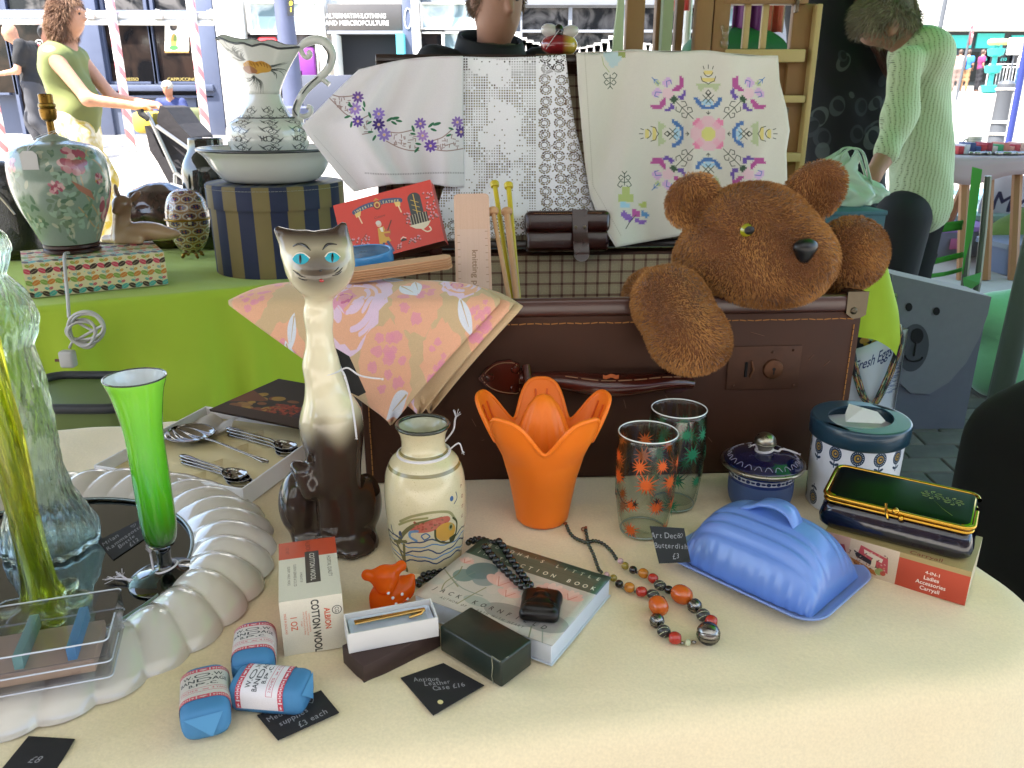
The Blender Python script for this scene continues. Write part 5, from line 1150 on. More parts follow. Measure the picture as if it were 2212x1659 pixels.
for k in range(22):
    a=2*PI*k/22;part('painted_scallop',tube([Vector((r*math.cos(a+d_),r*math.sin(a+d_),z))for r,d_,z in((.0425,-.1,.0628),(.0385,-.05,.0655),(.0375,0,.066),(.0385,.05,.0655),(.0425,.1,.0628))],.00035,4),WHT,lid_)
part('string_tie',tube(ring_pts((0,0,.073),.0098,24,tilt=.0012),.0016,6,False).add(string_tail([(.009,-.002,.0735),(.016,-.004,.0725),(.02,-.002,.0745),(.03,.001,.0715),(.0405,-.001,.068)],.0013,8,.004,3)).add(string_tail([(-.009,-.002,.074),(-.012,-.002,.08),(-.015,-.001,.079)],.001,9,.005,4)),STR,pt)

# white melamine caddy with folk flowers and a tilted petrol-blue lid
tx,tY=.419,.897
c=Canvas(640,200,'#e2e4ea',2)
def folk(x,y,up,rx=15):
    s_=-1 if up else 1
    c.ell(x,y,rx,19,'#12304e').ell(x,y,rx*.52,10,'#b08a34').ell(x+1,y,rx*.34,6.5,'#12304e').ell(x+1,y,rx*.16,3.2,'#c8a64a')
    for k in range(18):a=2*PI*k/18;c.ell(x+rx*.78*math.cos(a),y+14.8*math.sin(a),1.0,1.2,'#c9ccd4')
    c.line([(x,y+18*s_),(x,y+36*s_)],2.6,'#12304e').ell(x-6,y+27*s_,6,3,'#12304e',35*s_).ell(x+6,y+27*s_,6,3,'#12304e',-35*s_)
for k in range(13):folk(25+k*49.2,34,False);folk(25+k*49.2,172,True)
cad=thing('storage_caddy','white plastic caddy with blue flower border and petrol blue lid','caddy',(tx,tY,TZ),6)
part('body',lathe([(.049,0),(.0505,.002),(.053,.098)],72,R(90)),pm('caddy_print',img=c.image('caddy_print'),rough=.28,coat=.2),cad,60)
PB=pm('petrol_plastic','#1f3a4a',.3,coat=.25)
ld2=part('lid',lathe([(.054,.090),(.0568,.093),(.0570,.112),(.0555,.1145),(.0535,.1145),(.0525,.112),(.050,.098),(.0005,.096)],72,caps=False),PB,cad,60)
def crescent(a0):
    o=[(.0535*math.cos(t),.0535*math.sin(t))for t in np.linspace(a0-1.9,a0+1.9,40)];i_=[(.052*math.cos(t)*.92-.013*math.cos(a0),.052*math.sin(t)*.92-.013*math.sin(a0))for t in np.linspace(a0+1.55,a0-1.55,40)];return o+i_
for a0 in(R(-60),R(120)):part('lid_lip',prism([tuple(p)for p in crescent(a0)],.003,.1115),PB,ld2)
pp=part('paper_insert',M([(-.028,-.008,.099),(.022,-.020,.099),(.018,.018,.1005),(-.006,.028,.112),(-.02,.01,.104),(.004,.006,.112),(.026,.002,.108),(.03,-.016,.101)],[(0,1,5,4),(4,5,3),(5,1,7,6),(3,5,6,2)]),pm('white_paper','#d8d8d8',.7,tl=.2),cad,False);pp.location=(0,0,.022);pp.scale=(.8,.8,.9)

# butter dish
BB=pm('blue_melamine','#6184c8',.3,coat=.2,sss=.05);BBt=pm('blue_melamine_tray','#7d93cc',.33,coat=.15)
bc=Vector((.2705,.741,TZ));bd=thing('butter_dish','sky blue ribbed butter dish with strap handle','butter dish',bc,-46.5)
def rr3(w_,h_,r,z,n=10):return [(x,y,z)for x,y in rrect(w_,h_,r,n)]
part('tray',loft([rr3(.145,.105,.02,.0),rr3(.158,.118,.022,.0015),rr3(.176,.136,.026,.0085),rr3(.180,.140,.028,.0105),rr3(.1785,.1385,.028,.0118),rr3(.174,.134,.026,.0105),rr3(.156,.116,.022,.0045),rr3(.10,.07,.02,.0042)]),BBt,bd,True)
def lidf(u,v):
    x,y=(u-.5)*2,(v-.5)*2  # x long, y across
    a,b=.0765,.0565
    sx_=math.copysign(abs(math.sin(x*PI/2))**.9,x);sy_=math.copysign(abs(math.sin(y*PI/2))**.9,y)
    X,Y=a*sx_,b*sy_*(1-.10*abs(sx_)**3)
    ex_=max(1-abs(sx_)**3.6,0)**.52;ey=max(1-abs(sy_)**2.6,0)**.62
    st=0
    for k in(.30,.52,.72):st+=-.0030*math.exp(-((abs(sy_)-k)/.045)**2)
    hgt=.062*ex_*ey+st*ex_
    fl=.0016*math.sin(x*22)*(abs(sy_)>.8)*(1-ey)*(ex_>.3)
    return(X,Y+math.copysign(fl,y),.0055+max(hgt,0))
part('cover',sheet(lidf,90,80),BB,bd,True)
hpth=crv([(-.034,0,.0585),(-.031,0,.0655),(-.022,0,.0695),(-.012,0,.0765),(.004,0,.0805),(.018,0,.0775),(.026,0,.0685),(.030,0,.061)],6)
part('handle',loft([[(p[0]+nx*.0021,y,p[2]+nz*.0021)for y,nx,nz in((-.0095,0,1),(-.0105,0,0),(-.0095,0,-1),(.0095,0,-1),(.0105,0,0),(.0095,0,1))]for p in hpth]),BB,bd,True)
tg=[atY(1404,1136,.735),atY(1478,1141,.742),atY(1492,1214,.715),atY(1424,1217,.708)]
tagcard('price_tag','black card tag propped upright against the blue butter dish',tg,[('Art Deco',50,30,19,-2,.8),('Butterdish',62,66,19,2,.78),('£3',72,102,19)],cv=lambda c:heart(c,106,28,9),wpx=125,hpx=125,lift=0)

# box of the carryall, with the purse on it
ca=-34.8;c=Canvas(314,82,'#c9b49a',3);c.grain(.03)
c.rect(168,12,314,82,'#b0432c').rect(168,0,314,12,'#a08a5c');c.rect(0,0,60,40,'#c08a80',.6)
c.poly([(22,24),(48,20),(58,50),(40,66),(14,50)],'#8c3038').poly([(84,10),(146,26),(150,62),(120,52),(80,34)],'#b84a4e').poly([(92,18),(136,30),(134,40),(94,28)],'#d8c8b0').poly([(70,26),(120,44),(126,56),(78,42)],'#2c2220').rect(112,34,122,54,'#d8c8a8').ell(132,62,10,9,'#8c9a5c').ell(140,64,6,6,'#b8503c').poly([(64,46),(120,62),(128,74),(80,66)],'#a8642c')
for k in range(60):c.ell(rs.uniform(60,150),rs.uniform(20,75),2.5,1.5,rs.choice(['#4a2c28','#c8a878','#8c4038','#d8c8b0']),rs.uniform(0,180),.6)
c.text('4-IN-1',240,30,7.5,'#e6dcd0',0,1.1,bold=.4);c.text('Ladies',240,43,9,'#e6dcd0',0,1,bold=.5).text('Accessories',240,56,9,'#e6dcd0',0,1,bold=.5).text('Carryall',240,69,9,'#e6dcd0',0,1,bold=.5)
c2=Canvas(180,82,'#c9c0a4',3);c2.text('4-IN-1',60,68,8,'#4a4640',180).text('Ladies',70,54,10,'#b8485a',180).text('Accessories',84,38,11,'#b8485a',180).text('Carryall',84,20,11,'#c07a3c',180);c2.grain(.03)
c3=Canvas(314,180,'#a3915f',2);c3.text('Carryall',220,166,15,'#7c2c20');c3.grain(.05)
bx0,bx1,bx2=at(1772,1214),at(2084,1309),at(2134,1238);fx=(bx1-bx0).normalized();wid=(bx1-bx0).length;dep=.082
bang=math.degrees(math.atan2(fx.y,fx.x));bctr=(bx0+bx1)/2+Vector((-fx.y,fx.x,0))*dep/2
cr=thing('printed_carton','worn cream and red carton for an accessories carryall, under the purse','box',bctr,bang)
FBm=[printed('carryall_front',c,.5),printed('carryall_end',c2,.5),pm('carton_cream','#b5a98c',.6),MATS['carton_cream'],printed('carryall_top',c3,.5),MATS['carton_cream']]
part('carton',facebox(wid,dep,.0385),FBm,cr,False)
NV=pm('navy_patent','#0a0b1c',.16,coat=.8,bump=(14,.6,.006),vary=(20,.2));GB=pm('polished_gold','#c89a3c',.16,1);MIR=pm('black_lid_gloss','#05060a',.28,spec=.16)
pu=thing('clasp_purse','dark navy patent purse with a gold frame on the red carton','purse',bctr+Vector((-.004,.010,.0385)),bang+3)
pw_,pd_=.142,.074
def prr(w_,h_,z,r=.012):return [(x,y,z)for x,y in rrect(w_,h_,r,5)]
body_s=[prr(pw_-.006,pd_-.006,0),prr(pw_+.004,pd_+.004,.006),prr(pw_+.006,pd_+.005,.014),prr(pw_+.001,pd_,.024),prr(pw_-.006,pd_-.006,.031)]
part('pouch',loft(body_s),NV,pu,True)
part('frame',tube([(x,y,.0325)for x,y in rrect(pw_-.002,pd_-.002,.010,6)]+[(pw_/2-.001,0,.0325)],.0018,8,False),GB,pu,True)
pl_=part('frame',tube([(x,y,.0375+.006*(y/pd_+.5))for x,y in rrect(pw_-.001,pd_-.001,.010,6)]+[(pw_/2-.0005,0,.0405)],.0024,8,False),GB,pu,True)
part('lid',loft([[(x,y,z+.006*(y/pd_+.5))for x,y,z in prr(pw_-.004,pd_-.004,.036,.009)],[(x,y,z+.006*(y/pd_+.5))for x,y,z in prr(pw_-.004,pd_-.004,.0385,.009)],[(x,y,z+.006*(y/pd_+.5))for x,y,z in prr(pw_-.016,pd_-.016,.0396,.006)]]),MIR,pu,40)
for x in(-1,1):part('frame_bar',box(.009,pd_-.012,.0012,(x*(pw_/2-.0075),0,.0412),.0004).xf(Matrix.Rotation(R(4.6),4,'X')),GB,pu)
part('clasp',sphere(.0036,(.0,-pd_/2-.002,.0395),14),GB,pu);part('clasp',sphere(.0030,(.006,-pd_/2-.003,.0335),14),GB,pu);part('clasp_bar',tube([(-.010,-pd_/2-.001,.045),(-.008,-pd_/2-.004,.036),(-.006,-pd_/2-.003,.030)],.0014,8),GB,pu)
GE=pm('engraved_line','#7d8a4a',.4,.4)
def pet(cx,cy,r,n=8):
    m=M()
    for k in range(n):
        a=2*PI*k/n;pts=[(cx+r*(.25+.75*math.sin(PI*t/6)*.5+.06*t)*math.cos(a+.22*math.sin(PI*t/6*2)),cy+.75*r*(.25+.75*math.sin(PI*t/6)*.5+.06*t)*math.sin(a+.22*math.sin(PI*t/6*2)),0)for t in range(7)]
        m.add(tube([(x,y,.0432+.006*(y/pd_+.5)*1.0-.0008)for x,y,_ in pts],.00025,4))
    return m
part('engraved_flower',pet(.028,.006,.013),GE,pu);part('engraved_flower',pet(.048,.002,.012),GE,pu);part('engraved_stem',tube([(.03,.002,.0425),(.04,-.012,.0415),(.05,-.022,.041)],.0003,4),GE,pu)

# bead necklace: a looped string of separate beads
nk=thing('bead_necklace','looped necklace of amber, coral and silver beads on the cloth','necklace')
BD=dict(g=pm('bead_green','#1f2b1c',.15,coat=.6),p=pm('bead_pink','#c9a3a6',.25,coat=.4),y=pm('bead_olive','#8c7a2e',.2,coat=.5),k=pm('bead_black','#141010',.12,coat=.7),o=pm('bead_mustard','#b5721f',.2,coat=.5),r=pm('bead_coral','#a82c20',.22,coat=.5),a=pm('bead_amber','#c25a18',.18,coat=.5,sss=.2),s=pm('bead_silver','#8f8c88',.25,1,vary=(200,.4)),w=pm('bead_pearl','#b9bd9c',.25,coat=.4),b=pm('bead_etched','#2b2a28',.4,coat=.2),c=pm('bead_copper','#8c4a2c',.4,.4))
def bead(x,y,rx,kind,ang=0,ln_=1.0,ry=None):
    p=at(x,y);r=rx*p.y/ray(x,y)[1]/FPX;p=at(x,y+rx*.45)
    m=lathe([(max(r*math.sin(PI*i/10)**.75,1e-5),-r*ln_*math.cos(PI*i/10))for i in range(11)],14,caps=False).rot('Y',90).rot('Z',ang)
    o=part('bead',m,BD[kind],nk,True);o.location=(p.x,p.y,TZ+r*.98+.0012)
    return o,p,r
for seg in([(1224,1140),(1231,1155),(1242,1166),(1256,1172),(1268,1176),(1282,1172),(1298,1176),(1312,1186),(1323,1198),(1331,1211)],[(1265,1150),(1268,1165),(1271,1180),(1281,1200),(1288,1220),(1294,1235),(1302,1242)]):
    cp=crv(seg,10);acc_=0;last=None
    for q in cp:
        if last is None or math.hypot(q[0]-last[0],q[1]-last[1])>5.4:bead(q[0],q[1],4.4,'g',40,.8);last=q
for x,y,r,kd,an,lg in((1222,1134,3.2,'c',60,1.5),(1265,1143,3.2,'c',60,1.5),(1340,1217,6.6,'p',-45,.9),(1350,1228,8.5,'y',-45,.9),(1367,1237,9,'k',-40,.95),(1377,1241,3.4,'s',0,1),(1389,1245,11,'o',-40,1),(1410,1256,11,'r',-45,1),(1425,1271,11,'b',-40,1.25),(1444,1280,9.5,'k',-40,1),
    (1310,1246,6.2,'p',-50,.9),(1325,1254,8,'y',-45,.9),(1337,1267,9,'k',-40,.95),(1345,1272,3.2,'s',0,1),(1359,1276,11.5,'o',-20,1),(1372,1282,3.4,'s',0,1),(1385,1285,11.5,'r',0,1.05),(1410,1291,11,'b',-35,1.25),(1430,1298,6,'k',-40,1),(1421,1319,20.5,'a',-70,1.12),(1471,1295,21,'a',-45,1.12),
    (1418,1349,15.5,'s',-60,.95),(1433,1371,14,'b',-50,1),(1457,1386,14,'r',-10,1),(1473,1393,4,'s',0,1.2),(1485,1393,7.5,'w',0,.9),(1498,1391,4,'s',0,1.4),(1499,1317,15.5,'s',-55,.95),(1518,1337,14.5,'b',-50,1),(1535,1350,14,'r',-30,.95),(1528,1380,24,'s',-20,1.0),(1551,1370,4.5,'s',30,.5)):
    o,p,r=bead(x,y,r,kd,an,lg)
    if kd=='s' and r>.005:
        for k in range(12):part('bead_groove',tube([(r*1.01*math.cos(t)*lg,r*1.0*math.sin(t)*math.cos(2*PI*k/12),r*1.0*math.sin(t)*math.sin(2*PI*k/12))for t in np.linspace(.25,PI-.25,9)],r*.055,5).rot('Z',an),BD['k'],o)
    if kd=='b':
        for k in range(5):part('bead_inlay',tube([(r*1.01*math.cos(t)*lg*.95,r*.97*math.sin(t)**.8*math.cos(2*PI*k/5+t*1.3),r*.97*math.sin(t)**.8*math.sin(2*PI*k/5+t*1.3))for t in np.linspace(.5,PI-.5,9)],r*.06,5).rot('Z',an),BD['w'],o)
part('clasp',tube([at(1218,1130,TZ+.002),at(1222,1134,TZ+.003)],.0011,6),BD['c'],nk);part('clasp',tube([at(1262+6*math.cos(t),1143+4*math.sin(t),TZ+.003)for t in np.linspace(0,6.28,16)],.0006,6),BD['c'],nk)

# paperback with lotus cover
c=Canvas(310,205,'#b9b0a4',2.6);c.grain(.03)
for k in range(40):x,y=rs.uniform(0,310),rs.uniform(60,205);c.ell(x,y,rs.uniform(12,40),rs.uniform(6,18),rs.choice(['#c9bfb2','#aeb3a8','#a9a89e','#cdb9ac','#9aa59e']),rs.uniform(-30,30),.35)
c.rect(0,0,310,58,'#4a5a4c').line([(0,30),(310,30)],.8,'#38463a')
c.ell(70,92,32,26,'#5d706f',-10,.9).ell(48,118,24,18,'#5d7570',0,.8).ell(92,110,26,20,'#66787a',0,.6).ell(200,170,60,22,'#6d6f6c',0,.6).ell(262,160,50,24,'#73716f',0,.6).ell(120,168,30,12,'#7d9088',0,.5)
def lotus(x,y,s_):
    for a in(-70,-40,-15,15,40,70):c.ell(x+s_*.5*math.sin(R(a)),y-s_*.35*math.cos(R(a)),s_*.26,s_*.55,'#dcb8ac' if a%2 else '#d8a89c',a,.9)
    c.line([(x-s_*.4,y-s_*.4),(x,y+s_*.2),(x+s_*.4,y-s_*.4)],1.4,'#b8584c',.8)
lotus(128,108,40);lotus(228,92,34);lotus(270,88,26);lotus(22,84,18);lotus(160,130,26)
for p in([(26,98),(34,120),(30,150),(38,170)],[(60,100),(46,140),(40,176)],[(0,120),(60,150)],[(110,130),(100,160),(92,190)],[(20,130),(70,150),(120,152)],[(240,110),(250,140)],[(270,175),(290,205)],[(250,180),(262,205)]):c.line(crv(p,6),2.4,rs.choice(['#6d6a3c','#7a8478','#5f6a4a']),.75)
c.text("BUDDHA'S LITTLE",160,15,9.5,'#dcdcc8',0,1,.0,space=1.95,bold=.4);c.text('INSTRUCTION BOOK',160,44,9.5,'#dcdcc8',0,1,0,space=1.9,bold=.4);c.text('JACK KORNFIELD',148,172,9.5,'#26221e',0,1,.15,space=2.0,bold=.3);c.text('AUTHOR OF A PATH WITH HEART',145,188,5.2,'#3a342e',0,1,.2,space=1.35)
bk=thing('paperback_book','paperback with pale lotus cover under the black beads','book')
q4=[at(1042,1163,.772),at(1325,1247,.772),at(1188,1398,.772),at(895,1283,.772)]  # TL TR BR BL of the cover
cb=sum(q4,Vector())/4;ex=((q4[1]-q4[0])+(q4[2]-q4[3])).normalized();bw=((q4[1]-q4[0]).length+(q4[2]-q4[3]).length)/2;bh=((q4[0]-q4[3]).length+(q4[1]-q4[2]).length)/2
bk.location=(cb.x,cb.y,TZ+.001);bk.rotation_euler=(0,0,math.atan2(ex.y,ex.x))
PAP=pm('page_edges','#c9cfd8',.8);N=PAP.node_tree;wv=N.nodes.new('ShaderNodeTexWave');wv.bands_direction='Z';wv.inputs['Scale'].default_value=260;bpn=N.nodes.new('ShaderNodeBump');bpn.inputs['Strength'].default_value=.4;bpn.inputs['Distance'].default_value=.0005
tcn=N.nodes.new('ShaderNodeTexCoord');N.links.new(tcn.outputs['Object'],wv.inputs[0]);N.links.new(wv.outputs['Fac'],bpn.inputs['Height']);N.links.new(bpn.outputs[0],N.nodes['Principled BSDF'].inputs['Normal'])
part('pages',box(bw-.003,bh-.003,.0185,(0,0,.0102),.0004,1),PAP,bk);part('cover',sheet(lambda u,v:((u-.5)*bw,(v-.5)*bh,.0208+.0006*math.sin(u*3)+.0008*(abs(u-.5)*2)**4),16,10,.0004),printed('lotus_cover',c,.3,coat=.3),bk,True);part('cover',box(bw,bh,.0006,(0,0,.0003)),PAP,bk)
# black mala with carved pendant
ml=thing('black_mala','string of black beads with a carved pendant lying on the paperback','necklace')
zb=TZ+.0225
def mb(x,y,r,z=zb):o=part('bead',sphere(r,n=12)if True else None,BLK,ml,True);p=at(x,y,z+r);o.location=p;return o
def runb(pts,st,r,z):
    cp=crv(pts,12);last=None
    for i,q in enumerate(cp):
        zz=z(i/len(cp))if callable(z)else z
        if last is None or math.hypot(q[0]-last[0],q[1]-last[1])>st:mb(q[0],q[1],r,zz);last=q
runb([(1078,1170),(1092,1188),(1106,1212),(1125,1238),(1140,1258),(1152,1272)],11.2,.0042,zb);runb([(1048,1182),(1065,1203),(1085,1226),(1108,1248),(1128,1266),(1142,1272)],11.2,.0042,zb)
runb([(1012,1172),(1030,1168),(1040,1176),(1048,1182)],9.5,.0036,lambda t:TZ+.002+.02*t);runb([(1078,1170),(1062,1172),(1046,1166),(1030,1164),(1016,1168)],8.5,.0034,lambda t:zb-.018*t)
runb([(905,1262),(912,1244),(935,1236),(960,1228)],10.5,.0036,TZ+.001);runb([(900,1258),(918,1252),(946,1243)],10.5,.0036,TZ+.001)
mb(1163,1282,.0062)
px0,px1=at(1168,1320,zb),None
pend=U(.004,rbox((0,0,.0065),(.0185,.021,.0065),.006),ell((0,.012,.006),(.0185,.014,.0062)))
pend=U(.003,pend,ell((0,.006,.0125),(.006,.006,.004)),ell((0,-.003,.013),(.010,.006,.004)),ell((0,-.012,.0125),(.014,.004,.003)))
for k in range(3):pend=U(.0015,pend,cap((-.012,-.006-.004*k,.0135),(.012,-.006-.004*k,.0135),.0014))
pdn=part('pendant',nets(pend,(-.024,-.026,-.002),(.024,.03,.02),.0011),pm('dark_obsidian','#0d0806',.32,spec=.4,vary=(60,.4)),ml,True);pdn.location=px0;pdn.rotation_euler=(0,0,R(-8))

# amber fawn
AM=pm('amber_resin','#ff8420',.06,trans=.35,ior=1.2,coat=.5,tl=.55)
fx_,fY_=at(848,1305)[:2]
fw=thing('fawn_figurine','tiny translucent amber fawn with white spots beside the vase','figurine',(fx_,fY_,TZ),20)
k_=.00055
def fp(x,y,d=0):return((x-848)*k_,d,(1308-y)*k_)
fawn=U(.006,ell(fp(848,1285),(.020,.013,.011)),ell(fp(868,1280,.002),(.012,.012,.012)),ell(fp(825,1290,-.003),(.010,.010,.012)),cap(fp(830,1280),fp(836,1252,-.002),.008,.007),ell(fp(836,1246,-.003),(.0135,.012,.0125)),ell(fp(834,1258,-.012),(.007,.006,.005)),cap(fp(818,1302,-.006),fp(850,1304,-.008),.005),cap(fp(886,1262,.002),fp(880,1272,.002),.0035,.005),cap(fp(818,1242),fp(806,1238),.004,.0055),cap(fp(853,1240),fp(868,1236,.003),.004,.0055))
part('body',nets(fawn,(-.034,-.024,-.004),(.034,.022,.048),.0012),AM,fw,True)
for x,y,d in((829,1250,-.0145),(843,1250,-.0145),(845,1280,-.0125),(862,1276,-.0125),(850,1293,-.0125),(872,1290,-.011),(836,1262,-.0175)):part('painted_spot',sphere(.0016,fp(x,y,d),8,(1,.5,1.2)),WHL,fw)

# white gift box with gilt pin, on a brown box
br=thing('brown_box','dark brown card box under the white pin box','box',(0,0,0));a_,b_,d_=at(787,1479),at(952,1397),at(738,1434)
def place_box(t,fl,fr,dep):ex=(fr-fl);an=math.atan2(ex.y,ex.x);t.rotation_euler=(0,0,an);n=Vector((-math.sin(an),math.cos(an),0));t.location=(fl+fr)/2+n*dep/2;return ex.length
wl_=place_box(br,a_,b_,(d_-a_).length);part('carton',box(wl_,(d_-a_).length,.0185,(0,0,.0095),.0006),pm('brown_card','#3c2a26',.6,vary=(30,.12)),br)
wb=thing('pin_gift_box','open white box holding a gold tie pin, on the brown box','box',(0,0,0));zt2=TZ+.0195
fl_,fr_=at(754,1412,zt2),at(948,1374,zt2);wdp=.031;wl_=place_box(wb,fl_,fr_,wdp);WC=pm('white_card','#d2cfcc',.55)
hh=.0195;o_=rrect(wl_,wdp,.001,1)
part('carton',box(wl_,.0012,hh,(0,-wdp/2+.0006,hh/2)).add(box(wl_,.0012,hh,(0,wdp/2-.0006,hh/2))).add(box(.0012,wdp-.0026,hh,(-wl_/2+.0006,0,hh/2))).add(box(.0012,wdp-.0026,hh,(wl_/2-.0006,0,hh/2))).add(box(wl_-.003,wdp-.003,.001,(0,0,.0006))),WC,wb)
part('insert',loft([rr3(wl_-.003,wdp-.003,.002,.006,3),rr3(wl_-.006,wdp-.006,.003,.0155,3),rr3(wl_-.009,wdp-.009,.003,.0148,3),rr3(wl_-.014,wdp-.014,.003,.012,3)]),pm('pale_blue_felt','#b4bcc8',.7),wb,40)
GO=pm('gold_pin','#b58a48',.22,1)
part('tie_pin',box(wl_*.80,.0055,.0012,(0,.003,.0175),.0004).add(tube([(-wl_*.4,-.001,.0185),(wl_*.38,.001,.0188)],.0008,6)),GO,wb);part('pin_clip',tube([(wl_*.2,-.003,.0165),(wl_*.34,-.002,.0175),(wl_*.38,.001,.0185)],.0013,6),GO,wb)
# green leather box on a tag
gb=thing('leather_box','worn dark green leather box with scuffed corner','box',(0,0,0));a_,b_=at(951,1408),at(1083,1490);wl_=place_box(gb,a_,b_,.040)
gbm=part('box_body',box(wl_,.040,.027,(0,0,.0147),.0022,3),pm('green_leather','#1c2620',.4,vary=(55,.35),bump=(140,.3,.0006),coat=.15),gb)
part('scuff',tube([(wl_/2-.0105,-.0202,.0275),(wl_/2-.0095,-.0206,.018),(wl_/2-.0108,-.0203,.008),(wl_/2-.009,-.0203,.002)],.0005,5),pm('scuff_pale','#7a7a66',.8),gb);part('scuff',tube([(wl_/2-.012,-.0190,.0276),(wl_/2-.002,-.0192,.0274),(wl_/2-.0009,-.010,.0276)],.0005,5),MATS['scuff_pale'],gb)
tagcard('price_tag','black cut-corner tag with a punched hole under the green box',[at(866,1470),at(958,1438),at(1046,1486),at(936,1551)],[('Antique',70,34,16,22,.8),('Leather',88,60,16,22,.8),('Case £16',104,88,16,22,.8)],cv=lambda c:c.ell(44,118,8,7,'#cdbf86'),wpx=180,hpx=140,lift=.003)
tagcard('price_tag','black handwritten tag in front of the bandage rolls',[at(556,1551),at(694,1497),at(733,1545),at(601,1605)],[('Medical',52,26,17,-6,.85),('supplies',72,54,17,-6,.85),('£3 each',112,84,18,-6,.85)],cv=lambda c:heart(c,138,24,10),wpx=180,hpx=105,lift=.003)
# ------------------------------------------------------------------ things on the yellow cloth, left half
def hit(fn,px,py,y0,y1,n=700):
    ys=np.linspace(y0,y1,n);P=np.array([atY(px,py,y)[:]for y in ys]);d=fn(P);i=int(np.argmax(d<0));return Vector(P[i])
# siamese cat figurine
cY=.800;cb_=at(712,1172);
def K(x,y,d=0):return atY(x,y,cY+d)
catf=U(.012,
    U(.02,ell(K(690,566,-.004),(.035,.028,.026)),ell(K(692,604,-.010),(.021,.022,.018)),ell(K(690,585,-.016),(.02,.018,.012))),
    cap(K(690,610),K(688,680),.0145,.0122),cap(K(688,680),K(694,790),.0122,.0165),cap(K(694,790),K(714,890),.0165,.028),ell(K(716,925),(.031,.031,.04)),cap(K(716,925),K(722,1010,.004),.030,.026))
earl=U(.006,cap(K(632,528),K(600,497),.014,.004),cap(K(655,522),K(610,506),.012,.004));earr=U(.006,cap(K(732,520),K(741,487),.013,.004),cap(K(712,520),K(738,498),.012,.004))
catf=cut(U(.012,catf,earl,earr),U(.004,cap(K(612,527,-.024),K(602,508,-.012),.008,.004),cap(K(738,520,-.024),K(742,500,-.012),.006,.003)),.006)
legs=U(.010,cap(K(712,900,-.012),K(708,1040,-.010),.019,.0135),cap(K(708,1040,-.010),K(716,1172,-.016),.0135,.013),cap(K(738,900,-.010),K(752,1060,-.004),.018,.013),cap(K(752,1060,-.004),K(758,1165,-.012),.013,.013),
    ell(K(650,1085,.012),(.024,.032,.040)),ell(K(790,1085,.016),(.018,.028,.034)),ell(K(664,1160,0),(.016,.026,.012)),ell(K(792,1176,-.006),(.014,.024,.014)),ell(K(716,1182,-.022),(.015,.02,.010)),ell(K(764,1184,-.022),(.014,.02,.010)),ell(K(720,1110,.022),(.04,.03,.055)),
    U(.004,cap(K(668,1062,-.022),K(652,1022,-.022),.009,.0085),cap(K(652,1022,-.022),K(640,1008,-.018),.0085,.006),cap(K(640,1008,-.018),K(672,1050,-.004),.006,.010)))
cat_all=U(.012,catf,legs);flr=half((0,0,-1),-(TZ+.0005));cat_s=lambda p:np.maximum(cat_all(p),(TZ+.0005)-p[:,2])
ct=thing('cat_figurine','tall long-necked ceramic cat with blue eyes, cream above brown','figurine',(cb_.x,cb_.y,TZ))
m=nets(cat_s,(K(590,800).x-.03,cY-.06,TZ-.004),(K(830,1100).x+.02,cY+.065,K(700,470).z+.012),.0026);V_=np.array(m.v)
yy=829.5+FPX*((V_[:,2]-CZ)*-1*cP-V_[:,1]*sP)/(V_[:,1]*cP+(CZ-V_[:,2])*sP)  # height in the picture, only to read off where the glaze changes
zb_,zt_=K(715,950).z,K(715,845).z;lowb=np.clip((zt_-V_[:,2]+.008*np.sin((V_[:,0]-cb_.x)*170))/(zt_-zb_),0,1);lowb=lowb*lowb*(3-2*lowb)
fc=np.array(K(690,580,-.03));fm_=np.exp(-(((V_[:,0]-fc[0])/.029)**2+((V_[:,2]-fc[2])/.024)**2)**1.4)*(V_[:,1]<cY+.005)*.95
er_=np.clip((V_[:,2]-K(690,540).z)/.018,0,1);br_=np.clip(np.maximum(np.maximum(lowb,fm_),er_**.6),0,1)[:,None]
shade=1-.45*np.exp(-((V_[:,2]-K(700,1110).z)/.05)**2)*(.5+.5*np.sin(V_[:,0]*300))
cr_,bw_=np.array(S('#ded3b4')),np.array(S('#382b24'));m.v=(V_-np.array((cb_.x,cb_.y,TZ))).tolist()
co_=part('body',m,pm('cat_glaze',attr=True,rough=.12,coat=.4,spec=.4),ct,True);colattr(co_.data,cr_*(1-br_)+bw_*br_)
cb3=Vector((cb_.x,cb_.y,TZ))
def paint(nm,pts,r,mt,fl=.5,par=ct,fn=cat_s):
    P=[hit(fn,x,y,.70,.9)-cb3+Vector((0,-.0003,.0))for x,y in crv(pts,4)]
    return part(nm,tube(P,r if not hasattr(r,'__len__')else [a for _,a in smooth_prof(list(enumerate(r)),4)],6),mt,par,True)
TQ=pm('turquoise_paint','#2aa0b4',.15,coat=.8);BKP=pm('black_paint','#0b0a0a',.2,coat=.6);WPN=pm('white_glaze_line','#d8d0c0',.2,coat=.6);RD=pm('red_paint','#a82a2a',.2,coat=.6)
def eyepatch(nm,cx,cy,rx,ry,mt,off,par,pw=1.0,n=18):
    ring=[(cx+rx*math.cos(2*PI*i/n),cy+ry*math.copysign(abs(math.sin(2*PI*i/n))**pw,math.sin(2*PI*i/n)))for i in range(n)]
    P=[hit(cat_s,cx,cy,.70,.9)-cb3+Vector((0,-off*1.6,0))]+[hit(cat_s,x,y,.70,.9)-cb3+Vector((0,-off,0))for x,y in ring]
    return part(nm,M([p[:]for p in P],[(0,1+(i+1)%n,1+i)for i in range(n)]),mt,par,True)
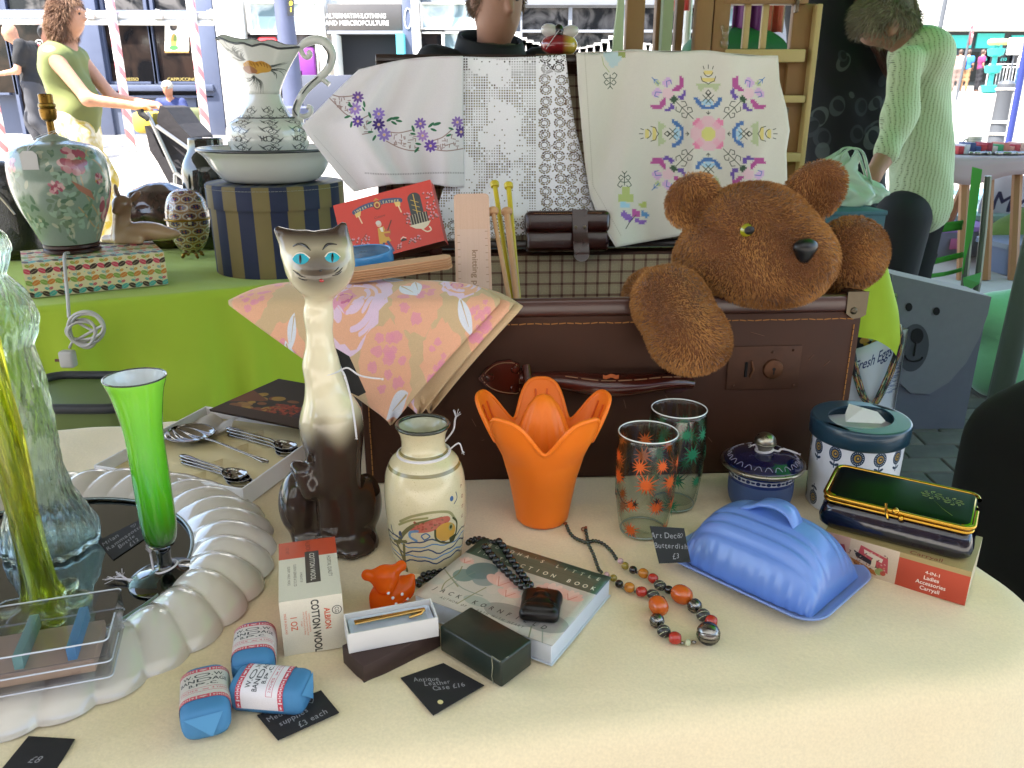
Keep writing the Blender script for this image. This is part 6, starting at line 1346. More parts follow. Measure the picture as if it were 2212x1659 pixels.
for cx,cy,rx,ry,dx in((650,559,18,12,0),(718,556,16,11,1)):
    e=eyepatch('eye',cx,cy,rx,ry,TQ,.0008,ct,1.3);eyepatch('pupil',cx-1+dx*2,cy,2.6,10,BKP,.0016,e)
    paint('eyelid',[(cx-rx,cy-1),(cx-rx*.5,cy-ry+1),(cx+rx*.3,cy-ry),(cx+rx*1.1,cy-1)],.0007,WPN)
paint('brow',[(633,532),(645,527),(658,530),(671,541)],[.0006,.0012,.0014,.0004],BKP);paint('brow',[(697,540),(705,530),(714,527),(728,528)],[.0004,.0014,.0012,.0004],BKP)
paint('nose',[(692,583),(693,586)],.0014,BKP);paint('mouth',[(690,607),(694,606),(700,607)],[.0008,.0018,.0006],RD)
for p in([(633,583),(642,591),(652,598)],[(642,588),(650,596),(660,599)],[(644,600),(655,604),(664,605)],[(740,578),(733,586),(724,591)],[(738,586),(730,592),(718,595)],[(732,577),(728,582),(722,587)]):paint('whisker',p,[.0003,.0006,.0003],BKP)
ns=K(698,800)-cb3;part('string_tie',tube(ring_pts((ns.x,0+ns.y,ns.z),.0182,30,tilt=.001),.0013,6,False),STR,ct)
e0=K(737,799,-.012)-cb3
part('string_end',string_tail([e0,K(745,812,-.018)-cb3,K(758,860,-.03)-cb3,K(766,910,-.036)-cb3,K(770,944,-.036)-cb3],.0011,4,.003,6),STR,ct);part('string_end',string_tail([e0,K(752,795,-.016)-cb3,K(775,810,-.02)-cb3,K(800,816,-.02)-cb3,K(822,818,-.02)-cb3],.0009,5,.004,7),STR,ct)
tq=[K(724,752,.012),K(754,770,.010),K(790,848,.0),K(774,856,.002),K(756,848,.004)]
part('swing_tag',M([(p-cb3)[:]for p in tq]+[(p-cb3+Vector((.0002,.0008,0)))[:]for p in tq],[(0,4,3,2,1),(5,6,7,8,9)]+[(i,(i+1)%5,5+(i+1)%5,5+i)for i in range(5)]),BLACKC,ct,False)

# round mirror with scalloped ceramic frame, lying flat
mc_=Vector((-.503,.722,TZ));mi=thing('scalloped_mirror','round mirror lying flat in a scalloped white ceramic frame','mirror',mc_,0)
NL=36
def frame(u,v):
    t=2*PI*u;tt=t+.14*(v-.5);lob=abs(math.cos(NL*tt/2))**.7;s_=v
    r=.160+(.082+.007*lob*s_)*s_;dome=math.sin(PI*min(max(s_*.93+.07,0),1))**.72
    z=.0045+dome*(.0195+.0065*lob*math.sin(PI*s_)**.5)if s_<.985 else .0005
    return(r*math.cos(t),r*math.sin(t),z)
part('frame',sheet(frame,900,26),pm('ivory_glaze','#c9c1b6',.13,coat=.8,vary=(6,.06)),mi,True)
part('frame_groove',tube(ring_pts((0,0,.0125),.1605,96),.0018,8,False),pm('grey_lustre','#7d8a8a',.25,.5),mi,True)
part('mirror_plate',lathe([(.0005,.0095),(.1595,.0095)],96,caps=False),pm('silvered_glass','#5e6264',.015,1),mi)
MZ=TZ+.0098
# green trumpet vase
gx,gy=at(362,1250,MZ)[:2];gv=thing('trumpet_vase','bright green cased glass trumpet vase standing on the mirror','vase',(gx,gy,MZ))
gp_=ppx(345,gy,[(20,1176),(30,1166),(35.5,1142),(37,1110),(38,1040),(38.5,990),(39.5,940),(44,900),(54,850),(63,823),(65,815)],MZ);gs=smooth_prof(gp_,6)
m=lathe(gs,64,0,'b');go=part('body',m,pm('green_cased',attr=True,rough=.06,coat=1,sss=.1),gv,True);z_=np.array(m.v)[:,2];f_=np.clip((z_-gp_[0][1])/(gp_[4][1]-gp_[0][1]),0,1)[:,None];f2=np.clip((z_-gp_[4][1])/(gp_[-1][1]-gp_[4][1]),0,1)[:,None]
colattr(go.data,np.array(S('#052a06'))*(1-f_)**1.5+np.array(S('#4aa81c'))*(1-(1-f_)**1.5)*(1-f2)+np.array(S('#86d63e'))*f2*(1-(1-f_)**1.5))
part('lining',lathe([(gs[-1][0]-.0012,gs[-1][1]-.0002)]+[(max(r-.0016,.002),z)for r,z in gs[-2::-1]if z>.1],64,caps=False),pm('opal_white','#d6dde0',.1,coat=.6),gv,True)
part('rim',tube(ring_pts((0,0,gs[-1][1]),gs[-1][0]-.0006,64),.0009,6,False),pm('rim_dark_green','#10200f',.1,coat=1),gv,True)
DG=pm('bottle_green_black','#020604',.05,coat=1);g0=gp_[0][1]
part('foot',lathe(smooth_prof([(.036,0),(.0365,.002),(.030,.006),(.014,.012),(.0075,.018),(.0068,.030),(.0085,g0-.004),(.0125,g0+.001)],6),56),DG,gv,True)
sv=part('string_tie',tube(ring_pts((0,0,.014),.0115,24,tilt=.003),.0011,6,False),STR,gv)
for k,(pts,s_)in enumerate((([(-.010,-.006,.012),(-.022,-.012,.006),(-.034,-.008,.004),(-.05,-.006,.004)],12),([(-.010,-.006,.012),(-.02,-.016,.005),(-.03,-.012,.003),(-.046,0,.003)],13),([(-.010,-.006,.012),(-.014,.002,.018),(-.016,.006,.026)],14))):part('string_end',string_tail(pts,.0011,14,.010,s_),STR,gv)
# large pale green glass bottle in the form of a robed figure, with cork
qx,qy=at(112,1176,MZ)[:2];bo_=thing('figural_bottle','large pale green glass bottle moulded as a robed figure','bottle',(qx,qy,MZ))
bpf=smooth_prof(ppx(60,qy,[(92,1204),(104,1180),(106,1150),(92,1105),(70,1060),(62,1010),(64,950),(66,890),(62,810),(54,765),(52,748),(66,720),(74,685),(64,642),(38,606),(28,592),(40,566),(46,535),(40,508),(28,494),(29,482),(25,476),(27,466),(23,455),(24,445),(21,428)],MZ),4);bpf[0]=(bpf[0][0],0)
hB=bpf[-1][1]
def figr(r,z,t):
    q=z/hB;k=-.14+.03*math.sin(3*t+9*q)+.024*math.sin(7*t-14*q)+.026*math.sin(13*t+30*q)+.022*math.sin(21*t-50*q+math.sin(z*60))+.012*math.sin(34*t+z*160);k*=1 if q<.86 else .15
    k+=.16*math.exp(-((q-.66)/.05)**2)*max(math.cos(t+PI/2-.5),0)**6+.12*math.exp(-((q-.33)/.2)**2)*max(math.cos(t+PI/2+.1),0)**20
    return r*(1+k)
BG=soft_glass('seafoam_glass','#e4f2ea','#f6faf8','#c4d8cc',.16,(70,.12,.002));n=120;m=M();vv_=[];ring_l=[(r,z)for r,z in bpf]
inn_=[(max(r-.0038-.0015*math.sin(z*40),.004),max(z,.006))for r,z in reversed(bpf)]
allp=[(.0006,0,0)]+[(r,z,1)for r,z in ring_l]+[(r,z,.75)for r,z in inn_]+[(.0006,.006,0)]
for r,z,k in allp:vv_+=[((figr(r,z,2*PI*j/n)*k+r*(1-k))*math.cos(2*PI*j/n),(figr(r,z,2*PI*j/n)*k+r*(1-k))*math.sin(2*PI*j/n),z)for j in range(n)]
part('glass',M(vv_,[(i*n+j,i*n+(j+1)%n,(i+1)*n+(j+1)%n,(i+1)*n+j)for i in range(len(allp)-1)for j in range(n)]),BG,bo_,True)
part('cork',lathe([(.0001,hB-.012),(.0085,hB-.012),(.0105,hB+.026),(.0095,hB+.028),(.0001,hB+.028)],20),pm('cork','#a8805a',.8,vary=(120,.3),bump=(200,.4,.001)),bo_)
tagcard('price_tag','black handwritten tag lying on the mirror behind the green vase',[at(210,1170,MZ),at(300,1125,MZ),at(322,1158,MZ),at(245,1210,MZ)],[('Milan',30,22,16,-8,.85),('Rammazotti',64,43,16,-8,.75),('Bottle',64,64,16,-8,.85),('£12',80,86,16,-8,.85)],cv=lambda c:heart(c,108,14,8),wpx=130,hpx=100,lift=.0008)
# chartreuse twisted glass vase with a clear petalled foot
yx,yy_=at(98,1322,MZ)[:2];yv=thing('twisted_glass_vase','tall twisted yellow green glass vase with a clear frilled foot','vase',(yx,yy_,MZ))
yp=smooth_prof(ppx(50,yy_,[(44,1290),(34,1262),(29,1200),(30,1120),(32,1000),(31,880),(29,780),(27,690),(30,640)],MZ),6);n=72;vv_=[];hz=yp[-1][1]
yp[0]=(yp[0][0],.012)
yall=[(r,z,1)for r,z in yp]+[(r*.62,z,1)for r,z in reversed(yp)]+[(.0006,.016,0)]
yall=[(.0006,.012,0)]+yall
for r,z,k in yall:vv_+=[(r*(1+.10*k*math.cos(6*(a+z*9)))*math.cos(a),r*(1+.10*k*math.cos(6*(a+z*9)))*math.sin(a),z)for a in(2*PI*j/n for j in range(n))]
part('stem',M(vv_,[(i*n+j,i*n+(j+1)%n,(i+1)*n+(j+1)%n,(i+1)*n+j)for i in range(len(yall)-1)for j in range(n)]),soft_glass('chartreuse_glass','#e6ea80','#e4e878','#a9b43c',.3),yv,True)
foot=None
for k in range(6):a=2*PI*k/6+.3;g_=ell((.027*math.cos(a),.027*math.sin(a),.009),(.016,.011,.0085),(0,0,math.degrees(a)));foot=g_ if foot is None else U(.006,foot,g_)
foot=U(.008,foot,ell((0,0,.010),(.022,.022,.0095)))
part('foot',nets(foot,(-.05,-.05,-.002),(.05,.05,.024),.0016),soft_glass('clear_thick_glass','#f2f6e0','#f0f4d8','#a9b06c',.45),yv,True)
# clear plastic case with cards, standing across the frame
kz=TZ+.031;k0,k1=at(0,1506,kz),at(243,1462,kz);pc=thing('plastic_case','shallow clear plastic case of cards at the front of the mirror','case',(0,0,0));wl_=.155
ex=(k1-k0).normalized();an=math.atan2(ex.y,ex.x);nn_=Vector((-math.sin(an),math.cos(an),0));pc.location=k1-ex*wl_/2+nn_*.036;pc.rotation_euler=(0,0,an)
CLR=thin_glass('clear_acrylic','#fafafc','#d4d8de')
def tray(w_,d_,h_,th,up=True,z0=0):
    o=[rr3(w_,d_,.004,z0),rr3(w_,d_,.004,z0+h_),rr3(w_-2*th,d_-2*th,.003,z0+h_),rr3(w_-2*th,d_-2*th,.003,z0+th)]
    if not up:o=[[(x,y,2*z0+h_-z)for x,y,z in s_]for s_ in o]
    m=loft(o);return m if up else M(m.v,[tuple(reversed(q))for q in m.f],m.uv)
part('case_base',tray(wl_,.072,.020,.0016),CLR,pc,40);part('lid',tray(wl_+.004,.076,.020,.0016,False,.0165),CLR,pc,40)
EDG=pm('edge_highlight','#b9bdc6',.15,coat=.5)
for z_,w_,d_ in((.0003,wl_,.072),(.0165,wl_+.004,.076),(.0362,wl_+.004,.076)):part('case_highlight',tube([(x,y,z_)for x,y in rrect(w_,d_,.004,4)]+[(w_/2,0,z_)],.0007,6,False),EDG,pc)  # edge highlights of the clear plastic, put in as whitish tubes
part('card_stack',box(wl_-.02,.056,.012,(-.003,0,.0082),.001),pm('beige_card','#b0947f',.7,vary=(30,.15)),pc)
for x,cl in((-.055,'#a8584a'),(-.043,'#4a86a4'),(.012,'#6a9a96'),(.05,'#3f7fae')):part('index_card',box(.007,.058,.012,(x,0,.0232),.0004),pm('card_'+cl[1:],cl,.6),pc)
q4=[at(62,1592),at(162,1598),at(120,1668),at(0,1668)];tagcard('price_tag','black tag half under the front of the mirror frame',q4,[('£8',60,60,18)],lift=.001,wpx=120,hpx=90)

# cotton wool carton
c=Canvas(108,200,'#c9c3b2',3);c.grain(.03);c.rect(0,0,108,62,'#b5482c').rect(48,44,74,152,'#3a332c')
c.text('ALBION',55,24,9,'#6a2a1c',90,.9).text('COTTON WOOL',61,98,9,'#cfc9bc',90,.95,bold=.4).text('HOSPITAL QUALITY',92,104,7,'#3a342c',90,.8).text('1 OZ NET',16,30,6,'#7a3424',90,.8).text('A PRODUCT OF',40,130,4,'#4a443a',90,.8).text('CUXSON GERRARD & CO LTD',29,120,5,'#4a443a',90,.75).text('OLDBURY, WARLEY, WORCS',18,120,4.5,'#4a443a',90,.75)
c2=Canvas(108,108,'#d3ccbb',3);c2.grain(.03);c2.text('COTTON WOOL',60,56,13,'#2a2622',90,.72,bold=.8).text('ALBION',80,44,10,'#c24a2c',90,.82,bold=.6).text('1 OZ',22,46,11,'#c8583a',90,.8,bold=.4).text('MADE IN ENGLAND',8,44,4,'#c8583a',90,.8).ring(97,30,8,1.2,'#2a2622').text('CG',97,30,7,'#2a2622',90,.8)
for i,s_ in enumerate(('Conforming to the standards for','Hospital Quality Absorbent Cotton Wool','of the Drug Tariff issued by the Ministry','of Health')):c2.text(s_,49-i*4.6,48,3.2,'#c8684a',90,.62)
cw=thing('cotton_wool_carton','small worn cream and orange carton of cotton wool','box',(0,0,0));f0,f1=at(615,1419),at(748,1397);wl_=place_box(cw,f0,f1,.103)
CWL=pm('carton_side','#b9b09c',.5,vary=(30,.1))
part('carton',facebox(wl_,.103,.057),[printed('cotton_front',c2,.4,coat=.2),CWL,CWL,pm('carton_side_red','#a8523c',.5,vary=(30,.15)),printed('cotton_top',c,.35,coat=.3),CWL],cw,False)
cel=part('cellophane',M([(-wl_/2+.02,.0516,.0575),(wl_/2+.002,.0516,.0575),(wl_/2+.004,.058,.063),(.012,.056,.066),(-.004,.055,.061),(-.014,.054,.062)],[(0,1,2,3,4,5)]),thin_glass('cellophane','#f2efe8','#c9c4b8'),cw,False)
# bandage rolls
BLU=pm('blue_sugar_paper','#3f78a4',.7,vary=(25,.12),bump=(60,.3,.001))
def bandlabel(nm,bl):
    c=Canvas(150,110,bl,3);c.grain(.03)
    for y in(6,104):
        c.rect(0,y-6,150,y+6,'#b5384a')
        for k in range(16):c.poly([(k*10+5+p[0],y+p[1])for p in star(5,3.4,1.6,.3)],bl);c.rect(k*10-.8,y-4.5,k*10+.8,y+4.5,bl)
    c.text('W.O.W.',75,26,11.5,'#26282e',0,1.1,bold=.4).text('BANDAGE',75,43,12,'#26282e',0,1.05,bold=.5).text('B.P.C.',75,59,9.5,'#26282e',0,1.1,bold=.4).text('2 INCHES x 4 YARDS',75,78,6.4,'#b5485a',0,1,bold=.2)
    c.line([(22,71),(128,71),(128,85),(22,85),(22,71)],1.1,'#b5485a');return printed(nm,c,.6)
def bandage(lab,loc,rz,w_,L,h,bl):
    t=thing('bandage_roll',lab,'bandage',loc,rz,'bandage rolls on the cloth')
    def sec(y,k,zz=0):
        o=[]
        for i in range(28):a=2*PI*i/28;ca,sa=math.cos(a),math.sin(a);o.append((w_/2*k*math.copysign(abs(ca)**.6,ca),y,h/2+zz+h/2*k*math.copysign(abs(sa)**.6,sa)))
        return o
    part('paper_wrap',loft([sec(L/2,.55),sec(L/2-.001,.86),sec(L/2-.005,.97),sec(0,1),sec(-L/2+.006,.98),sec(-L/2+.001,.90),sec(-L/2-.001,.72)]),BLU,t,50)
    part('end_fold',M([(-w_*.40,-L/2-.0016,h*.80),(w_*.36,-L/2-.0016,h*.84),(w_*.10,-L/2-.0035,h*.16)],[(0,2,1)]),pm('blue_fold','#4c88b4',.7),t,False)
    Pg=np.array([[(lambda a:(w_/2*1.015*math.copysign(abs(math.cos(a))**.6,math.cos(a)),(v-.5)*L*.66+.003,h/2+h/2*1.02*math.copysign(abs(math.sin(a))**.6,math.sin(a))))(PI*1.06-(PI*1.12)*u)for u in np.linspace(0,1,30)]for v in np.linspace(0,1,8)])
    part('label_band',gridm(Pg),bandlabel('bandage_label_'+bl[1:]+str(int(rz)),bl),t,True)
bandage('blue bandage roll lying alone, lower left of the other two',(-.247,.527,TZ),20,.038,.056,.030,'#b9b4ac')
bandage('blue bandage roll turned sideways with a clean white label',(-.198,.541,TZ),84,.036,.060,.029,'#cfccd0')
bandage('blue bandage roll standing behind, nearest the cotton wool carton',(-.225,.585,TZ),14,.036,.054,.032,'#c2bcb8')

# open box of spoons with the fruit-picture lid behind
sF,sa_,sb_=at(524,1056,.777),at(655,962,.777),at(365,1000,.777)
er=(sa_-sF).normalized();el_=Vector((-er.y,er.x,0));bw2=.195;bl2=((at(444,877,.777)-sF).dot(er));bw2=(at(444,877,.777)-sF).dot(el_)
sp=thing('cutlery_box','open white presentation box lined with cream card for the spoons','box',(sF.x,sF.y,TZ+.001),math.degrees(math.atan2(er.y,er.x)))
OW=pm('old_white_card','#e4e2e2',.6,vary=(20,.1));CRM=pm('cream_card','#d9c998',.65,vary=(15,.12));hB2=.026
for nm,b in(('side_wall',box(bl2,.0025,hB2,(bl2/2,.00125,hB2/2),.0006,1)),('side_wall',box(bl2,.0025,hB2,(bl2/2,bw2-.00125,hB2/2),.0006,1)),('side_wall',box(.0025,bw2-.0052,hB2-.0006,(.00125,bw2/2,hB2/2),.0006,1)),('side_wall',box(.0025,bw2-.0052,hB2-.0006,(bl2-.00125,bw2/2,hB2/2),.0006,1))):part(nm,b,OW,sp)
part('card_insert',box(bl2-.006,bw2-.006,.008,(bl2/2,bw2/2,.006),.001),CRM,sp)
STL=pm('polished_steel','#86827c',.1,1)
spI=(Matrix.Translation(sp.location)@Matrix.Rotation(math.atan2(er.y,er.x),4,'Z')).inverted()
def spl(x,y,z=.766):return spI@at(x,y,z)
def spoon(lab,hx,hy,bx_,by_,Lb,wb_,lift=0,shell=True,grp='teaspoons in the presentation box'):
    h,b=at(hx,hy,.766),at(bx_,by_,.766);d=(b-h);L=d.length;an=math.degrees(math.atan2(d.y,d.x))
    t=thing('spoon',lab,'spoon',(h.x,h.y,TZ+.011+lift),an,grp)
    part('handle',loft([[(x,y*w_,z+zz)for y,zz in((-1,0),(-.5,.0008),(.5,.0008),(1,0),(.5,-.0008),(-.5,-.0008))]for x,w_,z in((0,.001,.004),(.004,.0052,.0045),(.018,.0048,.005),(.035,.0028,.005),(L-Lb*.8,.002,.006),(L-Lb*.45,.0028,.0045),(L-Lb*.3,.004,.003))]),STL,t,True)
    def bow(u,v):
        x=u*2-1;e=math.sqrt(max(1-abs(x)**2.2,0));yv_=(v*2-1)*e;X=L+x*Lb/2;z=.0055-.0075*(1-x*x*.8)*(1-(v*2-1)**2*.85)+(.0009*math.cos((v*2-1)*14)if shell else 0)
        return(X,yv_*wb_/2*(1+.04*math.cos((v*2-1)*14)*(x>.2)*shell),z)
    part('bowl',sheet(bow,26,26,.0008),STL,t,True)
for k in range(3):spoon('shell bowled teaspoon, %s of the stack nearest the mirror'%('topmost','middle one','lowest')[k],390+k*1,990+k*2,507+k*5,1030+k*3,.038,.027,.006-.0035*k,grp='teaspoons stacked nearest the mirror')
for k in range(3):spoon('shell bowled teaspoon, %s of the stack nearest the fruit lid'%('topmost','middle one','lowest')[k],490+k,930+k*2,617+k*2,968+k*3,.038,.026,.006-.0035*k,grp='teaspoons stacked nearest the fruit lid')
spoon('large fluted serving spoon with a round bowl in the presentation box',580,1010,412,945,.074,.066,.008,True,'serving spoon')
for(x0,y0,x1,y1)in((415,1017,470,1042),(448,985,512,1020),(498,950,575,985),(547,925,592,950)):
    a,b=spl(x0,y0),spl(x1,y1);mpt=(a+b)/2;part('card_tab',M([(mpt.x-.016,mpt.y-.012,.0105),(mpt.x+.018,mpt.y-.012,.0105),(mpt.x+.018,mpt.y+.012,.0135),(mpt.x-.016,mpt.y+.012,.020)],[(0,1,2,3)]),CRM,sp,False)
part('tissue',sheet(lambda u,v:(bl2-.02-.05*u,bw2-.006-.07*v+.004*math.sin(u*8),.012+.012*(1-u)*abs(math.sin(v*5))+.004*u),8,8),pm('tissue_paper','#c4bcb0',.7,tl=.3),sp,True)
c=Canvas(260,160,'#1c1412',2)
for k in range(26):c.ell(rs.uniform(20,110),rs.uniform(70,130),rs.uniform(6,13),rs.uniform(5,11),rs.choice(['#8a6434','#7a4a26','#94742c','#6e3a20']),0,.9)
for k in range(160):c.ell(rs.uniform(80,150),rs.uniform(90,140),3,3,rs.choice(['#7c2c1c','#94381f','#5e2016']),0,.9)
for k in range(120):c.ell(rs.uniform(140,240),rs.uniform(80,130),4,4,rs.choice(['#221824','#2c2030','#1a141e']))
for k in range(9):c.line([(150,60),(150+rs.uniform(-30,30),rs.uniform(34,56))],2.4,'#43503c')
c.ell(200,62,26,14,'#8c4a26').ell(235,70,24,12,'#7c3a20').ell(228,84,30,9,'#7c7434',12);c.rect(0,130,260,160,'#2c1a14');c.poly([(0,120),(60,90),(0,60)],'#5e341e')
fA,fC=at(452,884,.790),atY(602,818,1.175);fB=fA+(er*-1)*0;
el2=(fC-fA);e3=(at(655,925,.79)-fA);
tlid=thing('fruit_picture_lid','dark box lid printed with fruit, leaning behind the spoons','box lid',fA)
part('lid_panel',sheet(lambda u,v:(e3*1.35*u+el2*v)[:],6,4,.004,(0,0,1,1)),printed('fruit_print',c,.3,coat=.2),tlid,30)
# ------------------------------------------------------------------ things on the lime tables
zx=TZ+.003
b0,b1=at(62,645,zx),at(364,614,zx);bx_=thing('patterned_box','cream box printed with rows of coloured leaves, under the lamp','box',(0,0,0));
c=Canvas(305,92,'#d3c8a2',3);c.grain(.02)
def lf2(x,y,s_,a,col):
    c.ell(x+s_*.5*math.cos(R(a)),y+s_*.5*math.sin(R(a)),s_*.62,s_*.42,col,a)
    c.line([(x,y),(x+s_*math.cos(R(a)),y+s_*math.sin(R(a)))],.9,'#d3c8a2',.7)
cols=[('#c0445c','#3c2a24'),('#7fa0a0','#c08a3c'),('#7d9a48','#c07a38'),('#4a9a94','#b8485c'),('#3c2a24','#4aa09c')]
for i in range(10):
    x=14+i*31;c.line([(x,0),(x,92)],1.8,'#8fb0a4',.7)
    for j,(ca,cb2)in enumerate(cols):
        y=26+j*15.5;big=j%2==0;s_=15 if big else 8;lf2(x-1,y,s_,215,ca);lf2(x+1,y,s_,-35,cb2)
    lf2(x-1,10,9,215,'#8a9a3c');lf2(x+1,10,9,-35,'#c08a3c')
    for k in range(4):c.ell(x+15+rs.uniform(-3,3),12+k*22,1.6,1.6,rs.choice(['#3c2a24','#c0445c','#8fc0b4','#c08a3c']))
wl_=place_box(bx_,b0,b1,.215);bhh=.088;PBX=printed('leaf_print',c,.5);pbox=part('carton',facebox(wl_,.215,bhh),[PBX,pm('leaf_box_edge','#b9ae8c',.6),MATS['leaf_box_edge'],MATS['leaf_box_edge'],PBX,MATS['leaf_box_edge']],bx_,False)
lb=zx+bhh+.0005
# lamp base
lx_,ly_=at(160,551,lb)[:2];ly_+=.062;lx_=atY(158,541,ly_).x
la=thing('table_lamp','celadon floral ceramic lamp base with brass fitting, without its shade','lamp',(lx_,ly_,lb))
c=Canvas(640,240,'#7c8c7e',2);c.grain(.04)
def peon(x,y,r,col='#b0626e'):
    for k in range(26):a=rs.uniform(0,6.28);q=r*math.sqrt(rs.random());c.ell(x+q*math.cos(a),y+q*math.sin(a)*.8,r*.3,r*.22,rs.choice([col,'#c08a90','#9a4a5c','#c9a0a0']),rs.uniform(0,180))
def lvs(x,y,n,r):
    for k in range(n):c.ell(x+rs.uniform(-r,r),y+rs.uniform(-r,r)*.8,9,4,rs.choice(['#566e5c','#8fa592','#a5a892','#6a7c66']),rs.uniform(0,180));
for o in(0,320):
    for p in([(150,236),(140,190),(100,140),(90,90)],[(165,236),(170,180),(210,150)],[(150,210),(120,200),(80,160)],[(160,150),(150,90),(120,60),(170,40)]):c.line(crv([(a+o,b)for a,b in p],6),3.2,'#a8906c')
    for x,y in((90,60),(170,130),(60,110),(210,60),(150,190),(190,165),(250,120),(120,40)):lvs(x+o,y,9,22)
    [lvs(rs.uniform(20,300)+o,rs.uniform(30,220),4,18)for _ in range(60)];peon(85+o,70,30);peon(175+o,162,36);peon(215+o,110,13,'#b87a5c');peon(135+o,110,12,'#b98a4c');peon(40+o,120,14,'#a86a74');peon(262+o,80,16,'#a87a84')
    for x,y,cl in((205,56,'#c4b98c'),(150,46,'#b9bcae'),(250,40,'#b9a078')):
        for k in range(10):a=2*PI*k/10;c.ell(x+o+9*math.cos(a),y+9*math.sin(a),6,3,cl,math.degrees(a))
        c.ell(x+o,y,4,4,'#a08040')
    c.line(crv([(120+o,20),(135+o,36),(160+o,34),(180+o,22)],5),4,'#5a6672');c.poly([(70+o,108),(110+o,130),(120+o,150),(84+o,128)],'#a8705c');c.poly([(222+o,84),(240+o,104),(238+o,140),(228+o,116)],'#b08a7c')
lpr=ppx(135,ly_,[(56,522),(60,512),(72,482),(86,448),(96,410),(99,380),(97,350),(88,326),(70,313),(45,306),(30,302)],lb);z0_=lpr[0][1]
part('body',lathe(smooth_prof(lpr,5),64,R(90)),pm('celadon_painted',img=c.image('celadon_painted'),rough=.2,coat=.5,bump=(40,.15,.001)),la,True)
DW=pm('dark_rosewood','#2a100d',.4,coat=.2);part('stand',lathe([(.064,0),(.070,.003),(.070,.010),(.066,.013),(.070,.016),(.070,.022),(.064,.026),(.066,.030),(.060,z0_+.001)],40),DW,la,30)
BR=pm('brass','#7a5c26',.3,.9,vary=(60,.3));r0,zt0=lpr[-1]
part('cap',lathe([(.042,zt0-.004),(.036,zt0+.004),(.012,zt0+.012),(.010,zt0+.014)],32),pm('cap_floral','#8a9384',.3,coat=.4),la,True)
part('fitting',lathe([(.009,zt0+.010),(.009,zt0+.045),(.017,zt0+.05),(.020,zt0+.058),(.021,zt0+.075),(.019,zt0+.078),(.021,zt0+.082),(.020,zt0+.088),(.017,zt0+.09),(.017,zt0+.11),(.015,zt0+.112),(.0001,zt0+.112)],28),BR,la,30)
tgl=[(-.028,-.118,zt0-.012),(.012,-.120,zt0-.014),(.014,-.122,zt0-.060),(-.024,-.121,zt0-.060)];tgl=[(x+.002,y+.004,z)for x,y,z in tgl]
part('swing_tag',prism([(-.02,0),(.02,0),(.021,.036),(.012,.045),(-.012,.045),(-.021,.036)],.001).rot('X',90).rot('Z',3).mv(-.003,-.119,zt0-.066),pm('white_tag','#bdbab8',.6),la);part('tag_string',tube(crv([(-.003,-.12,zt0-.022),(-.008,-.08,zt0+.004),(.01,-.01,zt0+.022),(.012,.01,zt0+.02)],6),.0008,5).add(tube(crv([(-.003,-.12,zt0-.022),(.004,-.08,zt0),(.014,-.01,zt0+.02)],6),.0008,5)),STR,la)
WCB=pm('white_flex','#b4b2ae',.5)
def Lp(x,y,d):return atY(x,y,d)-Vector((lx_,ly_,lb))
cpth=[Lp(150,546,ly_-.06),Lp(141,548,ly_-.085),Lp(139,560,2.04),Lp(142,600,1.985),Lp(146,640,1.92),Lp(149,686,1.87)]
part('flex',tube(crv(cpth,8),.0042,8),WCB,la)
coil=[]
for i in range(150):t=i/150*2*PI*5;k=i/150;coil.append(Lp(182+math.cos(t)*(26+13*abs(math.sin(k*7.5)))+5*math.sin(k*13),713+math.sin(t)*(22+13*abs(math.cos(k*6.1)))+6*math.cos(k*17),1.86+.014*math.sin(k*25)))
part('flex_coil',tube([Lp(149,686,1.87)]+coil+[Lp(155,740,1.86),Lp(150,752,1.86)],.0034,8),WCB,la,True)
plug=Lp(147,775,1.86);part('plug',box(.034,.026,.042,plug,.006,3),WCB,la);part('plug_pin',box(.016,.004,.006,(plug.x-.024,plug.y,plug.z-.004)),pm('brown_pin','#5a3226',.5),la)
# deer figurine
dx,dy=at(310,523,lb)[:2];de=thing('deer_figurine','glossy brown ceramic deer lying down, ears up, beside the lamp','figurine',(dx,dy,lb))
def Dp(x,y,d=0):return atY(x,y,dy+d)-Vector((dx,dy,lb))
deer=U(.014,ell(Dp(312,498),(.065,.034,.026)),ell(Dp(352,505,.005),(.05,.03,.019)),cap(Dp(262,500),Dp(262,462),.026,.019),cap(Dp(264,470),Dp(268,440),.019,.02),ell(Dp(262,440,-.008),(.024,.022,.022)),cap(Dp(256,446,-.02),Dp(248,456,-.034),.014,.008),cap(Dp(255,520,-.02),Dp(300,522,-.03),.012),cap(Dp(230,518,.005),Dp(275,516,-.02),.014))
deer=U(.004,deer,cap(Dp(256,428),Dp(250,402),.009,.003),ell(Dp(250,412),(.007,.004,.02)),ell(Dp(293,424),(.021,.006,.0095),(0,-38,0)))
deer_s=lambda p:np.maximum(deer(p),.0004-p[:,2])
m=nets(deer_s,(Dp(225,500).x-.02,-.06,-.003),(Dp(392,500).x+.02,.06,Dp(250,395).z+.012),.0036);z_=np.array(m.v);f_=np.clip((z_[:,2]-.01)/.09,0,1)[:,None]
do=part('body',m,pm('deer_glaze',attr=True,rough=.2,coat=.3),de,True);colattr(do.data,np.array(S('#c0a482'))*(1-f_)+np.array(S('#80604a'))*f_)
